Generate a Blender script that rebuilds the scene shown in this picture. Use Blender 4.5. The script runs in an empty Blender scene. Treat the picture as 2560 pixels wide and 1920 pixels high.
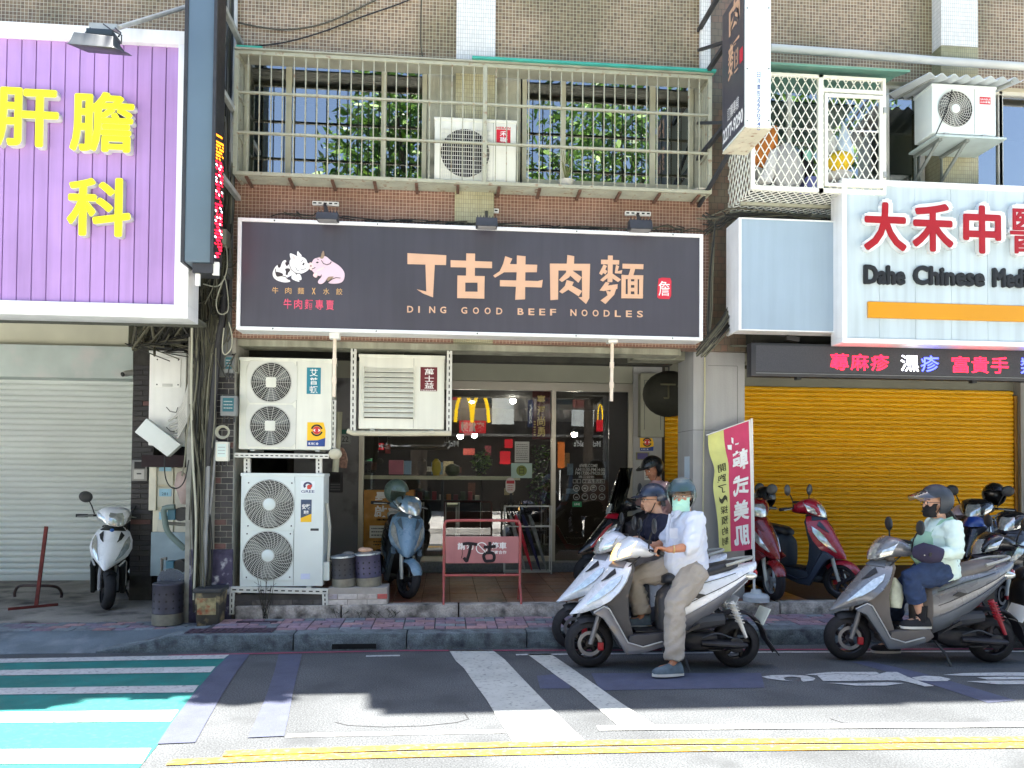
import bpy, bmesh, math, random
from mathutils import Vector, Matrix, Quaternion
from mathutils import noise as mnoise
random.seed(7)
PI = math.pi
SC = bpy.context.scene
COL = SC.collection
# ---------------------------------------------------------------- camera
F_PX, CAM_H = 1900.0, 1.65
YAW, PIT, ROLL = math.radians(5.0), math.radians(1.3), 0.008
PP_Y = 1180 - F_PX * math.tan(PIT)
_fw = Vector((math.sin(YAW) * math.cos(PIT), math.cos(YAW) * math.cos(PIT), math.sin(PIT)))
_r0 = Vector((math.cos(YAW), -math.sin(YAW), 0))
_u0 = _r0.cross(_fw)
RT = _r0 * math.cos(ROLL) + _u0 * math.sin(ROLL)
UP = _u0 * math.cos(ROLL) - _r0 * math.sin(ROLL)
cam = bpy.data.cameras.new('camera')
cam.sensor_width = 36.0
cam.lens = 36.0 * F_PX / 2560
cam.shift_y = (PP_Y - 960) / 2560
cam.clip_start = 0.05
cam.clip_end = 3000
co = bpy.data.objects.new('camera', cam)
COL.objects.link(co)
m = Matrix((RT, UP, -_fw)).transposed().to_4x4()
m.translation = (0, 0, CAM_H)
co.matrix_world = m
SC.camera = co
# ---------------------------------------------------------------- sky and sun
SUN_EL, SUN_AZ = math.radians(78.0), math.radians(-6.0)
w = bpy.data.worlds.new('World')
SC.world = w
w.use_nodes = True
_n = w.node_tree.nodes
_l = w.node_tree.links
_n.clear()
_sky = _n.new('ShaderNodeTexSky')
_sky.sky_type = 'NISHITA'
_sky.sun_disc = False
_sky.sun_elevation = SUN_EL
_sky.sun_rotation = SUN_AZ
_sky.air_density = 1.0
_sky.dust_density = 1.5
_bg = _n.new('ShaderNodeBackground')
_bg.inputs['Strength'].default_value = 0.085
_wo = _n.new('ShaderNodeOutputWorld')
_l.new(_sky.outputs[0], _bg.inputs[0])
_l.new(_bg.outputs[0], _wo.inputs[0])
sl = bpy.data.lights.new('sun', 'SUN')
sl.energy = 5.0
sl.angle = math.radians(0.5)
sl.color = (1.0, 0.96, 0.88)
so = bpy.data.objects.new('sun', sl)
COL.objects.link(so)
_sd = Vector((math.sin(SUN_AZ) * math.cos(SUN_EL), math.cos(SUN_AZ) * math.cos(SUN_EL), math.sin(SUN_EL)))
so.rotation_euler = _sd.to_track_quat('Z', 'Y').to_euler()
SC.view_settings.view_transform = 'Standard'
SC.view_settings.look = 'None'
SC.view_settings.exposure = 2.58
SC.view_settings.gamma = 1.0
SC.view_settings.use_curve_mapping = False
SC.cycles.max_bounces = 8
SC.cycles.diffuse_bounces = 4
SC.cycles.glossy_bounces = 4
SC.cycles.transparent_max_bounces = 12
SC.cycles.caustics_reflective = False
SC.cycles.caustics_refractive = False
SC.cycles.use_denoising = True
SC.cycles.sample_clamp_indirect = 6.0
# ---------------------------------------------------------------- measuring helpers (real distances -> places)
def _ray(px, py):
 return _fw + RT * ((px - 1280) / F_PX) - UP * ((py - PP_Y) / F_PX)
def U(px, py, Y):
 d = _ray(px, py)
 return Vector((0, 0, CAM_H)) + d * (Y / d.y)
def G(px, py, z=0.0):
 d = _ray(px, py)
 return Vector((0, 0, CAM_H)) + d * ((z - CAM_H) / d.z)
def RC(px0, py0, px1, py1, Y):
 mx, my = (px0 + px1) / 2, (py0 + py1) / 2
 return U(px0, my, Y).x, U(px1, my, Y).x, U(mx, py1, Y).z, U(mx, py0, Y).z
def lin(v):
 v /= 255.0
 return v / 12.92 if v <= 0.04045 else ((v + 0.055) / 1.055) ** 2.4
def c8(r, g, b):
 return (lin(r), lin(g), lin(b), 1.0)
# ---------------------------------------------------------------- materials
MATS = {}
def mat(name, col, rough=0.6, metal=0.0, var=0.12, vs=5.0, bump=0.0, bs=60.0, spec=0.5, emit=0.0, coat=0.0, streak=0.0, fine=0.0, dirt=None, dirt_amt=0.0, dirt_s=3.0, rnd=0.0):
 if name in MATS:
  return MATS[name]
 if max(col[:3]) > 1.001:
  col = c8(*col[:3])
 else:
  col = (col[0], col[1], col[2], 1.0)
 mt = bpy.data.materials.new(name)
 mt.use_nodes = True
 nt = mt.node_tree
 N, L = nt.nodes, nt.links
 bs_ = N['Principled BSDF']
 bs_.inputs['Roughness'].default_value = rough
 bs_.inputs['Metallic'].default_value = metal
 bs_.inputs['Specular IOR Level'].default_value = spec
 bs_.inputs['Coat Weight'].default_value = coat
 bs_.inputs['Coat Roughness'].default_value = 0.06
 tc = N.new('ShaderNodeNewGeometry')
 cur = None
 def mixmul(a, b_from, lo, hi, t0=0.3, t1=0.7):
  r = N.new('ShaderNodeMapRange')
  r.inputs[1].default_value, r.inputs[2].default_value = t0, t1
  r.inputs[3].default_value, r.inputs[4].default_value = lo, hi
  L.new(b_from, r.inputs[0])
  mx = N.new('ShaderNodeMix')
  mx.data_type = 'RGBA'
  mx.blend_type = 'MULTIPLY'
  mx.inputs[0].default_value = 1.0
  if a is None:
   mx.inputs[6].default_value = col
  else:
   L.new(a, mx.inputs[6])
  L.new(r.outputs[0], mx.inputs[7])
  return mx.outputs[2]
 def noise(scale, detail=4.0, stretch=None):
  n = N.new('ShaderNodeTexNoise')
  n.inputs['Scale'].default_value = scale
  n.inputs['Detail'].default_value = detail
  if stretch:
   mp = N.new('ShaderNodeMapping')
   mp.inputs['Scale'].default_value = stretch
   L.new(tc.outputs['Position'], mp.inputs[0])
   L.new(mp.outputs[0], n.inputs['Vector'])
  else:
   L.new(tc.outputs['Position'], n.inputs['Vector'])
  return n.outputs[0]
 if var:
  cur = mixmul(cur, noise(vs), 1 - var, 1 + var)
 if rnd:
  oi = N.new('ShaderNodeObjectInfo')
  cur = mixmul(cur, oi.outputs['Random'], 1 - rnd, 1 + rnd, 0.0, 1.0)
 if fine:
  cur = mixmul(cur, noise(bs * 1.7, 2.0), 1 - fine, 1 + fine)
 if streak:
  cur = mixmul(cur, noise(1.0, 5.0, (14, 14, 0.8)), 1 - streak, 1.0, 0.35, 0.6)
 if dirt is not None and dirt_amt:
  r = N.new('ShaderNodeMapRange')
  r.inputs[1].default_value, r.inputs[2].default_value = 0.62 - dirt_amt * 0.3, 0.72
  L.new(noise(dirt_s, 8.0), r.inputs[0])
  mx = N.new('ShaderNodeMix')
  mx.data_type = 'RGBA'
  L.new(r.outputs[0], mx.inputs[0])
  if cur is None:
   mx.inputs[6].default_value = col
  else:
   L.new(cur, mx.inputs[6])
  mx.inputs[7].default_value = c8(*dirt)
  cur = mx.outputs[2]
 if cur is None:
  bs_.inputs['Base Color'].default_value = col
 else:
  L.new(cur, bs_.inputs['Base Color'])
 if rough > 0.12 and metal < 0.9 and var:
  r = N.new('ShaderNodeMapRange')
  r.inputs[3].default_value, r.inputs[4].default_value = max(0.03, rough - 0.12), min(1, rough + 0.12)
  L.new(noise(vs * 3.1), r.inputs[0])
  L.new(r.outputs[0], bs_.inputs['Roughness'])
 if bump:
  b = N.new('ShaderNodeBump')
  b.inputs['Strength'].default_value = bump
  b.inputs['Distance'].default_value = 0.01
  L.new(noise(bs, 5.0), b.inputs['Height'])
  L.new(b.outputs[0], bs_.inputs['Normal'])
 if emit:
  bs_.inputs['Emission Color'].default_value = col
  bs_.inputs['Emission Strength'].default_value = emit
 MATS[name] = mt
 return mt
def glass_mat(name, tint=(0.85, 0.9, 0.88), refl=1.0, ior=1.5, rough=0.0):
 if name in MATS:
  return MATS[name]
 mt = bpy.data.materials.new(name)
 mt.use_nodes = True
 N, L = mt.node_tree.nodes, mt.node_tree.links
 N.clear()
 o = N.new('ShaderNodeOutputMaterial')
 mx = N.new('ShaderNodeMixShader')
 t = N.new('ShaderNodeBsdfTransparent')
 t.inputs[0].default_value = (*tint, 1)
 g = N.new('ShaderNodeBsdfGlossy')
 g.inputs['Roughness'].default_value = rough
 f = N.new('ShaderNodeFresnel')
 f.inputs[0].default_value = ior
 mu = N.new('ShaderNodeMath')
 mu.operation = 'MULTIPLY'
 mu.use_clamp = True
 mu.inputs[1].default_value = refl
 ge = N.new('ShaderNodeNewGeometry')
 fr = N.new('ShaderNodeMath')
 fr.operation = 'SUBTRACT'
 fr.inputs[0].default_value = 1.0
 L.new(ge.outputs['Backfacing'], fr.inputs[1])
 fm = N.new('ShaderNodeMath')
 fm.operation = 'MULTIPLY'
 L.new(f.outputs[0], fm.inputs[0])
 L.new(fr.outputs[0], fm.inputs[1])
 L.new(fm.outputs[0], mu.inputs[0])
 L.new(mu.outputs[0], mx.inputs[0])
 L.new(t.outputs[0], mx.inputs[1])
 L.new(g.outputs[0], mx.inputs[2])
 L.new(mx.outputs[0], o.inputs[0])
 MATS[name] = mt
 return mt
def tile_mat(name, c1, c2, mortar, tw, th, gap, offset=0.0, stain=None, stain_amt=0.35, rough=0.45):
 if name in MATS:
  return MATS[name]
 mt = bpy.data.materials.new(name)
 mt.use_nodes = True
 N, L = mt.node_tree.nodes, mt.node_tree.links
 b = N['Principled BSDF']
 tc = N.new('ShaderNodeTexCoord')
 s = N.new('ShaderNodeSeparateXYZ')
 L.new(tc.outputs['Object'], s.inputs[0])
 ad = N.new('ShaderNodeMath')
 L.new(s.outputs[0], ad.inputs[0])
 L.new(s.outputs[1], ad.inputs[1])
 cb = N.new('ShaderNodeCombineXYZ')
 L.new(ad.outputs[0], cb.inputs[0])
 L.new(s.outputs[2], cb.inputs[1])
 # hand-set tiles: waver the grid a little
 nz = N.new('ShaderNodeTexNoise')
 nz.inputs['Scale'].default_value = 9.0
 L.new(tc.outputs['Object'], nz.inputs['Vector'])
 vm = N.new('ShaderNodeVectorMath')
 vm.operation = 'SCALE'
 vm.inputs['Scale'].default_value = gap * 1.2
 L.new(nz.outputs['Color'], vm.inputs[0])
 va = N.new('ShaderNodeVectorMath')
 L.new(cb.outputs[0], va.inputs[0])
 L.new(vm.outputs[0], va.inputs[1])
 br = N.new('ShaderNodeTexBrick')
 br.offset = offset
 br.offset_frequency = 2
 br.squash = 1.0
 br.inputs['Color1'].default_value = c8(*c1)
 br.inputs['Color2'].default_value = c8(*c2)
 br.inputs['Mortar'].default_value = c8(*mortar)
 br.inputs['Scale'].default_value = 1.0
 br.inputs['Mortar Size'].default_value = gap / 2
 br.inputs['Mortar Smooth'].default_value = 0.2
 br.inputs['Bias'].default_value = 0.0
 br.inputs['Brick Width'].default_value = tw
 br.inputs['Row Height'].default_value = th
 L.new(va.outputs[0], br.inputs['Vector'])
 n2 = N.new('ShaderNodeTexNoise')
 n2.inputs['Scale'].default_value = 1.1
 n2.inputs['Detail'].default_value = 7.0
 L.new(tc.outputs['Object'], n2.inputs['Vector'])
 mr = N.new('ShaderNodeMapRange')
 mr.inputs[1].default_value, mr.inputs[2].default_value = 0.42, 0.62
 mr.inputs[4].default_value = stain_amt
 L.new(n2.outputs[0], mr.inputs[0])
 mx = N.new('ShaderNodeMix')
 mx.data_type = 'RGBA'
 mx.blend_type = 'MULTIPLY'
 L.new(mr.outputs[0], mx.inputs[0])
 L.new(br.outputs[0], mx.inputs[6])
 mx.inputs[7].default_value = c8(*(stain or (150, 160, 130)))
 L.new(mx.outputs[2], b.inputs['Base Color'])
 b.inputs['Roughness'].default_value = rough
 bp = N.new('ShaderNodeBump')
 bp.inputs['Strength'].default_value = 0.5
 bp.inputs['Distance'].default_value = 0.003
 bp.invert = True
 L.new(br.outputs[1], bp.inputs['Height'])
 L.new(bp.outputs[0], b.inputs['Normal'])
 MATS[name] = mt
 return mt
# ---------------------------------------------------------------- objects
def tag(o, label=None, cat=None, group=None, kind=None):
 if label: o['label'] = label
 if cat: o['category'] = cat
 if group: o['group'] = group
 if kind: o['kind'] = kind
 return o
def thing(name, label, cat, loc=(0, 0, 0), rotz=0.0, group=None, local=False, tilt=0.0):
 o = bpy.data.objects.new(name, None)
 COL.objects.link(o)
 o.empty_display_size = 0.1
 o.location = loc
 o.rotation_euler = (tilt, 0, rotz)
 tag(o, label, cat, group)
 if not local:
  o['_w'] = 1
 return o
def attach(o, parent):
 if parent is None:
  return o
 o.parent = parent
 if parent.get('_w'):
  o.matrix_parent_inverse = Matrix.Translation(-Vector(parent.location))
 return o
class B:
 """collects shapes, then links them as ONE mesh object"""
 def __init__(self):
  self.v, self.f, self.m = [], [], []
  self.cm = 0
  self.bev = 0.0
  self.T = None
 def _add(self, vs, fs):
  o = len(self.v)
  if self.T is not None:
   vs = [self.T @ Vector(p) for p in vs]
  self.v.extend(Vector(p) for p in vs)
  self.f.extend([i + o for i in f] for f in fs)
  self.m.extend([self.cm] * len(fs))
  return self
 def mi(self, i):
  self.cm = i
  return self
 def box(self, x0, x1, y0, y1, z0, z1):
  if x0 > x1: x0, x1 = x1, x0
  if y0 > y1: y0, y1 = y1, y0
  if z0 > z1: z0, z1 = z1, z0
  v = [(x, y, z) for x in (x0, x1) for y in (y0, y1) for z in (z0, z1)]
  return self._add(v, [(0, 1, 3, 2), (4, 6, 7, 5), (0, 4, 5, 1), (2, 3, 7, 6), (0, 2, 6, 4), (1, 5, 7, 3)])
 def bar(self, a, b, w, h=None, up=(0, 0, 1)):
  a, b = Vector(a), Vector(b)
  h = h or w
  d = (b - a).normalized()
  up = Vector(up)
  s = d.cross(up)
  if s.length < 1e-4:
   s = d.cross(Vector((1, 0, 0)))
  s.normalize()
  u = s.cross(d)
  v = []
  for p in (a, b):
   for i, j in ((-1, -1), (1, -1), (1, 1), (-1, 1)):
    v.append(p + s * (i * w / 2) + u * (j * h / 2))
  return self._add(v, [(0, 3, 2, 1), (4, 5, 6, 7), (0, 1, 5, 4), (1, 2, 6, 5), (2, 3, 7, 6), (3, 0, 4, 7)])
 def quad(self, a, b, c, d):
  return self._add([a, b, c, d], [(0, 1, 2, 3)])
 def prism(self, poly, axis, a, b):
  """polygon of 2-D points swept along an axis: 'y' -> points (x, z); 'x' -> (y, z); 'z' -> (x, y)"""
  n = len(poly)
  def P(p, t):
   return {'y': (p[0], t, p[1]), 'x': (t, p[0], p[1]), 'z': (p[0], p[1], t)}[axis]
  area = sum(poly[i][0] * poly[(i + 1) % n][1] - poly[(i + 1) % n][0] * poly[i][1] for i in range(n))
  if area < 0:
   poly = poly[::-1]
  v = [P(p, a) for p in poly] + [P(p, b) for p in poly]
  lo, hi = list(range(n)), list(range(n, 2 * n))
  fs = [lo, hi[::-1]] + [(i, i + n, (i + 1) % n + n, (i + 1) % n) for i in range(n)]
  return self._add(v, fs)
 def rings(self, rings, cap=True, close=True):
  n = len(rings[0])
  v = [p for r in rings for p in r]
  fs = []
  for i in range(len(rings) - 1):
   for j in range(n if close else n - 1):
    k = (j + 1) % n
    fs.append((i * n + j, i * n + k, (i + 1) * n + k, (i + 1) * n + j))
  if cap:
   fs.append(list(range(n))[::-1])
   fs.append([(len(rings) - 1) * n + j for j in range(n)])
  return self._add(v, fs)
 def tube(self, pts, r, seg=8, cap=True, up=None, sq=2.0):
  pts = [Vector(p) for p in pts]
  n = len(pts)
  if not isinstance(r, (list, tuple)):
   r = [r] * n
  tang = []
  for i in range(n):
   d = pts[min(i + 1, n - 1)] - pts[max(i - 1, 0)]
   tang.append(d.normalized() if d.length > 1e-9 else Vector((0, 0, 1)))
  if up is None:
   a = Vector((0, 0, 1)) if abs(tang[0].z) < 0.9 else Vector((0, 1, 0))
  else:
   a = Vector(up)
  s = tang[0].cross(a).normalized()
  rings = []
  for i in range(n):
   if up is not None:
    s2 = tang[i].cross(a)
    if s2.length > 1e-3: s = s2.normalized()
   elif i:
    q = tang[i - 1].rotation_difference(tang[i])
    s = q @ s
   u = s.cross(tang[i]).normalized()
   ra, rb = r[i] if isinstance(r[i], (list, tuple)) else (r[i], r[i])
   ring = []
   for k in range(seg):
    t = 2 * PI * k / seg
    ct, st = math.cos(t), math.sin(t)
    if sq != 2.0:
     ct = math.copysign(abs(ct) ** (2 / sq), ct)
     st = math.copysign(abs(st) ** (2 / sq), st)
    ring.append(pts[i] + s * (ct * ra) + u * (st * rb))
   rings.append(ring)
  return self.rings(rings, cap)
 def cyl(self, a, b, r, seg=16, r2=None):
  return self.tube([a, b], [r, r if r2 is None else r2], seg)
 def lathe(self, prof, o=(0, 0, 0), seg=24, axis='z', cap=False):
  """prof: (radius, height) pairs"""
  o = Vector(o)
  rings = []
  for r, h in prof:
   ring = []
   for k in range(seg):
    t = 2 * PI * k / seg
    a, b_ = r * math.cos(t), r * math.sin(t)
    ring.append(o + Vector({'z': (a, b_, h), 'y': (b_, h, a), 'x': (h, a, b_)}[axis]))
   rings.append(ring)
  return self.rings(rings, cap)
 def ball(self, c, r, seg=12, rows=8):
  c = Vector(c)
  r = r if isinstance(r, (list, tuple)) else (r, r, r)
  v = [c + Vector((0, 0, r[2]))]
  for i in range(1, rows):
   a = PI * i / rows
   for k in range(seg):
    t = 2 * PI * k / seg
    v.append(c + Vector((r[0] * math.sin(a) * math.cos(t), r[1] * math.sin(a) * math.sin(t), r[2] * math.cos(a))))
  v.append(c - Vector((0, 0, r[2])))
  fs = [(0, 1 + k, 1 + (k + 1) % seg) for k in range(seg)]
  for i in range(rows - 2):
   o = 1 + i * seg
   for k in range(seg):
    k2 = (k + 1) % seg
    fs.append((o + k, o + seg + k, o + seg + k2, o + k2))
  o = 1 + (rows - 2) * seg
  fs += [(len(v) - 1, o + (k + 1) % seg, o + k) for k in range(seg)]
  return self._add(v, fs)
 def grid(self, rows, thick=0.0):
  """rows of points -> sheet (both sides if thick, along -normal by simple offset later)"""
  n = len(rows[0])
  v = [p for r in rows for p in r]
  fs = [(i * n + j, i * n + j + 1, (i + 1) * n + j + 1, (i + 1) * n + j) for i in range(len(rows) - 1) for j in range(n - 1)]
  return self._add(v, fs)
 def mesh(self, name, mats, smooth=35.0, bev=None, solid=0.0, sub=0):
  me = bpy.data.meshes.new(name)
  bm = bmesh.new()
  vs = [bm.verts.new(p) for p in self.v]
  for f, mi_ in zip(self.f, self.m):
   try:
    fc = bm.faces.new([vs[i] for i in f])
    fc.material_index = mi_
   except ValueError:
    pass
  if solid:
   bmesh.ops.recalc_face_normals(bm, faces=bm.faces)
   bmesh.ops.solidify(bm, geom=bm.faces[:], thickness=solid)
  bmesh.ops.recalc_face_normals(bm, faces=bm.faces)
  bv = self.bev if bev is None else bev
  if bv:
   es = [e for e in bm.edges if len(e.link_faces) == 2 and e.calc_face_angle(0) > 0.6]
   bmesh.ops.bevel(bm, geom=es, offset=bv, segments=1 if bv < 0.004 else 2, affect='EDGES', profile=0.6, clamp_overlap=True)
  bm.to_mesh(me)
  bm.free()
  for m_ in (mats if isinstance(mats, (list, tuple)) else [mats]):
   me.materials.append(m_)
  if smooth:
   me.polygons.foreach_set('use_smooth', [True] * len(me.polygons))
   me.set_sharp_from_angle(angle=math.radians(smooth))
  return me
 def ob(self, name, mats, parent=None, label=None, cat=None, group=None, kind=None, smooth=35.0, bev=None, solid=0.0, sub=0):
  me = self.mesh(name, mats, smooth, bev, solid)
  o = bpy.data.objects.new(name, me)
  COL.objects.link(o)
  if sub:
   md = o.modifiers.new('sub', 'SUBSURF')
   md.levels = md.render_levels = sub
  tag(o, label, cat, group, kind)
  return attach(o, parent)
def inst(name, me, parent, M=None, loc=None):
 """another object that shares a mesh"""
 o = bpy.data.objects.new(name, me)
 COL.objects.link(o)
 attach(o, parent)
 if M is not None:
  o.matrix_basis = M
 elif loc is not None:
  o.location = loc
 return o
# ---------------------------------------------------------------- lettering (bundled typeface, turned into meshes)
def glyphs(body, bold=0.0, depth=0.0, cw=None, vertical=False, gap=1.0):
 c = bpy.data.curves.new('g', 'FONT')
 c.body = body
 c.offset = bold
 c.extrude = depth
 c.resolution_u = 3
 if cw: c.space_character = cw
 if vertical:
  c.body = '\n'.join(body)
  c.space_line = gap
  c.align_x = 'CENTER'
 o = bpy.data.objects.new('g', c)
 COL.objects.link(o)
 dg = bpy.context.evaluated_depsgraph_get()
 me = bpy.data.meshes.new_from_object(o.evaluated_get(dg))
 bpy.data.objects.remove(o)
 bpy.data.curves.remove(c)
 return me
def fatten(me, r, n=8):
 """heavier strokes: the same glyph laid again a little to every side"""
 one = me.copy()
 base = [v.co.copy() for v in one.vertices]
 bm = bmesh.new()
 for k in range(n + 1):
  o = Vector((0, 0, 0)) if k == n else Vector((math.cos(2 * PI * k / n) * r, 0, math.sin(2 * PI * k / n) * r))
  for v, c in zip(one.vertices, base):
   v.co = c + o - Vector((0, .0005 * (k + 1), 0))
  bm.from_mesh(one)
 bm.to_mesh(me)
 bm.free()
 bpy.data.meshes.remove(one)
def text(body, x0, x1, z0, z1, Y, mt, parent, name='lettering', bold=0.0, depth=0.0, side=None, cw=None, vertical=False, mirror=False, M=None, gap=1.0, fat=0.0):
 """lettering stretched into a rectangle facing the street (or by M: rectangle plane -> place)"""
 me = glyphs(body, bold, depth, cw, vertical, gap)
 xs = [v.co.x for v in me.vertices]
 ys = [v.co.y for v in me.vertices]
 if not xs:
  return None
 ax, bx, ay, by = min(xs), max(xs), min(ys), max(ys)
 for v in me.vertices:
  u = (v.co.x - ax) / max(bx - ax, 1e-6)
  t = (v.co.y - ay) / max(by - ay, 1e-6)
  if mirror: u = 1 - u
  p = Vector((x0 + (x1 - x0) * u, Y - v.co.z, z0 + (z1 - z0) * t))
  v.co = M @ Vector((p.x, p.z, v.co.z)) if M is not None else p
 me.materials.clear()
 me.materials.append(mt)
 if side is not None:
  me.materials.append(side)
  for p in me.polygons:
   p.material_index = 0 if p.normal.z > 0.8 else 1
  me.update()
  for p in me.polygons:
   p.material_index = 0 if abs(p.normal.y) > 0.8 else 1
 if fat: fatten(me, fat)
 o = bpy.data.objects.new(name, me)
 COL.objects.link(o)
 me.name = name
 return attach(o, parent)
def strokes(polys, Y, mt, parent, name='letter', depth=0.004):
 """hand-cut sign lettering: each stroke a thin plate, laid one a hair above the other"""
 b = B()
 for i, p in enumerate(polys):
  b.prism([(q.x, q.z) for q in p], 'y', Y, Y - depth - 0.0004 * i)
 return b.ob(name, mt, parent, smooth=0)
# ================================================================ materials in common use
M_ASPH = mat("asphalt", (0.082, 0.087, 0.092), 0.9, var=0.2, vs=1.3, bump=0.6, bs=58, fine=0.5, dirt=(66, 68, 70), dirt_amt=.22, dirt_s=1.7, spec=0.2)
M_CONC = mat('concrete', (120, 118, 112), 0.85, var=0.22, vs=3, bump=0.3, bs=70, fine=0.15, dirt=(60, 58, 55), dirt_amt=0.3)
M_KERB = mat('kerb_stone', (98, 108, 112), 0.9, var=0.35, vs=7, bump=0.7, bs=55, fine=0.3, dirt=(58, 58, 66), dirt_amt=0.4, dirt_s=9)
M_WPAINT = mat('road_white', (0.42, 0.43, 0.43), 0.7, var=0.1, vs=6, bump=0.25, bs=130, fine=0.12, dirt=(112, 114, 118), dirt_amt=0.3, dirt_s=34)
M_CREAM = mat('road_cream', (0.44, 0.45, 0.42), 0.7, var=0.12, vs=4, bump=0.25, bs=130, fine=0.1, dirt=(120, 122, 122), dirt_amt=0.25, dirt_s=28)
M_GREEN = mat('road_green', (0.003, 0.14, 0.13), 0.7, var=0.2, vs=3, bump=0.25, bs=130, fine=0.15, dirt=(40, 96, 94), dirt_amt=0.3, dirt_s=26)
M_YPAINT = mat('road_yellow', (0.42, 0.235, 0.012), 0.7, var=0.12, vs=9, bump=0.25, bs=130, fine=0.15, dirt=(120, 112, 90), dirt_amt=0.4, dirt_s=26)
M_BLUEP = mat('road_covered', (0.062, 0.070, 0.115), 0.85, var=0.15, vs=4, bump=0.4, bs=130, fine=0.18)
M_REDP = mat('road_red', (130, 60, 80), 0.8, var=0.2, vs=9, fine=0.2, bs=90)
M_TILE = tile_mat('mosaic_brown', (108, 86, 64), (142, 118, 90), (202, 194, 168), 0.0365, 0.0365, 0.0048, stain=(150, 168, 130), stain_amt=0.5)
M_TILE2 = tile_mat('mosaic_red', (118, 84, 68), (136, 100, 82), (190, 170, 150), 0.0365, 0.0365, 0.0048, stain=(160, 150, 130), stain_amt=0.4)
M_TILEW = tile_mat('mosaic_white', (226, 226, 222), (214, 214, 210), (150, 150, 146), 0.024, 0.045, 0.003, stain=(200, 200, 190), stain_amt=0.25)
M_TILEC = tile_mat('mosaic_cream', (176, 172, 140), (166, 160, 128), (110, 108, 90), 0.024, 0.045, 0.003, stain=(140, 150, 110), stain_amt=0.5)
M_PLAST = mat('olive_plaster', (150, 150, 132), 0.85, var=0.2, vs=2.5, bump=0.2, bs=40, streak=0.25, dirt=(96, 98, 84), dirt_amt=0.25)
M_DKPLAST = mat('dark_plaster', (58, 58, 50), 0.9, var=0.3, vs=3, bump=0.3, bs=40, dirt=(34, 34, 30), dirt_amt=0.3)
M_GREYP = mat('grey_paint', (160, 160, 158), 0.8, var=0.07, vs=1.6, bump=0.15, bs=50, streak=0.08)
M_BLACK = mat('black_rubber', (22, 22, 25), 0.65, var=0.2, vs=14)
M_DARK = mat('dark_metal', (48, 49, 52), 0.55, var=0.2, vs=10)
M_WHITE = mat('white_metal', (226, 226, 220), 0.4, var=0.05, vs=3, streak=0.06)
M_STEEL = mat('steel', (170, 172, 172), 0.3, metal=0.9, var=0.1)
M_CHROME = mat('chrome', (205, 205, 205), 0.12, metal=1.0, var=0)
M_GALV = mat('galvanised', (176, 178, 172), 0.5, metal=0.4, var=0.15, vs=9, streak=0.15)
M_GLASS = glass_mat('shop_glass', (0.93, 0.95, 0.94), refl=4.0)
M_WINGLASS = glass_mat('window_glass', (0.65, 0.72, 0.70), refl=9)
M_WOODDK = mat('dark_brown', (52, 36, 28), 0.6, var=0.25, vs=8)
# ================================================================ ground, road and its paint
def sheet(name, pts, z, mt, parent=None, kind=None):
 b = B()
 b._add([(p.x, p.y, z) for p in pts], [list(range(len(pts)))])
 o = b.ob(name, mt, parent, kind=kind, smooth=0)
 return o
V = Vector
sheet('ground', [V((-900, -900, 0)), V((900, -900, 0)), V((900, 900, 0)), V((-900, 900, 0))], -0.03, M_CONC, kind='structure')
KY, KH = 7.13, 0.15            # kerb line and kerb height
AY, AZ = 7.92, 0.27            # arcade edge and arcade floor
SY = 10.62                     # shop glass
road = sheet('road', [V((-80, 1.0, 0)), V((80, 1.0, 0)), V((80, KY + .02, 0)), V((-80, KY + .02, 0))], 0.0, M_ASPH, kind='structure')
lane2 = sheet('bounce_lane', [V((-80, 1.0, 0)), V((80, 1.0, 0)), V((80, 3.9, 0)), V((-80, 3.9, 0))], 0.004, mat('bounce_pale', (0.36, 0.355, 0.34), .9, var=.15, vs=2, bump=.4, bs=60), kind='structure')  # pale sheet added out of view to bounce sunlight into the arcade
ob_ = B()
ob_.box(-80, 80, -8.0, 0.98, -0.02, 0.14)
ob_.ob('far_pavement', mat('pale_paving', (0.6, 0.59, 0.56), .85, var=.15, vs=3, bump=.3), kind='structure')
def paint(name, px, z, mt):
 return sheet(name, [G(x, y, 0) for x, y in px], z, mt, road)
paint('green_crossing_ground', [(-330, 1655), (575, 1637), (345, 1925), (290, 1985), (-330, 1990)], 0.004, M_GREEN)
for i, (l0, l1, r0, r1) in enumerate([((-330, 1655), (-330, 1665.5), (573, 1638.6), (560, 1648.6)), ((-330, 1683), (-330, 1696), (539, 1668.3), (526, 1683)),
  ((-330, 1727), (-330, 1743), (497, 1715.6), (483, 1733.4)), ((-330, 1787), (-330, 1813), (447, 1777.8), (427, 1806)), ((-330, 1879), (-330, 1914), (378, 1873.7), (356, 1911.7))]):
 paint('crossing_stripe', [l0, r0, r1, l1], 0.008, M_WPAINT if i < 3 else M_CREAM)
paint('covered_stripe', [(575, 1637.5), (625, 1636.5), (592, 1680), (556, 1737), (520, 1800), (488, 1858), (393, 1862), (430, 1806), (486, 1733), (540, 1670)], 0.006, M_BLUEP)
paint('covered_stripe', [(697, 1637), (755, 1636.5), (742, 1690), (731, 1740), (722, 1790), (710, 1842), (620, 1846), (646, 1790), (666, 1740), (684, 1686)], 0.006, M_BLUEP)
paint('stop_stripe', [(1122, 1626), (1230, 1625.5), (1262, 1650), (1290, 1680), (1330, 1722), (1370, 1763), (1414, 1808), (1461, 1852), (1284, 1859), (1264, 1828), (1240, 1790), (1216, 1750), (1186, 1710), (1160, 1672), (1140, 1654)], 0.005, M_CREAM)
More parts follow.
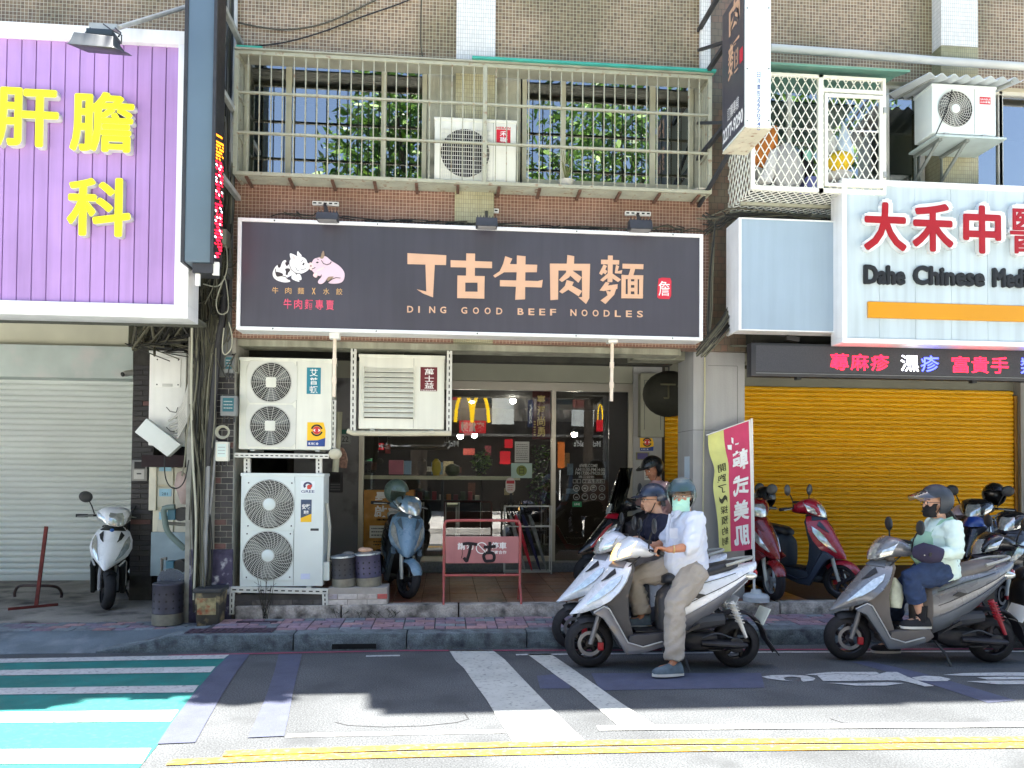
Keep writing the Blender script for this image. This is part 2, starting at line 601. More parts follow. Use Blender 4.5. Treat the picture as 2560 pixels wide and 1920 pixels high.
paint('stop_stripe', [(1318, 1636.5), (1376, 1635.5), (1424, 1668), (1478, 1706), (1550, 1757), (1640, 1816), (1552, 1821), (1486, 1765), (1436, 1722), (1390, 1690), (1350, 1660)], 0.005, M_CREAM)
def lane(name, pts, wd, z, mt):
 a, b_ = [], []
 pts = [G(x, y, 0) for x, y in pts]
 for i, p in enumerate(pts):
  d = (pts[min(i + 1, len(pts) - 1)] - pts[max(i - 1, 0)]).normalized()
  n = V((-d.y, d.x, 0))
  a.append(p + n * wd / 2)
  b_.append(p - n * wd / 2)
 b = B()
 b.grid([[V((p.x, p.y, z)) for p in a], [V((p.x, p.y, z)) for p in b_]])
 return b.ob(name, mt, road, smooth=0)
lane('yellow_line', [(560, 1886), (700, 1881), (1000, 1871), (1288, 1862.5), (1700, 1856), (2560, 1849.5), (3100, 1846)], 0.085, 0.006, M_YPAINT)
lane('yellow_line', [(420, 1908), (700, 1896.5), (1000, 1889), (1288, 1882.5), (1700, 1874), (2560, 1865.5), (3100, 1861)], 0.085, 0.006, M_YPAINT)
lane('white_line', [(1494, 1822), (2000, 1817.5), (2560, 1813), (3100, 1809)], 0.09, 0.006, M_WPAINT)
lane('worn_white_line', [(716, 1840), (1000, 1834), (1262, 1829)], 0.07, 0.003, mat('worn_white', (0.22, 0.22, 0.215), 0.8, var=0.3, vs=12, fine=0.4, bs=80))
lane('edge_line', [(1290, 1638), (1900, 1631.5), (2560, 1629.5), (3000, 1628)], 0.05, 0.005, M_WPAINT)
lane('edge_line', [(915, 1641.5), (1000, 1640)], 0.05, 0.005, M_WPAINT)
lane('red_line', [(420, 1640), (752, 1632.5), (1016, 1627.5), (1378, 1627), (2560, 1623), (3000, 1621)], 0.045, 0.005, M_REDP)
paint('covered_patch', [(1342, 1690), (1398, 1685), (1432, 1706), (1424, 1722), (1350, 1722)], 0.003, M_BLUEP)
paint('covered_patch', [(1478, 1684), (1902, 1683), (1912, 1720), (1500, 1727)], 0.003, M_BLUEP)
paint('covered_patch', [(2128, 1655), (2170, 1653), (2300, 1682), (2420, 1716), (2540, 1752), (2470, 1758), (2330, 1712)], 0.003, M_BLUEP)
def z3(pts):
 return [(1600 + x / 2.304, 1550 + y / 2.304) for x, y in pts]
for pl in ([(700, 330), (760, 322), (860, 320), (960, 324), (1010, 340), (1000, 352), (940, 360), (930, 352), (925, 335), (880, 330), (850, 331)],
           [(700, 330), (850, 331), (825, 337), (838, 350), (900, 357), (820, 352), (740, 342)],
           [(948, 318), (1100, 303), (1360, 303), (1380, 312), (1350, 320), (1140, 312), (1010, 322)],
           [(1020, 322), (1140, 314), (1350, 322), (1420, 303), (1480, 303), (1540, 330), (1620, 360), (1695, 384), (1640, 387), (1560, 365), (1500, 352), (1330, 352), (1120, 356), (1055, 356), (1040, 340)],
           [(1080, 366), (1240, 369), (1430, 362), (1520, 368), (1420, 382), (1240, 382)],
           [(1565, 335), (1640, 325), (1730, 330), (1790, 344), (1770, 355), (1680, 356), (1600, 352)],
           [(1745, 320), (1860, 310), (2060, 306), (2500, 306), (2500, 328), (2080, 325), (1860, 325)],
           [(1940, 335), (2100, 330), (2500, 332), (2500, 345), (2000, 347)],
           [(1880, 358), (2020, 353), (2500, 352), (2500, 375), (2060, 374)]):
 paint('rider_symbol_piece', z3(pl), 0.006, M_WPAINT)
# repaired trench outline and a worn patch
M_CRACK = mat('tar_seam', (40, 40, 42), 0.9)
lane('tar_seam', [(838, 1806), (870, 1814), (960, 1818), (1060, 1815), (1140, 1807), (1172, 1798), (1160, 1782)], 0.008, 0.002, M_CRACK)
lane('tar_seam', [(2075, 1797), (2110, 1808), (2250, 1812), (2390, 1810), (2436, 1808)], 0.008, 0.002, M_CRACK)
# ---------------------------------------------------------------- kerb and pavement
pav = B()
pav.box(-2.25, 14, KY + 0.20, AY + 0.01, -0.02, KH - 0.012)
pavement = pav.ob('pavement', mat('joint_sand', (62, 62, 66), 0.95, var=0.3, vs=30), kind='structure')
kerb = thing('kerb', None, None, (0, KY, 0))
tag(kerb, kind='structure')
xk = -2.35
rk = random.Random(3)
while xk < 12:
 L = rk.uniform(0.9, 1.25)
 b = B()
 j = rk.uniform(-.006, .006)
 if xk < -2.3:
  b.prism([(xk - 0.75, -.01), (xk - 0.75, 0.02), (xk - .4, .075), (xk - .1, KH), (xk + L - .008, KH + j), (xk + L - .008, -.01)], 'y', KY, KY + 0.20)
 else:
  b.box(xk, xk + L - 0.008, KY + j, KY + 0.2 + j, -.01, KH + j)
 b.ob('kerb_stone', M_KERB, kerb, bev=0.012)
 xk += L
# drain mouth in the kerb face
dm = B()
for i in range(6):
 p0, p1 = G(838 + i * 17.8, 1613, 0), G(851 + i * 17.8, 1626, 0)
 dm.box(p0.x, p1.x, KY - 0.004, KY + 0.02, 0.012, 0.058)
dm.ob('drain_mouth', mat('drain_black', (8, 8, 9), 0.9, var=0), kerb, smooth=0)
# pavers: columns 0.3 m wide, two stones to a row
PCOLS = [(138, 116, 126), (122, 112, 124), (148, 120, 126), (112, 118, 124), (122, 128, 132), (158, 126, 126)]
PM = [mat('paver_%d' % i, c, 0.9, var=0.2, vs=18, bump=0.5, bs=90, fine=0.2, rnd=.16) for i, c in enumerate(PCOLS)]
pvm = {}
def paver_mesh(wd, mi):
 if (wd, mi) not in pvm:
  b = B()
  b.box(-wd / 2 + .004, wd / 2 - .004, -.053, .053, -.03, 0)
  pvm[wd, mi] = b.mesh('paver', PM[mi], bev=0.006)
 return pvm[wd, mi]
rp = random.Random(11)
npav = 0
rest = B()
for cx in range(28):
 for ry in range(5):
  x0 = -2.2 + cx * 0.302 + ry * 0.0
  y = KY + 0.2 + 0.056 + ry * 0.113
  split = 0.1 if (ry + cx) % 2 else 0.2
  for wd, xc in ((split, x0 + split / 2), (0.3 - split, x0 + split + (0.3 - split) / 2)):
   z = KH + rp.uniform(-.004, .003)
   mi_ = rp.choice([0, 0, 1, 2, 2, 3, 4, 5])
   if npav < 290:
    inst('paver', paver_mesh(round(wd, 2), mi_), pavement, Matrix.Translation((xc, y, z)) @ Matrix.Rotation(rp.uniform(-.012, .012), 4, 'X') @ Matrix.Rotation(rp.uniform(-.01, .01), 4, 'Y'))
    npav += 1
# side entrance apron: slopes from the left forecourt down to the road
b = B()
b.rings([[(-16, KY, 0.004), (-16, KY + .38, 0.085), (-16, KY + .5, .10), (-16, KY + .5, -.05), (-16, KY, -.05)], [(-2.9, KY, 0.004), (-2.9, KY + .38, .085), (-2.9, KY + .5, .10), (-2.9, KY + .5, -.05), (-2.9, KY, -.05)],
         [(-2.25, KY + .2, 0.03), (-2.25, KY + .38, .13), (-2.25, KY + .5, .14), (-2.25, KY + .5, -.05), (-2.25, KY + .2, -.05)]])
b.ob('entrance_apron', mat('apron_asphalt', (98, 108, 114), 0.9, var=0.3, vs=2.2, bump=0.4, bs=90, fine=0.2, dirt=(128, 134, 138), dirt_amt=0.3, dirt_s=4), kind='structure', smooth=20)
b = B()
b.box(-16, -2.25, KY + .5, 8.02, -.03, .085)
lpave = b.ob('side_pavement', mat('joint_sand', (62, 62, 66)), kind='structure')
for cx in range(24):
 for ry in range(4):
  xc = -6.6 + cx * 0.185 + ry * .09
  o = inst('paver', paver_mesh(0.2, rp.choice([0, 1, 3, 4, 4, 5])), lpave, Matrix.Translation((xc, KY + .56 + ry * 0.112, .104 + rp.uniform(-.003, .003))))
  o.scale.x = 0.92
  if xc > -2.3:
   bpy.data.objects.remove(o)
b = B()
b.box(-16, -2.05, 8.02, 11.4, -.03, .11)
b.ob('forecourt', mat('forecourt_concrete', (146, 138, 128), 0.9, var=0.3, vs=2, bump=0.45, bs=60, fine=0.2, dirt=(66, 60, 56), dirt_amt=0.35), kind='structure')
# iron covers let into the pavement
for (a, bb_, y0, y1, zz) in ((460, 678, 1571, 1584, KH), (590, 690, 1553, 1557, KH)):
 pa, pb, pc = G(a, y1, zz), G(bb_, y1, zz), G(bb_, y0, zz)
 cv = B()
 cv.box(pa.x, pb.x, pa.y, pc.y, zz - .02, zz + .006)
 for k in range(14):
  xx = pa.x + (pb.x - pa.x) * (k + .5) / 14
  cv.box(xx - .012, xx + .012, pa.y + .02, pc.y - .02, zz + .006, zz + .011)
 cv.ob('drain_cover', mat('iron_cover', (74, 60, 72), 0.7, metal=0.3, var=0.3, vs=20), pavement)
# arcade edge stones and arcade floor
aed = thing('arcade_edge', None, None, (0, AY, KH))
tag(aed, kind='structure')
M_EDGE = mat('edge_cement', (168, 160, 150), 0.9, var=0.35, vs=6, bump=0.7, bs=40, fine=0.2, dirt=(54, 50, 46), dirt_amt=0.5, dirt_s=7)
for x0, x1 in ((-2.1, -1.05), (-1.04, 0.15), (0.16, 1.3), (1.31, 2.5), (2.51, 3.6), (3.61, 4.7), (4.71, 9)):
 b = B()
 b.box(x0, x1 - .006, AY, AY + 0.16, 0.0, AZ + rk.uniform(-.006, .004))
 b.ob('edge_stone', M_EDGE, aed, bev=0.012)
b = B()
b.box(-2.05, 9, AY + .16, 11.6, 0.0, AZ - .006)
afloor = b.ob('arcade_floor', mat('floor_joint', (50, 34, 28), 0.8), kind='structure')
M_FTILE = [mat('floor_tile_%d' % i, c, 0.35, rnd=.1, var=0.18, vs=9, bump=0.08, bs=60, dirt=(48, 34, 28), dirt_amt=0.25) for i, c in enumerate([(122, 74, 52), (108, 66, 48), (130, 82, 56)])]
ftm = []
for mt in M_FTILE:
 b = B()
 b.box(-.148, .148, -.148, .148, -.02, 0)
 ftm.append(b.mesh('floor_tile', mt, bev=0.003))
for ix in range(20):
 for iy in range(8):
  x, y = -1.9 + ix * .302, AY + .31 + iy * .302
  if x < 4.2:
   inst('floor_tile', rp.choice(ftm), afloor, loc=(x, y, AZ + rp.uniform(-.001, .001)))
# ================================================================ building masses (what the street can see)
def wall(name, x0, x1, y0, y1, z0, z1, mt, parent=None):
 b = B()
 b.box(x0, x1, y0, y1, z0, z1)
 return b.ob(name, mt, parent, smooth=0)
FY = 7.95                       # upper facade plane
BL = thing('apartment_building', 'brown mosaic-tiled building with barred windows over the noodle shop', 'building', (0, FY, 0))
BR = thing('apartment_building', 'brown tiled building with diamond-mesh cage and yellow roller shutter', 'building', (6, FY, 0))
BW = thing('apartment_building', 'brown tiled building behind the purple clinic sign', 'building', (-6, FY, 0))
XM0, XM1 = U(588, 300, FY).x, U(1772, 300, FY).x
XP0, XP1 = U(1141, 80, FY).x, U(1238, 80, FY).x
zt = lambda px, py: U(px, py, FY).z
ZW0, ZW1 = zt(1180, 462), zt(1180, 158)      # window band
ZB = zt(1180, 836)                            # beam bottom region
# upper floor walls
wall('tiled_wall', XM0, -0.8, FY, FY + .25, ZW1, 10.5, M_TILE, BL)
wall('tiled_wall', -0.8, XP0, FY, FY + .25, ZW1, 12.3, M_TILE, BL)
wall('tiled_wall', XP1, XM1 - .11, FY, FY + .25, ZW1, 12.3, M_TILE, BL)
wall('white_tiled_pier', XP0, XP1, FY - .05, FY + .2, ZW1, 12.3, M_TILEW, BL)
wall('white_tiled_pier', XM1 - .11, XM1, FY - .05, FY + .2, ZW1, 12.3, M_TILEW, BL)
wall('tiled_wall', XM0, XP0, FY, FY + .25, 3.0, ZW0, M_TILE2, BL)
wall('tiled_wall', XP1, XM1, FY, FY + .25, 3.0, ZW0, M_TILE2, BL)
wall('cream_tiled_pier', XP0, XP1, FY - .05, FY + .2, 3.0, ZW1, M_TILEC, BL)
wall('plaster_pier', U(1068, 300, FY).x, XP0, FY + .02, FY + .2, ZW0, ZW1, M_PLAST, BL)
wall('plaster_pier', XP1, U(1302, 300, FY).x, FY + .02, FY + .2, ZW0, ZW1, M_PLAST, BL)
wall('plaster_pier', XM0, U(622, 300, FY).x, FY + .02, FY + .2, ZW0, ZW1, M_PLAST, BL)
wall('plaster_pier', U(1738, 300, FY).x, XM1, FY + .02, FY + .2, ZW0, ZW1, M_PLAST, BL)
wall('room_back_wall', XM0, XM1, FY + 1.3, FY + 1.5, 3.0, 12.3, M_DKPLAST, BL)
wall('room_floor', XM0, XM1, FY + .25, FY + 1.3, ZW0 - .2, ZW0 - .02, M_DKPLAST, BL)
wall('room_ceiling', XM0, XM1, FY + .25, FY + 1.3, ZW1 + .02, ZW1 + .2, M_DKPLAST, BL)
# front beam over the arcade and arcade ceiling
zb0, zb1 = U(1150, 876, 8.05).z, U(1150, 838, 8.05).z
wall('front_beam', XM0 - .05, U(1702, 870, 8.05).x, 8.05, 8.35, zb0, zb1 + .06, M_PLAST, BL)
wall('arcade_ceiling', -2.05, 3.0, 8.35, 11.4, 3.36, 3.5, mat('ceiling_paint', (168, 168, 148), 0.9, var=0.1), BL)
wall('upper_storeys', -9 + 6.8, 3.05, FY + 1.5, 17, 3.5, 12.3, M_DKPLAST, BL)
wall('roof_slab', -0.7, 3.05, FY - .1, 17, 12.3, 12.42, M_CONC, BL)
wall('roof_slab', XM0, -0.7, FY + .6, 17, 12.3, 12.35, M_CONC, BL)
# neighbours
zrt = U(2150, 212, FY).z
XR0 = U(1776, 300, 8.12).x
wall('recessed_wall', XM1, U(1880, 300, 8.12).x, 8.12, 8.4, 3.0, 12.3, tile_mat('mosaic_grey', (120, 110, 92), (132, 104, 88), (84, 82, 74), 0.075, 0.075, 0.006, offset=0.5, stain=(120, 130, 110), stain_amt=0.6), BR)
XR1 = U(1880, 300, FY).x
ZR1, ZR0 = U(2250, 205, FY).z, U(2250, 486, FY).z
XQ0, XQ1 = U(2330, 90, FY).x, U(2420, 90, FY).x
wall('tiled_wall', XR1, XQ0, FY, FY + .25, ZR1, 12.3, M_TILE, BR)
wall('tiled_wall', XQ1, 14, FY, FY + .25, ZR1, 12.3, M_TILE, BR)
wall('white_tiled_pier', XQ0, XQ1, FY - .16, FY + .2, ZR1 + .35, 12.3, M_TILEW, BR)
wall('cream_tiled_pier', XQ0, XQ1, FY - .155, FY + .2, 3.0, ZR1 + .345, M_TILEC, BR)
wall('tiled_wall', XR1, 14, FY + .005, FY + .25, 3.0, ZR0, M_DKPLAST, BR)
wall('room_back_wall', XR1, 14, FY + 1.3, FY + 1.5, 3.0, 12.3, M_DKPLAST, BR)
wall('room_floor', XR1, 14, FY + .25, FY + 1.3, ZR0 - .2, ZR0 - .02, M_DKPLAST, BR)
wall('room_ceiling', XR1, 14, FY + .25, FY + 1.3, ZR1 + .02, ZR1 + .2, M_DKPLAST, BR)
wall('arcade_ceiling', 3.0, 14, 8.2, 11.6, 3.36, 3.5, mat('ceiling_paint', (96, 96, 82)), BR)
wall('upper_storeys', 3.05, 14, FY + 1.5, 17, 3.5, 12.2, M_DKPLAST, BR)
wall('roof_slab', 3.05, 14, FY - .08, 17, 12.2, 12.35, M_CONC, BR)
# left building
wall('tiled_wall', -14, XM0 - .22, FY, FY + .3, 3.9, 10.6, M_TILE, BW)
wall('upper_storeys', -14, XM0 - .22, FY + .3, 17, 4.05, 10.4, M_DKPLAST, BW)
wall('grey_corner_strip', XM0 - .22, XM0, FY - .02, FY + .3, 2.6, 10.6, mat('grey_render', (120, 122, 120), 0.9, var=0.25, vs=3, streak=0.3, dirt=(70, 72, 70), dirt_amt=0.3), BW)
wall('arcade_ceiling', -14, -2.2, 7.75, 11.4, 3.9, 4.05, mat('soffit_dark', (150, 148, 128), 0.9), BW)
# ================================================================ roller shutters
def shutter(name, label, x0, x1, z0, z1, Y, pitch, mt, guide, parent_bits=None):
 t = thing(name, label, 'shutter', ((x0 + x1) / 2, Y, z0))
 n = int((z1 - z0) / pitch)
 b = B()
 prof = [(Y + .012, 0), (Y + .004, pitch * .06), (Y - .012, pitch * .22), (Y - .016, pitch * .5), (Y - .012, pitch * .78), (Y + .004, pitch * .94), (Y + .012, pitch), (Y + .02, pitch), (Y + .02, 0)]
 b.prism(prof, 'x', x0, x1)
 me = b.mesh('slat', mt, smooth=50)
 for i in range(n):
  inst('slat', me, t, loc=(0, rk.uniform(-.0015, .0015), z0 + .08 + i * pitch))
 b = B()
 b.box(x0, x1, Y - .02, Y + .02, z0, z0 + .08)
 b.ob('bottom_bar', mt, t, bev=.004)
 for xg in (x0 - .05, x1):
  b = B()
  b.box(xg, xg + .05, Y - .04, Y + .05, z0, z1)
  b.ob('guide_rail', guide, t, bev=.003)
 return t
LSY = 11.0
M_LSH = mat('pale_shutter', (226, 232, 226), 0.5, var=0.07, vs=1.0, rnd=.05)
lx1 = U(331, 1200, LSY).x
lz0, lz1 = U(160, 1452, LSY).z, U(160, 946, LSY).z
ls = shutter('roller_shutter', 'pale mint-white roller shutter closed under the purple sign', -8.6, lx1, max(lz0, .11), lz1, LSY, 0.0795, M_LSH, M_LSH)
x0, x1, z0, z1 = RC(0, 867, 342, 947, 10.75)
b = B()
b.box(-8.6, x1, 10.62, 11.2, z0, z1)
b.ob('housing', mat('shutter_housing', (196, 208, 202), 0.55, var=0.12, vs=2.2, dirt=(214, 214, 210), dirt_amt=0.3), ls, bev=.006)
x0, x1, z0, z1 = RC(0, 806, 325, 866, 10.9)
wall('cream_lintel', -8.6, x1, 10.85, 11.4, z0 - .05, 3.9, mat('cream_paint', (205, 204, 184), 0.85, var=0.08, vs=2), BW)
wall('arcade_back_wall', -14, -2.2, 11.4, 11.6, 0, 4.0, M_DKPLAST, BW)
# yellow shutter
RSY = 11.2
rz0, rz1 = U(2200, 1420, RSY).z, U(2200, 984, RSY).z
rx0, rx1 = U(1640, 1200, RSY).x, U(2533, 1200, RSY).x
M_YSH = mat('yellow_shutter', (240, 182, 16), 0.42, var=0.03, vs=1.0, rnd=.06)
shutter('roller_shutter', 'yellow roller shutter behind the parked red scooters', rx0, rx1, rz0, rz1, RSY, 0.069, M_YSH, mat('yellow_guide', (150, 108, 30), 0.5))
wall('shutter_lintel', rx0 - .1, 14, RSY + .05, 11.6, rz1 - .02, 3.36, mat('grey_olive', (132, 132, 118), 0.85, var=0.1, vs=2), BR)
wall('white_end_wall', rx1 + .055, 14, RSY - .1, 11.6, 0, 3.36, M_GREYP, BR)
wall('arcade_step', rx0, 14, 10.95, 11.5, .05, rz0 - .002, M_CONC, BR)
# grey pillar at the arcade edge
PFY = 8.2
gx0, gx1 = U(1733, 1100, PFY).x, U(1862, 1100, PFY).x
pil = thing('arcade_pillar', 'light grey square pillar behind the pink flag', 'pillar', ((gx0 + gx1) / 2, PFY, .2))
b = B()
b.box(gx0, gx1, PFY, PFY + .56, .2, 3.36)
b.ob('shaft', M_GREYP, pil, bev=.006)
b = B()
zc = U(1790, 1075, PFY).z
b.box(gx0 - .001, gx1 + .002, PFY - .002, PFY, zc - .006, zc)
b.box(gx0 - .002, gx0, PFY, PFY + .56, zc - .006, zc)
xa, xb, za, zb = RC(1770, 915, 1843, 1070, PFY)
b.box(xa, xb, PFY - .002, PFY, zb, zb + .005)
b.box(xb, xb + .005, PFY - .002, PFY, za, zb)
b.ob('panel_seam', mat('seam_grey', (112, 112, 110), 0.8), pil, smooth=0)
b = B()
b.box(gx0 - .0035, gx0 - .0005, PFY + .12, PFY + .30, U(1715, 1290, 8.2).z, U(1715, 1140, 8.2).z)
b.ob('door_number_strip', mat('pale_strip', (188, 204, 216), 0.6), pil, smooth=0)
b = B()
b.tube([U(1762, 880, PFY - .02), U(1762, 1000, PFY - .02), U(1759, 1120, PFY - .02), U(1755, 1500, PFY - .02)], .008, 6)
b.ob('conduit', mat('cream_cable', (190, 186, 150), 0.6), pil)
wall('beam_stub', U(1590, 900, 8.4).x, gx1 + .3, 8.5, 8.8, 2.95, 3.36, M_PLAST, BR)
wall('front_beam', gx1 - .2, 14, 8.05, 8.35, U(2100, 868, 8.05).z, 3.05, M_PLAST, BR)
# ================================================================ noodle shop front
SH = thing('noodle_shop', 'glass-fronted noodle shop recessed behind the arcade', 'shop front', (0.3, SY, AZ))
M_ALU = mat('brushed_aluminium', (190, 186, 172), 0.35, metal=0.6, var=0)
M_FASC = mat('fascia_olive', (150, 150, 134), 0.7, var=0.1, vs=1.5)
fx0, fx1 = U(897, 1200, SY).x, U(1580, 1200, SY).x
fzt, fzb = U(1240, 957, SY).z, U(1240, 1403, SY).z
mx0, mx1 = U(1377, 1200, SY).x, U(1388, 1200, SY).x
zh = U(1240, 975, SY).z
def part(name, mt, parent, x0, x1, y0, y1, z0, z1, bev=0.003, **k):
 b = B()
 b.box(x0, x1, y0, y1, z0, z1)
 return b.ob(name, mt, parent, bev=bev, **k)
part('fascia', M_FASC, SH, -2.05, U(1580, 900, SY).x, SY - .06, SY + .15, fzt + .36, 3.36)
part('fascia', M_FASC, SH, -2.05, U(1580, 900, SY).x, SY - .045, SY + .15, fzt + .02, fzt + .352)
part('header', M_ALU, SH, fx0, fx1, SY - .04, SY + .06, zh, fzt + .015)
part('jamb', M_ALU, SH, fx0, U(909, 1200, SY).x, SY - .04, SY + .06, AZ, zh)
part('jamb', M_ALU, SH, mx0, mx1, SY - .04, SY + .06, AZ, zh)
part('jamb', M_ALU, SH, U(1569, 1200, SY).x, fx1, SY - .04, SY + .06, AZ, zh)
part('door_jamb', mat('door_dark', (30, 30, 30), 0.4), SH, U(1522, 1200, SY).x, U(1569, 1200, SY).x, SY + .0, SY + .05, AZ, zh)
part('sill', M_ALU, SH, U(909, 1200, SY).x, mx0, SY - .03, SY + .05, fzb, fzb + .07)
part('stone_step', mat('granite_step', (112, 112, 112), 0.6, var=0.2, vs=40, fine=0.2, bs=120), SH, fx0, fx1, SY - .16, SY + .1, AZ - .01, fzb - .002, bev=.006)
part('window_pane', M_GLASS, SH, U(909, 1200, SY).x, mx0, SY + .004, SY + .012, fzb + .07, zh, bev=0)
door = part('door_pane', M_GLASS, SH, mx1, U(1522, 1200, SY).x, SY + .010, SY + .018, AZ + .02, zh, bev=0)
b = B()
xh = U(1398, 1200, SY).x
b.tube([(xh, SY - .05, U(1398, 1250, SY).z), (xh, SY - .05, U(1398, 1175, SY).z)], .012, 8)
b.bar((xh, SY - .05, U(1398, 1240, SY).z), (xh, SY + .01, U(1398, 1240, SY).z), .012)
b.bar((xh, SY - .05, U(1398, 1185, SY).z), (xh, SY + .01, U(1398, 1185, SY).z), .012)
b.ob('handle', M_CHROME, door)
# room behind the glass
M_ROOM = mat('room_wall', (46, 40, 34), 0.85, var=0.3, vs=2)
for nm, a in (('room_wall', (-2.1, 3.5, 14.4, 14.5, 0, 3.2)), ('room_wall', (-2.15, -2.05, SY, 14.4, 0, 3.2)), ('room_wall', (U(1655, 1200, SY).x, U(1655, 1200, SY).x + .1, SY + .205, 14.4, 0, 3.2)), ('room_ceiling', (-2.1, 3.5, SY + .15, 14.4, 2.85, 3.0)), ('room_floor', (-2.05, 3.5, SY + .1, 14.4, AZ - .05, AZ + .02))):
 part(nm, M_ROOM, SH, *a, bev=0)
q = random.Random(12)
for i, cc in enumerate([(150, 60, 50), (170, 156, 120), (120, 50, 56), (96, 116, 130), (180, 176, 160), (150, 112, 60), (90, 56, 44)] * 3):
 x, z = -1.8 + q.uniform(0, 4.4), q.uniform(1.2, 2.3)
 wd, h = q.uniform(.04, .12), q.uniform(.08, .26)
 yy = q.uniform(12.4, 14.2)
 part('menu_card', mat('card_%d' % (i % 7), cc, .6, var=.4, vs=40), SH, x, x + 2 * wd, yy, yy + .02, z, z + h, bev=0)
part('wall_shelf', M_ROOM, SH, -1.9, .6, 11.7, 11.95, 1.18, 1.21)
for i in range(22):
 x = -1.85 + i * .11
 part('jar', mat('jar_%d' % (i % 5), [(160, 40, 50), (214, 206, 190), (180, 110, 40), (110, 30, 40), (70, 90, 60)][i % 5], .4), SH, x, x + .07, 11.74, 11.82, 1.212, 1.212 + q.uniform(.06, .16))
# grey wall piers either side of the glass
part('pier', mat('grey_pier', (118, 118, 118), 0.85, var=0.12, vs=2, dirt=(70, 68, 66), dirt_amt=0.2), SH, -2.05, fx0, SY - .08, SY + .2, AZ, fzt + .02)
part('pier', M_GREYP, SH, fx1, U(1652, 1200, SY).x, SY - .05, SY + .2, AZ, 3.36)
xa, xb, za, zb = RC(1598, 935, 1656, 1093, SY - .12)
mb = part('meter_cupboard', mat('cupboard', (150, 150, 132), 0.7, var=0.06), SH, xa, xb, SY - .2, SY - .05, za, zb)
xa, xb, za, zb = RC(1607, 952, 1648, 1075, SY - .12)
for (p, q, r_, s) in ((xa, xa + .006, za, zb), (xb - .006, xb, za, zb), (xa, xb, zb - .006, zb)):
 part('seam', M_DARK, mb, p, q, SY - .203, SY - .199, r_, s, bev=0)
# warm lamps seen inside
M_LAMP = mat('lit_lamp', (1.0, 0.93, 0.8), 0.5, var=0, emit=26.0)
for i, (px, py) in enumerate(((1180, 1001), (1282, 1002), (1301, 978), (1151, 1090), (1186, 1088), (1436, 1085))):
 p = U(px, py, 12.2 if i % 2 else 13.0)
 t = thing('ceiling_lamp', ['small round lamp glowing between the reflected arches', 'small round lamp beside the maroon banner', 'tiny lamp at the top of the shop window', 'low lamp over the pale shelf', 'bright lamp beside the red reflected panel', 'square lamp seen through the shop door'][i], 'lamp', p, group='lamps glowing inside the shop')
 b = B()
 b.ball(p, .05, 10, 6)
 b.ob('bulb', M_LAMP, t)
 b = B()
 b.cyl(p + V((0, 0, .05)), V((p.x, p.y, 2.86)), .006, 6)
 b.lathe([(.02, .09), (.05, .05), (.055, .02)], p, 12)
 b.ob('cord', M_BLACK, t)
# ledge shelf, table, chairs, counter
M_WOODL = mat('pale_ledge', (206, 200, 168), 0.55, var=0.08)
xa, xb, za, zb = RC(909, 1190, 1300, 1199, 10.7)
t = thing('window_counter', 'long pale counter running behind the shop window', 'counter', ((xa + xb) / 2, 10.9, AZ))
part('top', M_WOODL, t, xa, xb, 10.68, 11.15, za, zb)
for xx in (xa + .1, (xa + xb) / 2, xb - .1):
 part('leg', M_DARK, t, xx - .02, xx + .02, 10.95, 11.0, AZ + .02, za)
xa, xb, za, zb = RC(1036, 1258, 1152, 1281, 12.2)
t = thing('steel_table', 'white topped table inside the shop', 'table', ((xa + xb) / 2, 12.2, AZ))
part('top', mat('table_white', (214, 214, 196), 0.4), t, xa, xb, 12.0, 12.7, zb - .05, zb - .01)
for xx in (xa + .06, xb - .06):
 for yy in (12.05, 12.62):
  part('leg', M_STEEL, t, xx - .02, xx + .02, yy, yy + .03, AZ + .02, zb - .05)
def chair(px, lab):
 p = U(px, 1380, 11.6)
 t = thing('dining_chair', lab, 'chair', (p.x, 11.6, AZ), group='chairs inside the shop')
 part('seat', M_BLACK, t, p.x - .2, p.x + .2, 11.45, 11.85, AZ + .45, AZ + .49)
 part('backrest', M_BLACK, t, p.x - .19, p.x + .19, 11.83, 11.86, AZ + .6, AZ + .92)
 for sx in (-.18, .16):
  for yy in (11.47, 11.82):
   part('leg', M_STEEL, t, p.x + sx, p.x + sx + .02, yy, yy + .02, AZ + .02, AZ + (.92 if yy > 11.7 else .45))
for px, lab in ((1085, 'black dining chair under the white table inside'), (1175, 'black dining chair in the middle of the shop'), (1330, 'black dining chair behind the umbrella stand')):
 chair(px, lab)
# things standing on the counter
def stuff_on(px0, px1, py0, py1, Y, name, lab, cat, mt, kind='box'):
 xa, xb, za, zb = RC(px0, py0, px1, py1, Y)
 b = B()
 if kind == 'box':
  b.box(xa, xb, Y, Y + (xb - xa) * .5, za, zb)
  return b.ob(name, mt, None, lab, cat, bev=.006)
 r = (xb - xa) / 2
 b.lathe([(0, za), (r * .6, za), (r, za + (zb - za) * .35), (r * .9, za + (zb - za) * .8), (r * .3, zb), (0, zb)], ((xa + xb) / 2, Y, 0), 14)
 return b.ob(name, mt, None, lab, cat)
stuff_on(972, 1008, 1150, 1186, 10.74, 'leaflet_stand', 'pink leaflet stand on the window counter', 'stand', mat('pink_paper', (214, 120, 140), 0.6))
stuff_on(1010, 1028, 1152, 1186, 10.74, 'leaflet_stand', 'white and blue leaflet stand on the window counter', 'stand', mat('blue_paper', (150, 180, 210), 0.6))
stuff_on(1079, 1103, 1147, 1189, 10.85, 'table_lamp', 'yellow mushroom-shaped lamp on the window counter', 'lamp', mat('lamp_yellow', (206, 176, 30), 0.5), 'round')
stuff_on(1042, 1068, 1146, 1189, 10.85, 'vase', 'dark round vase on the window counter', 'vase', M_BLACK, 'round')
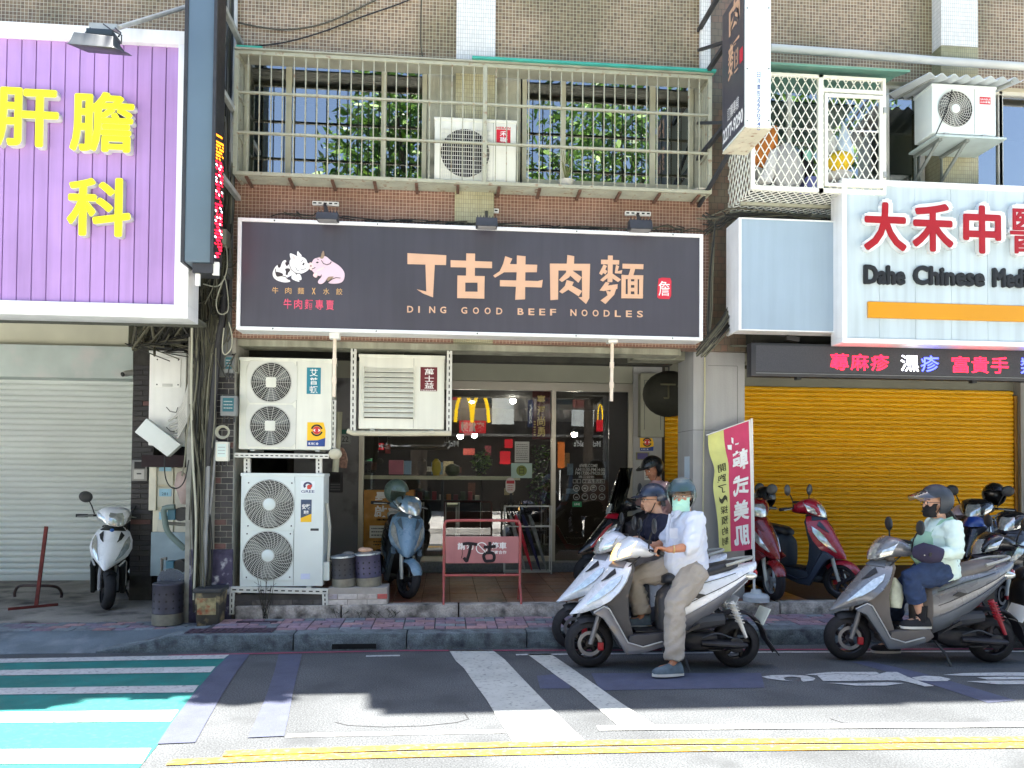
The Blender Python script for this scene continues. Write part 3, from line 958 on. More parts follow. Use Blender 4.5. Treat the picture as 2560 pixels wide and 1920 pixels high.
stuff_on(1112, 1150, 1160, 1189, 11.05, 'planter', 'low planter at the middle of the window counter', 'planter', mat('planter_g', (72, 80, 44), 0.7), 'round')
# foliage plants inside the window
M_LEAF = [mat('leaf_%d' % i, c, 0.5, var=0.25, vs=10) for i, c in enumerate([(60, 96, 34), (84, 120, 44), (108, 140, 58), (46, 78, 32)])]
def foliage(b, c, r, n, size, seed, mi_n=4):
 q = random.Random(seed)
 c = V(c)
 for _ in range(n):
  while True:
   p = V((q.uniform(-1, 1), q.uniform(-1, 1), q.uniform(-1, 1)))
   if p.length < 1: break
  p = V((p.x * r[0], p.y * r[1], p.z * r[2])) + c
  s = size * q.uniform(.6, 1.4)
  d = V((q.gauss(0, 1), q.gauss(0, 1), q.gauss(0, .6))).normalized()
  e = d.cross(V((q.gauss(0, 1), q.gauss(0, 1), q.gauss(0, 1)))).normalized()
  b.cm = q.randrange(mi_n)
  b._add([p - d * s, p + e * s * .38, p + d * s, p - e * s * .38], [(0, 1, 2, 3)])
for px, py, rr, lab, sd in ((1350, 1190, (.2, .14, .5), 'leafy plant behind the umbrella stand inside the glass', 5), (1205, 1155, (.16, .1, .2), 'small leafy plant on the window counter', 6)):
 p = U(px, py, 11.4)
 t = thing('potted_plant', lab, 'plant', (p.x, 11.4, AZ))
 b = B()
 foliage(b, p, rr, 260, .035, sd)
 b.ob('foliage', M_LEAF, t, smooth=0)
 b = B()
 b.tube([(p.x, 11.4, AZ + .25), p], .012, 6)
 b.ob('stem', M_WOODDK, t)
 b = B()
 b.lathe([(.0, 0), (.1, 0), (.14, .28), (.12, .28), (.11, .24), (0, .24)], (p.x, 11.4, AZ + .02), 16)
 b.ob('pot', M_CONC, t)
# posters and papers
def paper(name, lab, cat, px0, py0, px1, py1, Y, mt, th=.003, parent=None):
 xa, xb, za, zb = RC(px0, py0, px1, py1, Y)
 b = B()
 b.box(xa, xb, Y, Y + th, za, zb)
 return b.ob(name, mt, parent, lab if parent is None else None, cat if parent is None else None, smooth=0), (xa, xb, za, zb)
def lines(parent, rect, Y, mt, n, x0=.1, x1=.9, z0=.1, z1=.9, h=.35, seed=1, name='print'):
 xa, xb, za, zb = rect
 q = random.Random(seed)
 b = B()
 for i in range(n):
  zc = zb - (zb - za) * ((1 - z1) + (z1 - z0) * (i + .5) / n)
  hh = (zb - za) * (z1 - z0) / n * h / 2
  x = x0
  while x < x1 - .02:
   wd = q.uniform(.04, .16)
   e = min(x + wd, x1)
   b.box(xa + (xb - xa) * x, xa + (xb - xa) * e, Y - .0012, Y - .0004, zc - hh, zc + hh)
   x = e + .03
 return b.ob(name, mt, parent, smooth=0)
M_INK = mat('ink', (30, 30, 30), 0.7, var=0)
M_INKW = mat('white_print', (232, 232, 228), 0.6, var=0)
M_INKG = mat('grey_print', (165, 165, 160), 0.6, var=0)
po, rc_ = paper('poster_board', 'tall ochre poster board standing against the shop window', 'poster', 909, 1225, 1033, 1396, SY - .06, mat('ochre_poster', (176, 122, 40), 0.45, var=0.25, vs=7, dirt=(206, 160, 96), dirt_amt=0.4, dirt_s=6), .012)
text('尋', *RC(937, 1230, 975, 1262, SY - .061), SY - .061, M_INKW, po, bold=.03)
text('啟', *RC(935, 1264, 968, 1293, SY - .061), SY - .061, M_INKW, po, bold=.03)
text('事', *RC(970, 1268, 998, 1293, SY - .061), SY - .061, M_INKW, po, bold=.03)
part('print_bar', M_INK, po, *RC(942, 1296, 996, 1301, SY)[:2], SY + .057, SY - .06, *RC(942, 1296, 996, 1301, SY)[2:], bev=0)
q_, r2_ = paper('note', None, None, 924, 1314, 966, 1345, SY - .064, mat('note_paper', (214, 210, 196), 0.7), .002, po)
lines(q_, r2_, SY - .064, M_INK, 3, h=.3, seed=4)
lines(po, RC(930, 1348, 975, 1366, SY), SY - .06, M_INK, 2, h=.4, seed=9)
bn, rc_ = paper('hanging_banner', 'narrow maroon banner with gold writing hung behind the glass', 'banner', 1331, 973, 1376, 1098, SY + .09, mat('maroon_cloth', (84, 34, 36), 0.8, var=0.2), .006)
M_GOLD = mat('gold_print', (222, 190, 110), 0.5, var=0)
for i, ch in enumerate('臺灣尚勇'):
 text(ch, *RC(1343, 988 + i * 26.5, 1363, 1012 + i * 26.5, SY + .089), SY + .088, M_GOLD, bn, 'letter', bold=.02)
lines(bn, RC(1336, 1050, 1341, 1090, SY), SY + .09, M_GOLD, 6, h=.5, x0=0, x1=1, z0=0, z1=1)
pp, rc_ = paper('notice', 'grey typed notice taped to the shop window', 'notice', 1287, 1104, 1323, 1156, SY - .001, mat('grey_notice', (170, 170, 164), 0.6), .003)
lines(pp, rc_, SY - .001, M_INK, 9, h=.28, seed=3)
pp, rc_ = paper('poster', 'pale green round-motif poster below the typed notice', 'poster', 1278, 1158, 1330, 1195, SY - .001, mat('pale_poster', (160, 182, 172), 0.6), .003)
b = B()
cx_, cz_ = (rc_[0] + rc_[1]) / 2, (rc_[2] + rc_[3]) / 2
b.lathe([(0, SY - .003), (.075, SY - .003), (.075, SY - .001)], (cx_, 0, cz_), 24, 'y')
b.ob('disc', mat('motif_green', (112, 122, 60), 0.7), pp)
text('日', cx_ - .035, cx_ + .035, cz_ - .05, cz_ + .05, SY - .004, mat('motif_dk', (58, 66, 34), 0.7), pp)
b = B()
xa, xb, za, zb = RC(1264, 1194, 1288, 1233, SY)
r_ = (xb - xa) / 2
pl = [((xa + xb) / 2 + r_ * math.cos(a), zb - r_ + r_ * math.sin(a)) for a in [i * PI / 10 for i in range(11)]] + [((xa + xb) / 2 + r_ * math.cos(a), za + r_ + r_ * math.sin(a)) for a in [PI + i * PI / 10 for i in range(11)]]
b.prism(pl, 'y', SY - .001, SY + .003)
st = b.ob('sticker', mat('sticker_white', (206, 196, 190), 0.6), None, 'oval red-topped sticker on the shop window', 'sticker', smooth=0)
part('band', mat('sticker_red', (176, 40, 50), 0.6), st, xa + .012, xb - .012, SY - .003, SY - .0012, zb - .085, zb - .04, bev=0)
lines(st, (xa, xb, za, zb), SY - .001, mat('sticker_red', (176, 40, 50)), 3, .2, .8, .15, .55, seed=8)
# lettering on the door glass
dz = SY + .008
def dtext(s, a, b_, c_, d_, bold=.01, mt=M_INKG):
 text(s, *RC(a, b_, c_, d_, dz), dz, mt, door, bold=bold)
dtext('#WELCOME', 1448, 1160, 1494, 1169)
dtext('AM11:30-PM14:00', 1438, 1170, 1512, 1178)
dtext('PM17:00-PM20:30', 1438, 1179, 1512, 1187)
dtext('週二公休', 1446, 1189, 1486, 1195)
b = B()
for (a, b_, c_, d_) in ((1432, 1198, 1441, 1208), (1443, 1198, 1452, 1208), (1456, 1198, 1512, 1208)):
 xa, xb, za, zb = RC(a, b_, c_, d_, dz)
 for p, q, r_, s in ((xa, xb, za, za + .006), (xa, xb, zb - .006, zb), (xa, xa + .006, za, zb), (xb - .006, xb, za, zb)):
  b.box(p, q, dz - .001, dz, r_, s)
for row, cy in enumerate((1220.5, 1242)):
 for k in range(4):
  p = U(1441 + k * 21.3, cy, dz)
  for i in range(20):
   a0, a1 = 2 * PI * i / 20, 2 * PI * (i + 1) / 20
   b.quad(*[p + V((math.cos(a) * r, 0, math.sin(a) * r)) for a, r in ((a0, .047), (a1, .047), (a1, .038), (a0, .038))])
  qd = random.Random(row * 4 + k)
  for i in range(3):
   x = qd.uniform(-.018, .018)
   z = qd.uniform(-.02, .02)
   b.box(p.x - .02, p.x + .02, dz - .001, dz, p.z + z - .004, p.z + z + .004)
b.ob('lettering', M_INKG, door, smooth=0)
dtext('丁古牛肉麵', 1459, 1199, 1509, 1207)
pp, rc_ = paper('sticker', 'small green card stuck low on the shop door', 'sticker', 1431, 1254, 1454, 1267, SY + .004, mat('green_card', (40, 130, 84), 0.5), .003)
text('LINE', *RC(1436, 1258, 1450, 1263, SY), SY + .003, M_INKW, pp, bold=.02)
# notices on the grey pier
def alarm_sticker(px0, py0, px1, py1, Y, lab):
 xa, xb, za, zb = RC(px0, py0, px1, py1, Y)
 wd, h = xb - xa, zb - za
 b = B()
 b.prism([(xa, za), (xb - wd * .03, za), (xb, zb - h * .35), (xb - wd * .12, zb), (xa, zb)], 'y', Y - .0005, Y - .003)
 s = b.ob('security_sticker', mat('sticker_yellow', (238, 186, 20), 0.5, var=.03), None, lab, 'sticker', smooth=0)
 b = B()
 b.prism([(xa, za), (xb - wd * .03, za), (xb - wd * .01, za + h * .36), (xa + wd * .6, za + h * .26), (xa, za + h * .24)], 'y', Y - .003, Y - .0036)
 b.ob('blue_corner', mat('sticker_blue', (24, 62, 132), 0.5), s, smooth=0)
 c = V((xa + wd * .52, 0, za + h * .67))
 b = B()
 def arc(a0, a1, r0, r1, mi_, yy):
  b.cm = mi_
  n = 14
  for i in range(n):
   t0, t1 = a0 + (a1 - a0) * i / n, a0 + (a1 - a0) * (i + 1) / n
   b.quad(*[(c.x + math.cos(t) * r, yy, c.z + math.sin(t) * r) for t, r in ((t0, r0), (t1, r0), (t1, r1), (t0, r1))])
 R_ = wd * .33
 arc(math.radians(15), math.radians(165), R_ * .72, R_, 0, Y - .0042)
 arc(math.radians(195), math.radians(345), R_ * .72, R_, 0, Y - .0042)
 arc(0, 2 * PI, .0001, R_ * .66, 1, Y - .0042)
 b.cm = 2
 b._add([(c.x + x * R_ * .62, Y - .0048, c.z + z * R_ * .62) for x, z in ((-1, 0), (-.6, .32), (0, .46), (.6, .32), (1, 0), (.6, -.32), (0, -.46), (-.6, -.32))], [list(range(8))])
 arc(0, 2 * PI, .0001, R_ * .3, 1, Y - .0054)
 b.ob('eye_emblem', [M_INK, mat('emblem_red', (200, 40, 50), 0.5, var=0), M_INKW], s, smooth=0)
 text('新光保全', xa + wd * .08, xa + wd * .62, za + h * .06, za + h * .17, Y - .004, M_INKW, s, bold=.03)
 return s
alarm_sticker(1600, 1095, 1634, 1127, SY - .055, 'yellow eye-emblem security sticker on the grey pier')
pp, rc_ = paper('notice', 'small framed violet card under the pier sticker', 'notice', 1590, 1131, 1623, 1150, SY - .06, mat('frame_olive', (120, 118, 90), 0.6), .008)
xa, xb, za, zb = rc_
part('card', mat('violet_card', (84, 78, 128), 0.5), pp, xa + .02, xb - .02, SY - .063, SY - .0605, za + .012, zb - .012, bev=0)
pp, rc_ = paper('notice', 'white printed slip on the pier behind the pink shirt', 'notice', 1611, 1166, 1634, 1200, SY - .056, mat('slip_white', (214, 214, 208), 0.6), .004)
lines(pp, rc_, SY - .056, M_INK, 6, h=.35, seed=6)
b = B()
p = U(1672, 985, 9.6)
t = thing('round_lantern', 'large dark round lantern hanging beside the grey pillar', 'lantern', p)
b.ball(p, (.34, .3, .30), 20, 12)
b.ob('shade', mat('lantern_cloth', (40, 40, 30), 0.8, var=0.25, vs=6), t)
b = B()
b.cyl(p + V((0, 0, .29)), V((p.x, p.y, 3.37)), .012, 8)
b.ob('hanger', M_DARK, t)
text('丁古', p.x - .2, p.x + .22, p.z - .1, p.z + .12, p.y - .305, mat('lantern_ink', (86, 84, 62), 0.8), t, bold=.01)
# umbrella rack in front of the window
xa, xb, za, zb = RC(1261, 1265, 1376, 1398, SY - .25)
t = thing('umbrella_rack', 'white wire umbrella rack in front of the shop window', 'rack', ((xa + xb) / 2, SY - .2, AZ))
b = B()
for yy in (SY - .36, SY - .18):
 for xx in (xa, xb):
  b.bar((xx, yy, AZ), (xx, yy, zb), .014)
 for zz in (AZ + .03, (za + zb) / 2 + .09, zb):
  b.bar((xa, yy, zz), (xb, yy, zz), .014)
for xx in (xa, xb):
 for zz in (AZ + .03, (za + zb) / 2 + .09, zb):
  b.bar((xx, SY - .36, zz), (xx, SY - .18, zz), .014)
for k in range(1, 5):
 xx = xa + (xb - xa) * k / 5
 b.bar((xx, SY - .36, zb), (xx, SY - .18, zb), .008)
b.ob('wire_frame', mat('wire_white', (206, 206, 202), 0.4), t)
for i, (f0, f1, cm, lab) in enumerate(((.05, .45, (150, 150, 148), 'clear folded umbrella leaning in the rack'), (.15, .6, (196, 40, 60), 'red and white folded umbrella in the rack'), (.3, .78, (34, 34, 72), 'navy folded umbrella in the rack'), (.45, .92, (120, 122, 120), 'grey patterned folded umbrella in the rack'))):
 a, e = V((xa + (xb - xa) * f0, SY - .27, zb + .05)), V((xa + (xb - xa) * f1, SY - .27, AZ + .04))
 u = thing('umbrella', lab, 'umbrella', e, group='umbrellas in the rack')
 d = (a - e)
 b = B()
 b.tube([e, e + d * .12, e + d * .7, e + d * .82], [.006, .018, .032, .012], 8)
 b.ob('canopy', mat('umbrella_%d' % i, cm, 0.6, var=0.3, vs=20), u)
 b = B()
 b.tube([e + d * .8, e + d * .95, e + d + V((.03, 0, .03)), e + d + V((.07, 0, 0))], .008, 6)
 b.ob('handle', M_BLACK, u)
# ================================================================ the black shop sign
GY = 7.60
sx0, sx1, sz0, sz1 = -2.045, 2.624, 3.015, 4.117
M_FRAMEW = mat('frame_white', (232, 232, 230), 0.35, var=0.05, streak=.08)
SG = thing('shop_sign', 'long charcoal shop sign with tan lettering and white frame', 'sign', (0.3, GY, sz0))
part('face', mat('sign_charcoal', (70, 68, 76), 0.34, var=0.10, vs=1.0, streak=.1), SG, sx0 + .03, sx1 - .03, GY, GY + .2, sz0 + .03, sz1 - .03, bev=0)
for a in ((sx0, sx1, sz1 - .035, sz1), (sx0, sx1, sz0, sz0 + .035), (sx0, sx0 + .035, sz0 + .035, sz1 - .035), (sx1 - .035, sx1, sz0 + .035, sz1 - .035)):
 part('frame', M_FRAMEW, SG, a[0], a[1], GY - .02, GY + .22, a[2], a[3], bev=.003)
b = B()
for k in range(5):
 for zz in (sz0 + .018, sz1 - .018):
  b.ball((sx0 + .35 + k * 1.0, GY - .021, zz), .008, 6, 4)
b.ob('screw', M_DARK, SG, kind='stuff')
for xx in (-1.2, .3, 1.9):
 part('bracket', M_DARK, SG, xx, xx + .04, GY + .2, FY, sz1 - .2, sz1 - .14)
 part('bracket', M_DARK, SG, xx, xx + .04, GY + .2, 8.05, sz0 + .1, sz0 + .16)
M_TAN = mat('tan_letter', (206, 165, 134), 0.5, var=0.03)
def zA(pts): return [U(560 + x / 3.253, 500 + y / 3.253, GY) for x, y in pts]
def zB(pts): return [U(1200 + x / 3.253, 500 + y / 3.253, GY) for x, y in pts]
LY = GY - .001
strokes([zA([(1492, 433), (1808, 450), (1806, 530), (1492, 522)]), zA([(1638, 515), (1715, 515), (1700, 792), (1622, 762), (1568, 727), (1645, 745)])], LY, M_TAN, SG)
strokes([zA([(1970, 435), (2042, 437), (2040, 620), (1968, 620)]), zA([(1843, 490), (2180, 503), (2180, 555), (1843, 547)]), zA([(1898, 615), (1962, 617), (1962, 800), (1896, 797)]), zA([(2062, 620), (2120, 620), (2117, 802), (2062, 802)]), zA([(1900, 615), (2120, 620), (2118, 673), (1900, 672)]), zA([(1898, 745), (2118, 748), (2117, 803), (1896, 798)])], LY, M_TAN, SG)
strokes([zB([(205, 458), (262, 478), (232, 545), (190, 592), (122, 632), (108, 615), (160, 580), (188, 520)]), zB([(300, 452), (370, 458), (366, 808), (286, 812), (298, 600)]), zB([(190, 520), (465, 528), (462, 588), (190, 588)]), zB([(162, 652), (470, 660), (510, 650), (502, 712), (162, 702)])], LY, M_TAN, SG)
strokes([zB([(568, 518), (638, 518), (634, 810), (572, 815)]), zB([(570, 518), (895, 520), (893, 575), (570, 573)]), zB([(828, 522), (895, 520), (888, 800), (862, 846), (800, 792), (830, 790)]), zB([(710, 448), (766, 458), (762, 560), (726, 628), (666, 668), (642, 650), (700, 590)]), zB([(748, 572), (828, 630), (800, 674), (726, 610)]), zB([(704, 652), (762, 668), (740, 716), (668, 762), (644, 745), (690, 700)]), zB([(735, 690), (830, 742), (802, 784), (716, 728)])], LY, M_TAN, SG)
strokes([zB([(1040, 452), (1080, 453), (1076, 668), (1036, 668)]), zB([(984, 486), (1132, 490), (1130, 526), (984, 522)]), zB([(1004, 526), (1034, 538), (990, 612), (968, 598)]), zB([(1010, 560), (1036, 580), (1020, 606), (996, 590)]), zB([(1106, 528), (1130, 540), (1118, 580), (1156, 572), (1150, 600), (1096, 596)]), zB([(1040, 596), (1060, 618), (1000, 664), (976, 652)]), zB([(1074, 598), (1146, 648), (1122, 668), (1066, 632)]),
         zB([(1022, 668), (1052, 676), (1010, 742), (972, 736)]), zB([(1016, 700), (1118, 686), (1116, 724), (1006, 740)]), zB([(1082, 690), (1118, 690), (1090, 772), (1020, 846), (980, 818), (1050, 766)]), zB([(1024, 738), (1056, 746), (1074, 772), (1040, 782)]),
         zB([(1158, 520), (1328, 524), (1326, 564), (1158, 558)]), zB([(1224, 556), (1262, 558), (1244, 616), (1206, 616)]), zB([(1150, 610), (1184, 612), (1182, 798), (1148, 800)]), zB([(1294, 614), (1326, 614), (1322, 802), (1292, 802)]), zB([(1150, 612), (1326, 614), (1326, 646), (1150, 644)]), zB([(1150, 766), (1324, 770), (1322, 802), (1148, 800)]), zB([(1200, 640), (1226, 640), (1224, 780), (1200, 780)]), zB([(1254, 640), (1280, 640), (1278, 780), (1254, 780)]), zB([(1224, 664), (1256, 664), (1256, 692), (1224, 692)]), zB([(1224, 716), (1256, 716), (1256, 744), (1224, 744)])], LY, M_TAN, SG)
x0 = 0
for wd_, a, c in (('DING', 1018, 1116), ('GOOD', 1153, 1258), ('BEEF', 1294, 1390), ('NOODLES', 1426, 1608)):
 n = len(wd_)
 step = (c - a + 12) / n
 for i, ch in enumerate(wd_):
  cx_ = a + step * i
  text(ch, *RC(cx_, 765 + (cx_ - 1018) * .021, cx_ + (15 if ch != 'I' else 4), 781.5 + (cx_ - 1018) * .021, GY), GY - .003, M_TAN, SG, 'letter', bold=.02)
# seal
M_SEAL = mat('seal_red', (196, 44, 62), 0.5, var=.05)
b = B()
b.prism([(p.x, p.z) for p in zB([(1452, 640), (1480, 632), (1546, 636), (1556, 660), (1554, 780), (1540, 806), (1456, 804), (1440, 790), (1444, 700)])], 'y', LY, LY - .004)
seal = b.ob('seal', M_SEAL, SG, smooth=0)
text('詹', *RC(1646, 703, 1674, 740, GY), LY - .005, M_INKW, seal, bold=.0)
# cow-and-pig emblem
def zL(pts): return [U(660 + x / 8.296, 600 + y / 8.296, GY) for x, y in pts]
def blob(pts, n=3):
 """closed smooth outline through the points"""
 out = []
 k = len(pts)
 for i in range(k):
  p0, p1, p2, p3 = (V((*pts[(i + j) % k], 0)) for j in (-1, 0, 1, 2))
  for s in range(n):
   t = s / n
   out.append(tuple((p1 + (p2 - p0) * t / 2 + (p0 * 2 - p1 * 5 + p2 * 4 - p3) * t * t / 2 + (p1 * 3 - p0 - p2 * 3 + p3) * t ** 3 / 2)[:2]))
 return out
EM = B()
lay = [0]
def em(pts, mi_, smooth=True):
 lay[0] += 1
 EM.cm = mi_
 p = zL(blob(pts) if smooth else pts)
 EM.prism([(q.x, q.z) for q in p], 'y', LY, LY - .001 - lay[0] * .0005)
def ln(pts, wd=9):
 for (x0, y0), (x1, y1) in zip(pts[:-1], pts[1:]):
  dx, dy = x1 - x0, y1 - y0
  l_ = math.hypot(dx, dy) or 1
  nx, ny = -dy / l_ * wd / 2, dx / l_ * wd / 2
  em([(x0 + nx, y0 + ny), (x1 + nx, y1 + ny), (x1 - nx, y1 - ny), (x0 - nx, y0 - ny)], 2, False)
em([(180, 700), (215, 590), (285, 520), (330, 580), (385, 450), (455, 420), (470, 510), (540, 520), (620, 680), (560, 740), (480, 790), (550, 855), (440, 880), (300, 850), (210, 790)], 0)
em([(240, 670), (300, 665), (390, 700), (380, 740), (270, 760)], 2)
em([(440, 600), (520, 590), (545, 630), (505, 680), (490, 725), (450, 720), (455, 660)], 2)
em([(285, 540), (310, 580), (350, 540), (340, 500), (300, 505)], 2)
em([(440, 480), (470, 545), (510, 500), (480, 450)], 2)
em([(600, 690), (650, 690), (700, 790), (735, 865), (640, 840), (570, 790)], 0)
em([(680, 715), (750, 715), (780, 815), (730, 830), (690, 780)], 0)
em([(690, 320), (700, 232), (745, 280), (785, 330), (730, 345)], 0)
em([(530, 470), (560, 400), (640, 350), (770, 345), (870, 400), (905, 480), (940, 500), (935, 600), (850, 670), (730, 705), (620, 670), (550, 590)], 0)
em([(540, 285), (610, 300), (690, 345), (700, 400), (610, 440), (555, 390)], 0)
em([(590, 325), (650, 350), (660, 390), (610, 400)], 3)
em([(795, 520), (825, 470), (845, 490), (825, 530)], 2)
ln([(770, 460), (790, 435), (820, 425)])
ln([(765, 615), (830, 612), (870, 590)])
ln([(660, 560), (680, 620), (730, 650)])
ln([(530, 520), (570, 620), (660, 690), (760, 700)])
ln([(240, 600), (245, 690), (280, 760), (360, 745), (450, 765), (510, 830)])
em([(1000, 470), (1050, 400), (1150, 370), (1280, 345), (1400, 440), (1560, 540), (1660, 660), (1670, 790), (1610, 880), (1480, 910), (1335, 890), (1420, 810), (1345, 770), (1280, 850), (1210, 910), (1135, 905), (1130, 850), (1200, 760), (1110, 740), (1010, 650), (960, 560)], 1)
em([(945, 490), (985, 478), (1025, 520), (1020, 590), (980, 630), (940, 590)], 3)
em([(1140, 355), (1180, 365), (1200, 290), (1235, 230), (1258, 300), (1240, 380), (1190, 398)], 4)
em([(1080, 475), (1110, 458), (1142, 475), (1110, 492)], 2)
em([(965, 545), (980, 525), (993, 548), (980, 568)], 2)
em([(1100, 630), (1180, 590), (1260, 560), (1230, 610), (1120, 660)], 3)
em([(1020, 740), (1060, 690), (1110, 690), (1110, 760), (1070, 785)], 3)
em([(1310, 830), (1350, 775), (1450, 770), (1390, 820), (1340, 860)], 4)
ln([(1195, 430), (1240, 500), (1310, 525), (1380, 500), (1400, 460)], 14)
ln([(1000, 610), (1040, 600), (1070, 575)])
ln([(1100, 400), (1140, 420)])
ln([(1200, 730), (1180, 790)])
ln([(1330, 890), (1420, 820), (1500, 790), (1590, 800)])
EM.ob('emblem', [mat('emblem_white', (240, 240, 238), .5, var=0), mat('emblem_pink', (218, 192, 202), .5, var=0), mat('emblem_line', (56, 50, 52), .6, var=0), mat('emblem_blush', (240, 205, 200), .5, var=0), mat('emblem_horn', (150, 128, 104), .5, var=0)], SG, smooth=0)
for ch, px in zip('牛肉麵x水餃', (680.5, 713, 744.5, 780, 808, 840.5)):
 text(ch, *RC(px, 718 + (px - 680) * .02, px + (9 if ch == 'x' else 15.5), 734 + (px - 680) * .02, GY), GY - .003, mat('gold_small', (214, 170, 110), .5, var=0), SG, 'letter', bold=.0)
for i, ch in enumerate('牛肉麵專賣'):
 text(ch, *RC(709 + i * 26.5, 747 + i * .8, 729 + i * 26.5, 772 + i * .8, GY), GY - .003, mat('pink_small', (222, 84, 110), .5, var=0), SG, 'letter', bold=.008)
# sign floodlights on brackets
def sign_lamp(lab, bx0, bx1, by, lx0, lx1, ly0, ly1, ax):
 p = U((lx0 + lx1) / 2, ly1, 7.45)
 t = thing('sign_floodlight', lab, 'floodlight', p, group='floodlights over the charcoal sign')
 xa, xb, za, zb = RC(lx0, ly0, lx1, ly1, 7.45)
 b = B()
 b.prism([(7.38, za), (7.53, za + .01), (7.5, zb), (7.42, zb)], 'x', xa, xb)
 for k in range(7):
  xx = xa + (xb - xa) * (k + .5) / 7
  b.box(xx - .004, xx + .004, 7.42, 7.5, zb, zb + .02)
 b.ob('housing', M_DARK, t, bev=.005)
 part('lens', mat('lamp_lens', (150, 150, 150), .2), t, xa + .015, xb - .015, 7.40, 7.5, za - .004, za + .004, bev=0)
 xa, xb, za, zb = RC(bx0, by, bx1, by + 10, FY - .03)
 b = B()
 b.box(xa, xb, FY - .04, FY - .005, za, zb)
 br_ = b.ob('wall_bracket', M_WHITE, t, bev=.003)
 b = B()
 for k in range(5):
  xx = xa + (xb - xa) * (k + .5) / 5
  b.box(xx - .018, xx + .014, FY - .042, FY - .0395, za + .014, zb - .014)
 b.ob('slot', M_INK, br_, smooth=0, kind='stuff')
 b = B()
 b.bar(U(ax, by + 8, FY - .04), U((lx0 + lx1) / 2, ly0 + 3, 7.5), .03, .02)
 b.ob('arm', M_DARK, t)
sign_lamp('floodlight above the cow-and-pig emblem', 781, 847, 504, 792, 846, 533, 553, 812)
sign_lamp('floodlight above the middle of the charcoal sign', 1184, 1247, 521, 1190, 1243, 546, 570, 1216)
sign_lamp('floodlight above the end letter of the charcoal sign', 1563, 1627, 529, 1572, 1628, 552, 577, 1594)
# awning crank rods hanging below the sign
for px, y0, y1, lab in ((837, 848, 992, 'cream awning rod hanging in front of the twin-fan condenser'), (1530.5, 858, 1003, 'cream awning rod hanging in front of the shop door')):
 a, e = U(px, y0, 7.7), U(px - 2, y1, 7.7)
 t = thing('awning_rod', lab, 'rod', e, group='cream rods hanging under the sign')
 b = B()
 b.tube([e, a], .018, 8)
 for f in (.28, .62):
  q = e.lerp(a, f)
  b.tube([q - V((0, 0, .03)), q + V((0, 0, .03))], .024, 8)
 b.ob('shaft', mat('rod_cream', (222, 206, 184), 0.45), t)
 part('gear_box', M_WHITE, t, a.x - .05, a.x + .05, 7.66, 7.76, a.z, a.z + .07)
# ================================================================ purple clinic sign
PY = 7.25
def rowz(px, py): return U(px, py, PY)
px1 = U(478, 600, PY).x
pz0, pz1 = U(300, 795, PY).z, U(300, 78, PY).z
PS = thing('clinic_sign', 'purple ribbed clinic sign with raised yellow characters', 'sign', (-4, PY, pz0))
pw = 0.128
xr = px1 - .125
b = B()
b.prism([(PY + .02, 0), (PY + .006, .0)], 'z', 0, 1) if False else None
M_PURP = mat('purple_panel', (174, 138, 192), 0.4, var=0.07, vs=2, streak=0.12, rnd=.03)
b = B()
b.prism([(-pw / 2, PY + .02), (-pw / 2 + .006, PY), (pw / 2 - .006, PY), (pw / 2, PY + .02)], 'z', pz0 + .1, pz1 - .1)
me = b.mesh('ribbed_strip', M_PURP, smooth=20)
k = 0
while xr - k * pw > -7.2:
 inst('ribbed_strip', me, PS, loc=(xr - (k + .5) * pw, 0, 0))
 k += 1
part('backing', mat('purple_dark', (70, 46, 92), .6), PS, -7.2, xr, PY + .012, PY + .2, pz0 + .08, pz1 - .08, bev=0)
for a in ((-7.2, px1, pz1 - .125, pz1), (-7.2, px1, pz0, pz0 + .125), (xr, px1, pz0 + .125, pz1 - .125)):
 part('frame', M_FRAMEW, PS, a[0], a[1], PY - .06, PY + .24, a[2], a[3], bev=.004)
M_YL = mat('yellow_letter', (248, 236, 20), 0.4, var=0)
for ch, r in (('肝', (-6, 226, 146, 366)), ('膽', (181, 236, 334, 379)), ('科', (174, 449, 326, 589))):
 me_o = text(ch, *RC(*r, PY - .05), PY - .035, M_YL, PS, 'letter', depth=.035, fat=.014, side=mat('letter_side', (214, 214, 208), .5))
wall('metal_soffit', -7.2, px1, PY + .24, 7.75, pz0 + .02, pz0 + .06, mat('soffit_rib', (92, 92, 80), .6, var=.3, vs=20), BW)
# its floodlight on a long arm
xa, xb, za, zb = RC(190, 92, 306, 143, 6.75)
t = thing('floodlight', 'dark slate floodlight hung over the purple sign', 'floodlight', ((xa + xb) / 2, 6.75, za))
M_SLATE = mat('slate_metal', (38, 50, 58), .5, var=.08)
b = B()
b.rings([[(xa + .05, 6.7, zb), (xb - .07, 6.7, zb - .02), (xb - .07, 6.85, zb - .02), (xa + .05, 6.85, zb)], [(xa + .03, 6.64, zb - .03), (xb - .03, 6.64, zb - .05), (xb - .03, 6.9, zb - .05), (xa + .03, 6.9, zb - .03)],
         [(xa + .02, 6.6, za + .05), (xb - .02, 6.6, za + .03), (xb - .02, 6.95, za + .15), (xa + .02, 6.95, za + .16)], [(xa, 6.58, za + .012), (xb, 6.58, za), (xb, 6.97, za + .14), (xa, 6.97, za + .15)]])
b.ob('housing', M_SLATE, t, bev=.006)
part('ballast_box', M_SLATE, t, xa + .11, xb - .06, 6.68, 6.86, zb - .02, zb + .035, bev=.008)
b = B()
q0, q1 = U(226, 67, 6.9), U(296, 71, 6.9)
b.bar(q0, q1, .05, .05)
b.ob('mount_bar', M_GALV, t)
b = B()
b.tube([U(220, 92, 6.75), U(214, 82, 6.8), U(226, 70, 6.88)], .007, 6)
b.ob('yoke', M_DARK, t)
b = B()
b.tube([U(296, 92, 6.75), U(302, 82, 6.8), U(288, 70, 6.88)], .007, 6)
b.ob('yoke', M_DARK, t)
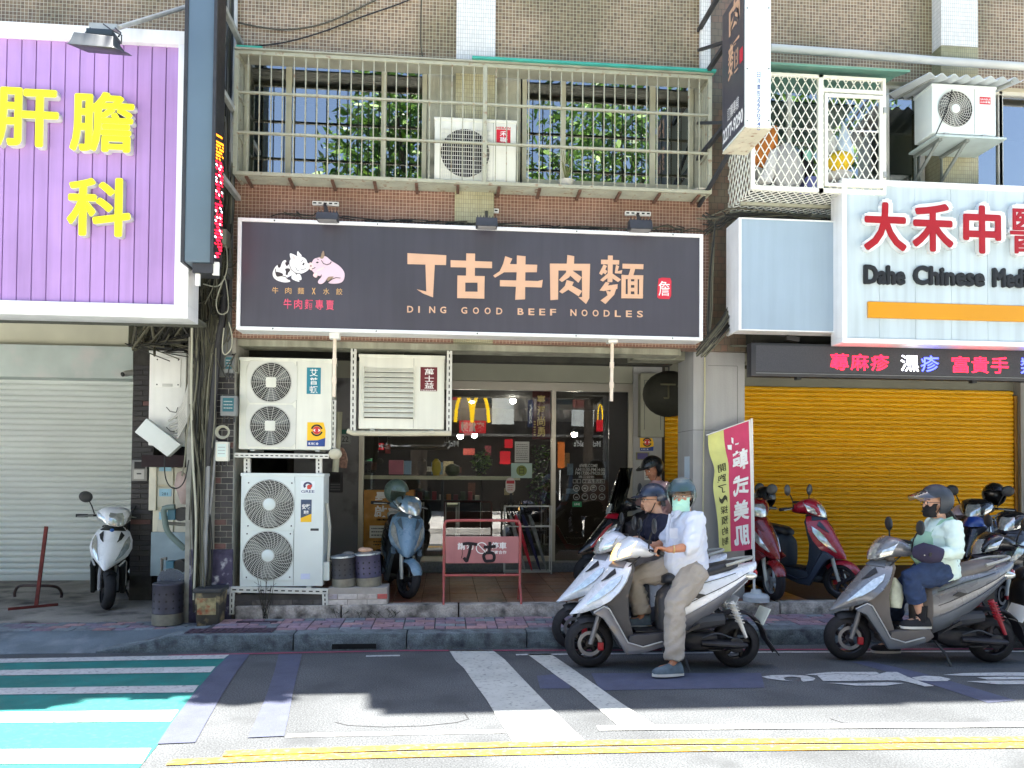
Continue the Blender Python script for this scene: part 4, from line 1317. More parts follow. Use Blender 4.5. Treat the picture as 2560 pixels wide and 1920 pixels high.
b = B()
b.tube([U(258, 60, 6.8), U(280, 76, 6.78), U(304, 88, 6.78), U(303, 110, 6.8)], .006, 6)
b.ob('power_lead', M_DARK, t)
b = B()
b.tube([U(262, 71, 6.92), U(300, 68, 6.95), U(520, 0, 7.9)], .022, 8)
b.ob('arm', M_GALV, t)
# ================================================================ tall LED sign box standing out from the corner
xa, xb = U(456, 600, 7.0).x, U(530, 600, 7.0).x
zb_ = U(500, 655, 7.0).z
t = thing('projecting_sign', 'tall slate-grey LED sign box projecting beside the purple sign', 'sign', (xa, 7.0, zb_))
part('casing', mat('slate_casing', (92, 110, 122), .4, metal=.15, var=.1, vs=1.2), t, xa, xb, 7.0, 7.26, zb_, 6.3, bev=.012)
part('edge_trim', M_DARK, t, xa - .012, xa + .02, 6.99, 7.26, zb_ - .01, 6.3)
part('edge_trim', M_DARK, t, xb - .012, xb + .016, 6.985, 7.02, zb_ - .01, 6.3)
lp = part('screen', mat('led_screen', (26, 20, 24), .5), t, xb + .001, xb + .014, 7.025, 7.26, zb_ + .02, 6.3, bev=0)
b = B()
qd = random.Random(4)
z = zb_ + .06
while z < zb_ + 1.2:
 for k in range(5):
  if qd.random() < .75:
   yy = 7.03 + k * .045
   b.cm = 0 if z > zb_ + .95 else (2 if qd.random() < .15 else 1)
   b.box(xb + .0142, xb + .017, yy, yy + .034, z + k * .012, z + k * .012 + .012)
 z += .03
b.ob('lit_dot', [mat('led_orange', (255, 130, 20), .5, var=0, emit=1.2), mat('led_red', (255, 20, 50), .5, var=0, emit=1.2), mat('led_white', (240, 240, 255), .5, var=0, emit=1.2)], lp, smooth=0, kind='stuff')
part('foot_box', M_DARK, t, xa + .08, xb, 7.03, 7.24, zb_ - .09, zb_ - .002)
part('foot_tab', M_WHITE, t, xb - .01, xb + .05, 7.05, 7.08, zb_ - .1, zb_ + .02)
part('foot_tab', M_WHITE, t, xa + .1, xa + .14, 7.05, 7.08, zb_ - .2, zb_ - .09)
for zz in (4.4, 5.2, 6.0):
 part('mount_arm', M_GALV, t, xb - .05, xb, 7.26, FY - .02, zz, zz + .05)
 part('mount_arm', M_GALV, t, xa + .05, xa + .1, 7.26, FY, zz, zz + .05)
# ================================================================ white clinic sign, blank sign, LED strip
WY = 7.30
wx0 = U(2102, 650, WY).x
wz0, wz1 = U(2330, 863, WY).z, U(2330, 458, WY).z
WS = thing('clinic_sign', 'white panelled clinic sign with red characters and yellow bar', 'sign', (4.5, WY, wz0))
M_WPAN = mat('white_panel', (186, 200, 204), .4, var=.05, vs=2, streak=.14)
cuts = [wx0 + .05] + [U(p, 650, WY).x for p in (2198, 2288, 2378, 2469, 2560, 2650)] + [7.4]
for a, c in zip(cuts[:-1], cuts[1:]):
 part('panel', M_WPAN, WS, a + .0015, c - .0015, WY, WY + .15, wz0 + .05, wz1 - .05, bev=.001)
part('seam_backing', M_GREYP, WS, wx0 + .05, 7.4, WY + .006, WY + .14, wz0 + .04, wz1 - .04, bev=0)
for a in ((wx0, 7.4, wz1 - .05, wz1), (wx0, 7.4, wz0, wz0 + .05), (wx0, wx0 + .05, wz0 + .05, wz1 - .05)):
 part('frame', M_FRAMEW, WS, a[0], a[1], WY - .03, WY + .2, a[2], a[3], bev=.004)
M_RED = mat('letter_red', (158, 8, 20), .4, var=.03)
for ch, r in (('大', (2162, 510, 2262, 624)), ('禾', (2283, 513, 2379, 626)), ('中', (2410, 518, 2498, 631)), ('醫', (2525, 524, 2622, 634))):
 q = text(ch, *RC(*r, WY - .02), WY - .03, mat('letter_white', (224, 226, 226), .45, var=.03), WS, 'letter', depth=.03, fat=.042)
 text(ch, *RC(*r, WY - .06), WY - .066, M_RED, q, 'letter_face', depth=.002, fat=.016 if ch != '醫' else .006)
M_BKL = mat('letter_black', (18, 20, 22), .5, var=0)
for wd_, a, c in (('Dahe', 2160, 2258), ('Chinese', 2283, 2456), ('Med', 2481, 2551), ('icine', 2559, 2680)):
 text(wd_, *RC(a, 667 + (a - 2160) * .024, c, 710 + (a - 2160) * .024, WY), WY - .012, M_BKL, WS, 'letter', depth=.012, fat=.011)
part('yellow_bar', mat('bar_yellow', (206, 142, 6), .4, var=.06, vs=1), WS, U(2168, 775, WY).x, 7.2, WY - .02, WY + .01, U(2360, 800, WY).z, U(2360, 760, WY).z)
BY_ = 7.45
xa, xb, za, zb = RC(1846, 549, 2110, 829, BY_)
t = thing('blank_sign', 'blank grey-blue sign box between the charcoal and white signs', 'sign', (xa, BY_, za))
part('panel', mat('blank_blue', (150, 168, 182), .35, var=.05, vs=1.5, streak=.06), t, xa + .03, xb, BY_, BY_ + .2, za + .012, zb - .012, bev=0)
part('frame', M_FRAMEW, t, xa, xa + .03, BY_ - .01, BY_ + .34, za, zb)
for zz in (za, zb - .012):
 part('frame', M_FRAMEW, t, xa + .03, xb, BY_ - .01, BY_ + .2, zz, zz + .012, bev=0)
# LED strip
EY = 7.55
xa, xb, za, zb = RC(1878, 866, 2640, 946, EY)
za, zb = U(2200, 946, EY).z, U(2200, 864, EY).z
t = thing('led_strip_sign', 'long black LED strip glowing with red and blue characters', 'sign', (xa, EY, za))
part('casing', mat('led_casing', (40, 40, 43), .5), t, xa, 7.4, EY, EY + .12, za, zb, bev=.006)
part('screen', mat('led_mesh', (58, 58, 62), .7, var=.25, vs=120), t, xa + .05, 7.38, EY - .002, EY, za + .05, zb - .025, bev=0)
part('lower_lip', mat('lip_grey', (110, 112, 112), .5), t, xa + .05, 7.38, EY - .012, EY - .001, za + .028, za + .036, bev=0)
LR, LB, LW = mat('led_red', (255, 20, 50), .5, var=0, emit=1.2), mat('led_blue', (60, 70, 255), .5, var=0, emit=1.6), mat('led_white', (240, 240, 255), .5, var=0, emit=1.2)
for chs, a, c, mt in (('蕁麻疹', 2076, 2222, LR), ('濕疹', 2251, 2347, LW), ('富貴手', 2379, 2521, LR), ('類', 2551, 2598, LB)):
 n = len(chs)
 for i, ch in enumerate(chs):
  xs, xe = a + (c - a + 5) * i / n, a + (c - a + 5) * (i + 1) / n - 5
  mt2 = LB if (ch == '疹' and mt is LW) else mt
  text(ch, *RC(xs, 884 + (xs - 2076) * .022, xe, 925 + (xs - 2076) * .022, EY), EY - .004, mt2, t, 'letter', bold=.01)
b = B()
for px in (2000, 2440):
 xx = U(px, 950, EY).x
 b.box(xx - .025, xx + .025, EY + .02, EY + .08, za - .025, za)
b.ob('catch', M_INK, t)
t = thing('floodlight', 'small black floodlight under the blank grey-blue sign', 'floodlight', U(1980, 845, 7.6))
b = B()
p = U(1980, 842, 7.62)
b.bar(p + V((-.07, 0, -.01)), p + V((.07, 0, -.03)), .06, .05)
b.ob('housing', M_INK, t, bev=.004)
b = B()
b.bar(p + V((-.04, .02, 0)), p + V((-.09, .25, .08)), .02)
b.ob('arm', M_DARK, t)
# ================================================================ vertical noodle sign
VY = 6.55
vx0, vx1 = U(1862, 200, VY).x, U(1927, 200, VY).x
vz0 = U(1894, 319, VY).z
vy1 = 7.12
def yback(px, py):
 lo, hi = VY, 9.0
 for _ in range(40):
  m_ = (lo + hi) / 2
  if U(px, py, m_).x < vx0: lo = m_
  else: hi = m_
 return lo
vy1 = yback(1806, 340)
t = thing('projecting_sign', 'tall charcoal and white noodle sign projecting over the street', 'sign', (vx0, VY, vz0))
part('casing', mat('casing_white', (226, 238, 236), .4, var=.03, streak=.05), t, vx0 + .003, vx1, VY, vy1, vz0, 6.1, bev=.004)
part('face', mat('sign_charcoal', (62, 61, 66)), t, vx0 - .006, vx0 + .002, VY + .012, vy1 - .012, vz0 + .02, 6.1, bev=0)
part('underside', mat('rusty_white', (206, 200, 176), .7, var=.1, vs=9, dirt=(140, 84, 56), dirt_amt=.22, dirt_s=16), t, vx0, vx1 + .002, VY - .004, vy1 + .004, vz0 - .012, vz0, bev=0)
Ms = Matrix(((0, 0, -1, vx0 - .008), (-1, 0, 0, vy1), (0, 1, 0, 0), (0, 0, 0, 1)))
def vface(s, f0, f1, z0, z1, mt, bold=.02):
 dpt = vy1 - VY
 text(s, f0 * dpt, f1 * dpt, z0, z1, 0, mt, t, 'letter', bold=bold, M=Ms)
def vz(py): return U(1838, py, (VY + vy1) / 2).z
vface('肉', .34, .82, vz(82), vz(8), M_TAN, .03)
vface('麵', .30, .80, vz(192), vz(106), M_TAN, .01)
part('seal', M_SEAL, t, vx0 - .009, vx0 - .007, VY + .03, VY + .1, vz(186), vz(152), bev=0)
vface('訂購專線', .28, .78, vz(290), vz(258), M_INKW, .0)
vface('2277-9290', .06, .96, vz(335), vz(300), M_INKW, .03)
b_ = mat('print_blue', (70, 92, 150), .6, var=0)
for i, ch in enumerate('日洋廣告22770740'):
 h = 13.5 if i < 4 else 9.5
 y0 = 180 + (i * 15.5 if i < 4 else 62 + (i - 4) * 10.6)
 text(ch, *RC(1892, y0, 1901, y0 + h, VY), VY - .002, b_, t, 'letter', bold=.008)
b = B()
for py in (20, 172, 302):
 for px in (1868, 1922):
  b.ball(U(px, py, VY), .007, 6, 4)
b.ob('screw', M_DARK, t, kind='stuff')
for zz in (vz0 + .3, vz0 + 1.1, vz0 + 1.7):
 b = B()
 b.bar((vx0 + .05, vy1, zz), (vx0 + .05, 8.1, zz), .04)
 b.ob('mount_arm', M_DARK, t)
 b = B()
 b.bar((vx0 + .05, vy1, zz), (vx0 + .05, 8.1, zz + .45), .03)
 b.ob('mount_stay', M_DARK, t)
b = B()
b.bar((vx0 + .05, 8.02, vz0 - .2), (vx0 + .05, 8.02, 6.1), .05)
b.ob('mount_post', M_DARK, t)
b = B()
b.bar((vx0 + .08, vy1, vz0 + .02), (vx0 + .05, 8.05, vz0 - .25), .035)
b.ob('mount_stay', M_DARK, t)
# ================================================================ windows of the noodle building
M_WFR = mat('window_frame', (168, 166, 142), .5, var=.1, vs=6, streak=.15)
M_WFRW = mat('window_frame_white', (206, 206, 196), .45, var=.08)
M_BLIND = mat('blind_slat', (74, 70, 60), .6, var=.15)
M_IRON = mat('iron_bar_dark', (40, 44, 40), .6)
def window(lab, xs, py0, py1, Y, fr, blinds=(), bars=(), bz=(0.62, 1.0), group=None):
 """xs: pane edges in photo pixels; every second gap is a mullion"""
 mxp = (xs[0] + xs[-1]) / 2
 z0, z1 = U(mxp, py1, Y).z, U(mxp, py0, Y).z
 X = [U(p, (py0 + py1) / 2, Y).x for p in xs]
 t = thing('window', lab, 'window', ((X[0] + X[-1]) / 2, Y, z0), group=group)
 part('frame_rail', fr, t, X[0] - .05, X[-1] + .05, Y - .02, Y + .06, z1 - .05, z1 + .02)
 part('frame_rail', fr, t, X[0] - .05, X[-1] + .05, Y - .02, Y + .06, z0 - .02, z0 + .05)
 part('frame_post', fr, t, X[0] - .05, X[0], Y - .015, Y + .055, z0 + .05, z1 - .05)
 part('frame_post', fr, t, X[-1], X[-1] + .05, Y - .015, Y + .055, z0 + .05, z1 - .05)
 for i in range(1, len(X) - 1, 2):
  part('frame_post', fr, t, X[i], X[i + 1], Y - .015, Y + .055, z0 + .05, z1 - .05)
 for i in range(0, len(X), 2):
  p = part('pane', M_WINGLASS, t, X[i], X[i + 1], Y + .01, Y + .016, z0 + .05, z1 - .05, bev=0)
  if i // 2 in blinds:
   n = 9
   for k in range(n):
    zc = z1 - .06 - (z1 - z0 - .1) * (1 - bz[0]) * (k + .5) / n
    b = B()
    b.bar((X[i], Y + .1, zc), (X[i + 1], Y + .1, zc), .03, .022)
    b.ob('blind_slat', M_BLIND, p)
  if i // 2 in bars:
   nb = int((X[i + 1] - X[i]) / .10)
   for k in range(1, nb):
    xx = X[i] + (X[i + 1] - X[i]) * k / nb
    part('guard_bar', M_IRON, t, xx - .007, xx + .007, Y + .16, Y + .174, z0, z0 + (z1 - z0) * .62, bev=0)
   for f in (.08, .36):
    part('guard_rail', M_IRON, t, X[i], X[i + 1], Y + .155, Y + .178, z0 + (z1 - z0) * f, z0 + (z1 - z0) * f + .02, bev=0)
 return t
window('sliding window behind the cage on the pot-less side', [623, 714, 729, 953, 966, 1055], 152, 452, FY + .03, M_WFR, (1, 0), (0, 1), (.66, 1))
window('sliding window behind the cage with the flower pot', [1317, 1403, 1414, 1624, 1638, 1722], 178, 468, FY + .03, M_WFR, (1,), (1,), (.7, 1))
window('dark window between the mesh cage and the white condenser', [2222, 2300], 214, 470, FY + .1, M_WFRW)
window('window behind the diamond-mesh laundry cage', [1905, 1968, 1978, 2200], 205, 480, FY + .1, M_WFRW)
window('window behind the white condenser bracket', [2424, 2494], 225, 480, FY + .1, M_WFRW)
window('window reflecting trees beyond the white condenser', [2506, 2640], 232, 480, FY + .1, M_WFRW)
# ================================================================ barred window cage
CY = 7.68
M_CAGE = mat('cage_paint', (156, 156, 136), .5, var=.12, vs=9, dirt=(130, 104, 80), dirt_amt=.15, dirt_s=18)
cx0, cx1 = U(590, 290, CY).x, U(1774, 330, CY).x
cz1, cz0 = U(1182, 163, CY).z, U(1182, 457, CY).z
cg = thing('window_cage', 'long cream barred cage over the noodle shop windows', 'cage', ((cx0 + cx1) / 2, CY, cz0))
b = B()
b.bar((0, 0, cz0), (0, 0, cz1), .011)
bar_me = b.mesh('bar', M_CAGE, smooth=0)
nb = 43
for k in range(1, nb):
 if k == 22: continue
 inst('bar', bar_me, cg, loc=(cx0 + (cx1 - cx0) * k / nb, CY, 0))
for k in range(1, 5):
 for xx in (cx0, cx1):
  inst('bar', bar_me, cg, loc=(xx, CY + (FY - CY) * k / 5, 0))
part('mullion', M_CAGE, cg, cx0 + (cx1 - cx0) * 22 / nb - .022, cx0 + (cx1 - cx0) * 22 / nb + .022, CY - .02, CY + .02, cz0 - .02, cz1, bev=.002)
for xx in (cx0, cx1):
 part('corner_post', M_CAGE, cg, xx - .02, xx + .02, CY - .02, CY + .02, cz0, cz1, bev=.002)
h_ = cz1 - cz0
for f in (0, .337, .67, 1):
 zc = cz0 + h_ * f
 wd = .036 if f in (0, 1) else .022
 part('rail', M_CAGE, cg, cx0 - .02, cx1 + .02, CY - .016, CY + .016, zc - wd / 2, zc + wd / 2, bev=.002)
 for xx in (cx0, cx1):
  part('side_rail', M_CAGE, cg, xx - .014, xx + .014, CY + .016, FY, zc - wd / 2, zc + wd / 2, bev=.002)
for k in range(7):
 yy = CY + .02 + k * .036
 part('floor_slat', M_CAGE, cg, cx0, cx1, yy, yy + .016, cz0 - .012, cz0 + .006, bev=0)
for k in range(12):
 xx = cx0 + .1 + (cx1 - cx0 - .2) * k / 11
 b = B()
 b.bar((xx, CY + .03, cz0 - .02), (xx, FY, cz0 - .035), .03, .02)
 b.ob('floor_bearer', mat('rusty_bar', (98, 72, 58), .8, var=.3, vs=20), cg)
part('roof_sheet', mat('roof_galv', (150, 150, 134), .6, var=.2, vs=4), cg, cx0 - .02, cx1 + .03, CY - .03, FY, cz1 + .025, cz1 + .04, bev=0)
part('green_edge_sheet', mat('teal_sheet', (58, 150, 134), .5, var=.15, vs=5), cg, U(1180, 160, CY).x, cx1 + .05, CY - .06, CY + .15, cz1 + .042, cz1 + .066, bev=0)
part('green_edge_sheet', mat('teal_sheet', (58, 150, 134)), cg, cx0, cx0 + .25, CY - .03, CY + .2, cz1 + .042, cz1 + .06, bev=0)
p = U(1404, 470, 7.75)
t = thing('flower_pot', 'pale bowl with a dry plant inside the window cage', 'pot', (p.x, 7.81, cz0 + .008))
xa, xb, za, zb = RC(1396, 445, 1436, 470, 7.81)
b = B()
b.lathe([(0, 0), (.055, 0), (.085, .09), (.09, .10), (.08, .10), (.07, .08), (0, .07)], ((xa + xb) / 2, 7.81, cz0 + .008), 16)
b.ob('bowl', mat('bowl_grey', (190, 188, 176), .6), t)
b = B()
for k in range(9):
 a = k * .7
 b.tube([((xa + xb) / 2, 7.81, cz0 + .08), ((xa + xb) / 2 + math.cos(a) * .05, 7.81 + math.sin(a) * .05, cz0 + .3), ((xa + xb) / 2 + math.cos(a) * .09, 7.81 + math.sin(a) * .07, cz0 + .28 + .06 * (k % 4))], .003, 4)
b.ob('stem', mat('dry_stem', (110, 112, 66), .8), t)
p = U(1748, 480, 7.8)
b = B()
b.lathe([(0, 0), (.06, .0), (.10, .05), (.095, .05), (.055, .012), (0, .012)], (p.x, 7.8, cz0 + .008), 16)
b.ob('bowl', mat('bowl_white', (214, 210, 200), .4), None, 'white bowl left at the end of the window cage floor', 'bowl')
# ================================================================ condensers
M_ACW = mat('condenser_white', (222, 222, 208), .4, var=.06, vs=2.5, streak=.08)
M_ACW2 = mat('condenser_white_new', (214, 222, 218), .4, var=.04, vs=2.5)
M_GRILL = mat('grille_white', (206, 206, 196), .45, var=.05)
M_GRILLD = mat('grille_dark', (44, 44, 46), .5)
M_HOLE = mat('fan_hole', (16, 16, 18), .8, var=.2)
def fan(parent, cx, cz, Y, R, kind, hub, gm, seg=24, nring=8, nsp=18):
 """opening, blades behind, guard of rings and ribs, hub"""
 b = B()
 b.lathe([(0, Y - .002), (R, Y - .002), (R * 1.03, Y - .005)], (cx, 0, cz), 32, 'y')
 o = b.ob('fan_opening', M_HOLE, parent)
 b = B()
 for k in range(3):
  a = k * 2 * PI / 3 + .4
  pts = []
  for r in (.2, .5, .95):
   pts.append([(cx + R * r * math.cos(a + d), Y - .0045 + d * .002, cz + R * r * math.sin(a + d)) for d in (-.25, .1, .5)])
  b.grid(pts)
 b.ob('fan_blade', mat('blade_grey', (96, 100, 100), .5), parent)
 b = B()
 wr = R * .0065
 for k in range(1, nring + 1):
  r = R * (.22 + .78 * k / nring)
  b.lathe([(r - wr, Y - .007), (r - wr, Y - .012), (r + wr, Y - .012), (r + wr, Y - .007)], (cx, 0, cz), 40, 'y')
 for k in range(nsp):
  a0 = 2 * PI * k / nsp
  prev = None
  for s in range(6):
   r = R * (.2 + .8 * s / 5)
   a = a0 + (kind * .55 * s / 5)
   q = V((cx + r * math.cos(a), Y - .013, cz + r * math.sin(a)))
   if prev is not None:
    b.bar(prev, q, wr * 2.2, .004, (0, 1, 0))
   prev = q
 b.ob('fan_guard', gm, parent)
 b = B()
 if hub == 'square':
  h = R * .26
  b.box(cx - h, cx + h, Y - .018, Y - .006, cz - h, cz + h)
  b.ob('fan_hub', M_ACW, parent, bev=.012)
 else:
  b.lathe([(0, Y - .022), (R * .2, Y - .021), (R * .255, Y - .012), (R * .255, Y - .004)], (cx, 0, cz), 24, 'y')
  b.ob('fan_hub', M_ACW2, parent)
 return o
def plate(parent, x0, x1, z0, z1, Y, mt, hole=None):
 """square surround with a round hole"""
 b = B()
 cx, cz, R = hole
 n = 32
 ring, outer = [], []
 for k in range(n):
  a = 2 * PI * k / n
  c, s = math.cos(a), math.sin(a)
  ring.append((cx + R * c, Y - .006, cz + R * s))
  f = min(((x1 - cx) if c > 0 else (cx - x0)) / max(abs(c), 1e-6), ((z1 - cz) if s > 0 else (cz - z0)) / max(abs(s), 1e-6))
  outer.append((cx + f * c, Y - .006, cz + f * s))
 b.rings([ring, outer, [(p[0], Y + .004, p[2]) for p in outer]], cap=False)
 return b.ob('fan_surround', mt, parent, smooth=20)
def ac_case(t, x0, x1, z0, z1, Y, dep, mt, split=None):
 part('case', mt, t, x0, x1, Y, Y + dep, z0, z1, bev=.01)
 part('top_lid', mt, t, x0 - .006, x1 + .006, Y - .006, Y + dep + .006, z1 - .028, z1 + .004, bev=.005)
 if split:
  part('panel_seam', M_DARK, t, split - .0015, split + .0015, Y - .001, Y + .002, z0 + .01, z1 - .03, bev=0)
 for xx in (x0 + .12, x1 - .16):
  part('foot', M_GALV, t, xx, xx + .05, Y - .02, Y + dep + .02, z0 - .02, z0 - .001)
# twin-fan unit on the bracket
AY1 = 8.0
xa, xb, za, zb = RC(598, 896, 829, 1124, AY1)
t = thing('condenser_unit', 'twin-fan condenser with teal label on the upper bracket', 'condenser', ((xa + xb) / 2, AY1, za))
ac_case(t, xa, xb, za, zb, AY1, .34, M_ACW, U(741, 1000, AY1).x)
for cy, cxp, r in ((956, 678.5, (618, 904, 743, 1008)), (1064.5, 676, (615, 1012, 740, 1117))):
 q = U(cxp, cy, AY1)
 fa = RC(*r, AY1)
 R = 47.5 / F_PX * AY1
 pl_ = plate(t, *fa, AY1 - .002, M_GRILL, (q.x, q.z, R))
 fan(t, q.x, q.z, AY1 - .004, R, 0, 'square', M_GRILL, nring=9, nsp=18)
xa2, xb2, za2, zb2 = RC(767, 919, 802, 985, AY1)
lb = part('label', mat('label_teal', (34, 124, 142), .4, var=.03), t, xa2, xb2, AY1 - .003, AY1 - .0005, za2, zb2, bev=0)
for i, ch in enumerate('艾普頓'):
 text(ch, xa2 + .03, xb2 - .03, zb2 - .09 - i * .088, zb2 - .015 - i * .088, AY1 - .0045, M_INKW, lb, 'letter', bold=.012)
alarm_sticker(768, 1056, 814, 1116, AY1 - .002, 'yellow eye-emblem security sticker on the twin-fan condenser')
# slotted bracket rail carrying it
M_SLOT = mat('slotted_angle', (206, 206, 198), .45, metal=.2, var=.1, vs=12)
def slotted(name, a, e, parent, n, wd=.045, mt=M_SLOT):
 b = B()
 b.bar(a, e, wd, .006, (0, 1, 0)) if abs(e.x - a.x) > abs(e.z - a.z) else b.bar(a, e, wd, .006, (0, 1, 0))
 d = (e - a)
 u = d.normalized()
 s = u.cross(V((0, 1, 0))).normalized()
 b.bar(a + s * wd / 2 + V((0, .02, 0)), e + s * wd / 2 + V((0, .02, 0)), .004, .04, (0, 1, 0))
 o = b.ob(name, mt, parent, smooth=0)
 b = B()
 for k in range(n):
  q = a + d * ((k + .5) / n)
  b.bar(q - u * d.length / n * .28, q + u * d.length / n * .28, wd * .22, .0085, (0, 1, 0))
 b.ob('slot', M_INK, o, smooth=0, kind='stuff')
 return o
t = thing('condenser_bracket', 'slotted steel bracket frame holding the twin-fan condenser', 'bracket', U(700, 1140, 8.0))
slotted('rail', U(586, 1138, 7.98), U(822, 1141, 7.98), t, 19)
slotted('upright', U(617, 1146, 8.02), U(617, 1184, 8.02), t, 4, .06)
slotted('upright', U(797, 1146, 8.02), U(797, 1184, 8.02), t, 4, .06)
for px in (600, 812):
 b = B()
 b.bar(U(px, 1140, 7.99), U(px, 1140, 8.6), .03)
 b.ob('arm', M_SLOT, t)
slotted('upright', U(834, 1000, 8.05), U(832, 1130, 8.05), t, 10, .045)
b = B()
p = U(838, 1135, 7.98)
b.ball(p, (.07, .05, .06), 10, 6)
b.ob('foam_wrap', mat('foam_cream', (196, 190, 166), .9, bump=.6, bs=60), t)
# the big twin-fan unit standing on the rail
AY2 = 7.98
xa, xb, za, zb = RC(601, 1184, 808, 1466, AY2)
t = thing('condenser_unit', 'large twin-fan condenser standing on the soot-dark brick base', 'condenser', ((xa + xb) / 2, AY2, za))
ac_case(t, xa, xb, za, zb, AY2, .36, M_ACW2, U(735, 1330, AY2).x)
for cxp, cyp, r in ((674, 1260.5, (614, 1200, 737, 1322)), (670.5, 1388.7, (610, 1327, 733, 1450))):
 q = U(cxp, cyp, AY2)
 R = 58.5 / F_PX * AY2
 fa = RC(*r, AY2)
 pl_ = plate(t, *fa, AY2 - .006, M_ACW2, (q.x, q.z, R))
 fan(t, q.x, q.z, AY2 - .008, R, 1, 'round', M_GRILL, nring=12, nsp=30)
 b = B()
 for u_ in (fa[0] + .03, fa[1] - .03):
  for v_ in (fa[2] + .03, fa[3] - .03):
   b.ball((u_, AY2 - .013, v_), .008, 6, 4)
 b.ob('screw', M_DARK, pl_)
xa2, xb2, za2, zb2 = RC(752, 1203, 787, 1234, AY2)
lb = part('label', mat('label_white', (226, 232, 232), .4, var=0), t, xa2, xb2, AY2 - .002, AY2 - .0005, za2, zb2, bev=0)
text('GREE', xa2 + .004, xb2 - .002, za2 + .008, za2 + .036, AY2 - .0035, mat('print_navy', (36, 60, 110), .5, var=0), lb, bold=.015)
b = B()
c = V(((xa2 + xb2) / 2, 0, zb2 - .045))
for k in range(20):
 a0, a1 = math.radians(-30 + k * 12.5), math.radians(-30 + (k + 1) * 12.5)
 b.quad(*[(c.x + math.cos(a) * r, AY2 - .0035, c.z + math.sin(a) * r * .85) for a, r in ((a0, .022), (a1, .022), (a1, .045), (a0, .045))])
b.cm = 1
b._add([(c.x + x, AY2 - .004, c.z + z) for x, z in ((-.004, -.036), (.03, -.036), (.044, .008), (.002, .008), (-.008, -.008))], [[0, 1, 2, 3, 4]])
b.ob('emblem', [mat('emblem_navy', (60, 56, 92), .5, var=0), mat('emblem_orange', (206, 66, 50), .5, var=0)], lb, smooth=0)
xa2, xb2, za2, zb2 = RC(752, 1249, 779, 1305, AY2)
lb = part('sticker', mat('sticker_navy', (44, 66, 96), .4), t, xa2, xb2, AY2 - .002, AY2 - .0005, za2, zb2, bev=0)
text('安裝', xa2 + .012, xb2 - .012, za2 + .13, za2 + .185, AY2 - .0035, M_INKW, lb, bold=.03)
text('到府', xa2 + .03, xb2 - .03, za2 + .08, za2 + .12, AY2 - .0035, M_INKW, lb, bold=.03)
b = B()
b._add([(xa2, AY2 - .0035, za2 + .0), (xb2, AY2 - .0035, za2), (xb2, AY2 - .0035, za2 + .085), (xa2, AY2 - .0035, za2 + .04)], [[0, 1, 2, 3]])
b.ob('yellow_corner', mat('sticker_yellow', (238, 186, 20)), lb, smooth=0)
part('handle', M_DARK, t, *RC(776, 1321, 797, 1327, AY2)[:2], AY2 - .003, AY2 + .01, *RC(776, 1321, 797, 1327, AY2)[2:])
part('rating_plate', mat('plate_pale', (196, 204, 226), .5), t, *RC(752, 1434, 775, 1448, AY2)[:2], AY2 - .002, AY2 - .0005, *RC(752, 1434, 775, 1448, AY2)[2:], bev=0)
part('valve_cover', M_ACW2, t, xb, xb + .06, AY2 + .05, AY2 + .2, za + .05, za + .24)
b = B()
b.tube([(xb + .02, AY2 + .1, za + .85), (xb + .05, AY2 + .1, za + .6), (xb + .04, AY2 + .1, za + .2)], .016, 8)
b.ob('pipe', mat('pipe_wrap', (188, 186, 172), .8), t)
t = thing('support_rail', 'slotted steel rail under the large condenser', 'rail', U(700, 1478, 7.96))
slotted('rail', U(577, 1474, 7.95), U(820, 1479, 7.95), t, 14, .055)
slotted('leg', U(812, 1483, 7.95), U(813, 1515, 7.95), t, 3, .055)
slotted('leg', U(580, 1480, 7.95), U(579, 1536, 7.95), t, 4, .045)
# louvred unit hung from the beam
AY3 = 8.12
xa, xb, za, zb = RC(897, 888, 1111, 1073, AY3)
t = thing('condenser_unit', 'louvred condenser with maroon label hung under the sign', 'condenser', ((xa + xb) / 2, AY3, za))
ac_case(t, xa, xb, za, zb, AY3, .34, M_ACW, U(1034, 980, AY3).x)
l0, l1, m0, m1 = RC(911, 921, 1033, 1046, AY3)
part('louvre_recess', M_HOLE, t, l0, l1, AY3 - .001, AY3 + .004, m0, m1, bev=0)
for k in range(10):
 zc = m0 + (m1 - m0) * (k + .35) / 10
 b = B()
 b.prism([(AY3 - .003, zc + .04), (AY3 - .035, zc - .002), (AY3 - .030, zc - .008), (AY3 + .002, zc + .032)], 'x', l0 - .004, l1 + .004)
 b.ob('louvre', M_ACW, t)
part('louvre_frame', M_ACW, t, l0 - .012, l0 - .004, AY3 - .03, AY3, m0 - .01, m1 + .02)
part('louvre_frame', M_ACW, t, l1 + .004, l1 + .012, AY3 - .03, AY3, m0 - .01, m1 + .02)
xa2, xb2, za2, zb2 = RC(1051, 918, 1093, 978, AY3)
lb = part('label', mat('label_maroon', (96, 14, 26), .4), t, xa2, xb2, AY3 - .003, AY3 - .0005, za2, zb2, bev=0)
for i, ch in enumerate('萬士益'):
 text(ch, xa2 + .045, xb2 - .035, zb2 - .083 - i * .072, zb2 - .018 - i * .072, AY3 - .0045, M_INKW, lb, 'letter', bold=.01)
lines(lb, (xa2, xb2, za2, za2 + .02), AY3 - .003, M_INKW, 1, .05, .95, .1, .9, .4)
t = thing('hanging_bracket', 'slotted steel bracket hanging the louvred condenser', 'bracket', U(1000, 1082, AY3 - .05))
HYm = AY3 - .03
for px in (884, 1124):
 slotted('hanger', U(px, 852, HYm), U(px - 2, 1080, HYm), t, 15, .055)
b = B()
b.tube([U(868, 1077, HYm), U(884, 1083, HYm), U(1000, 1084, HYm), U(1128, 1083, HYm)], .028, 8)
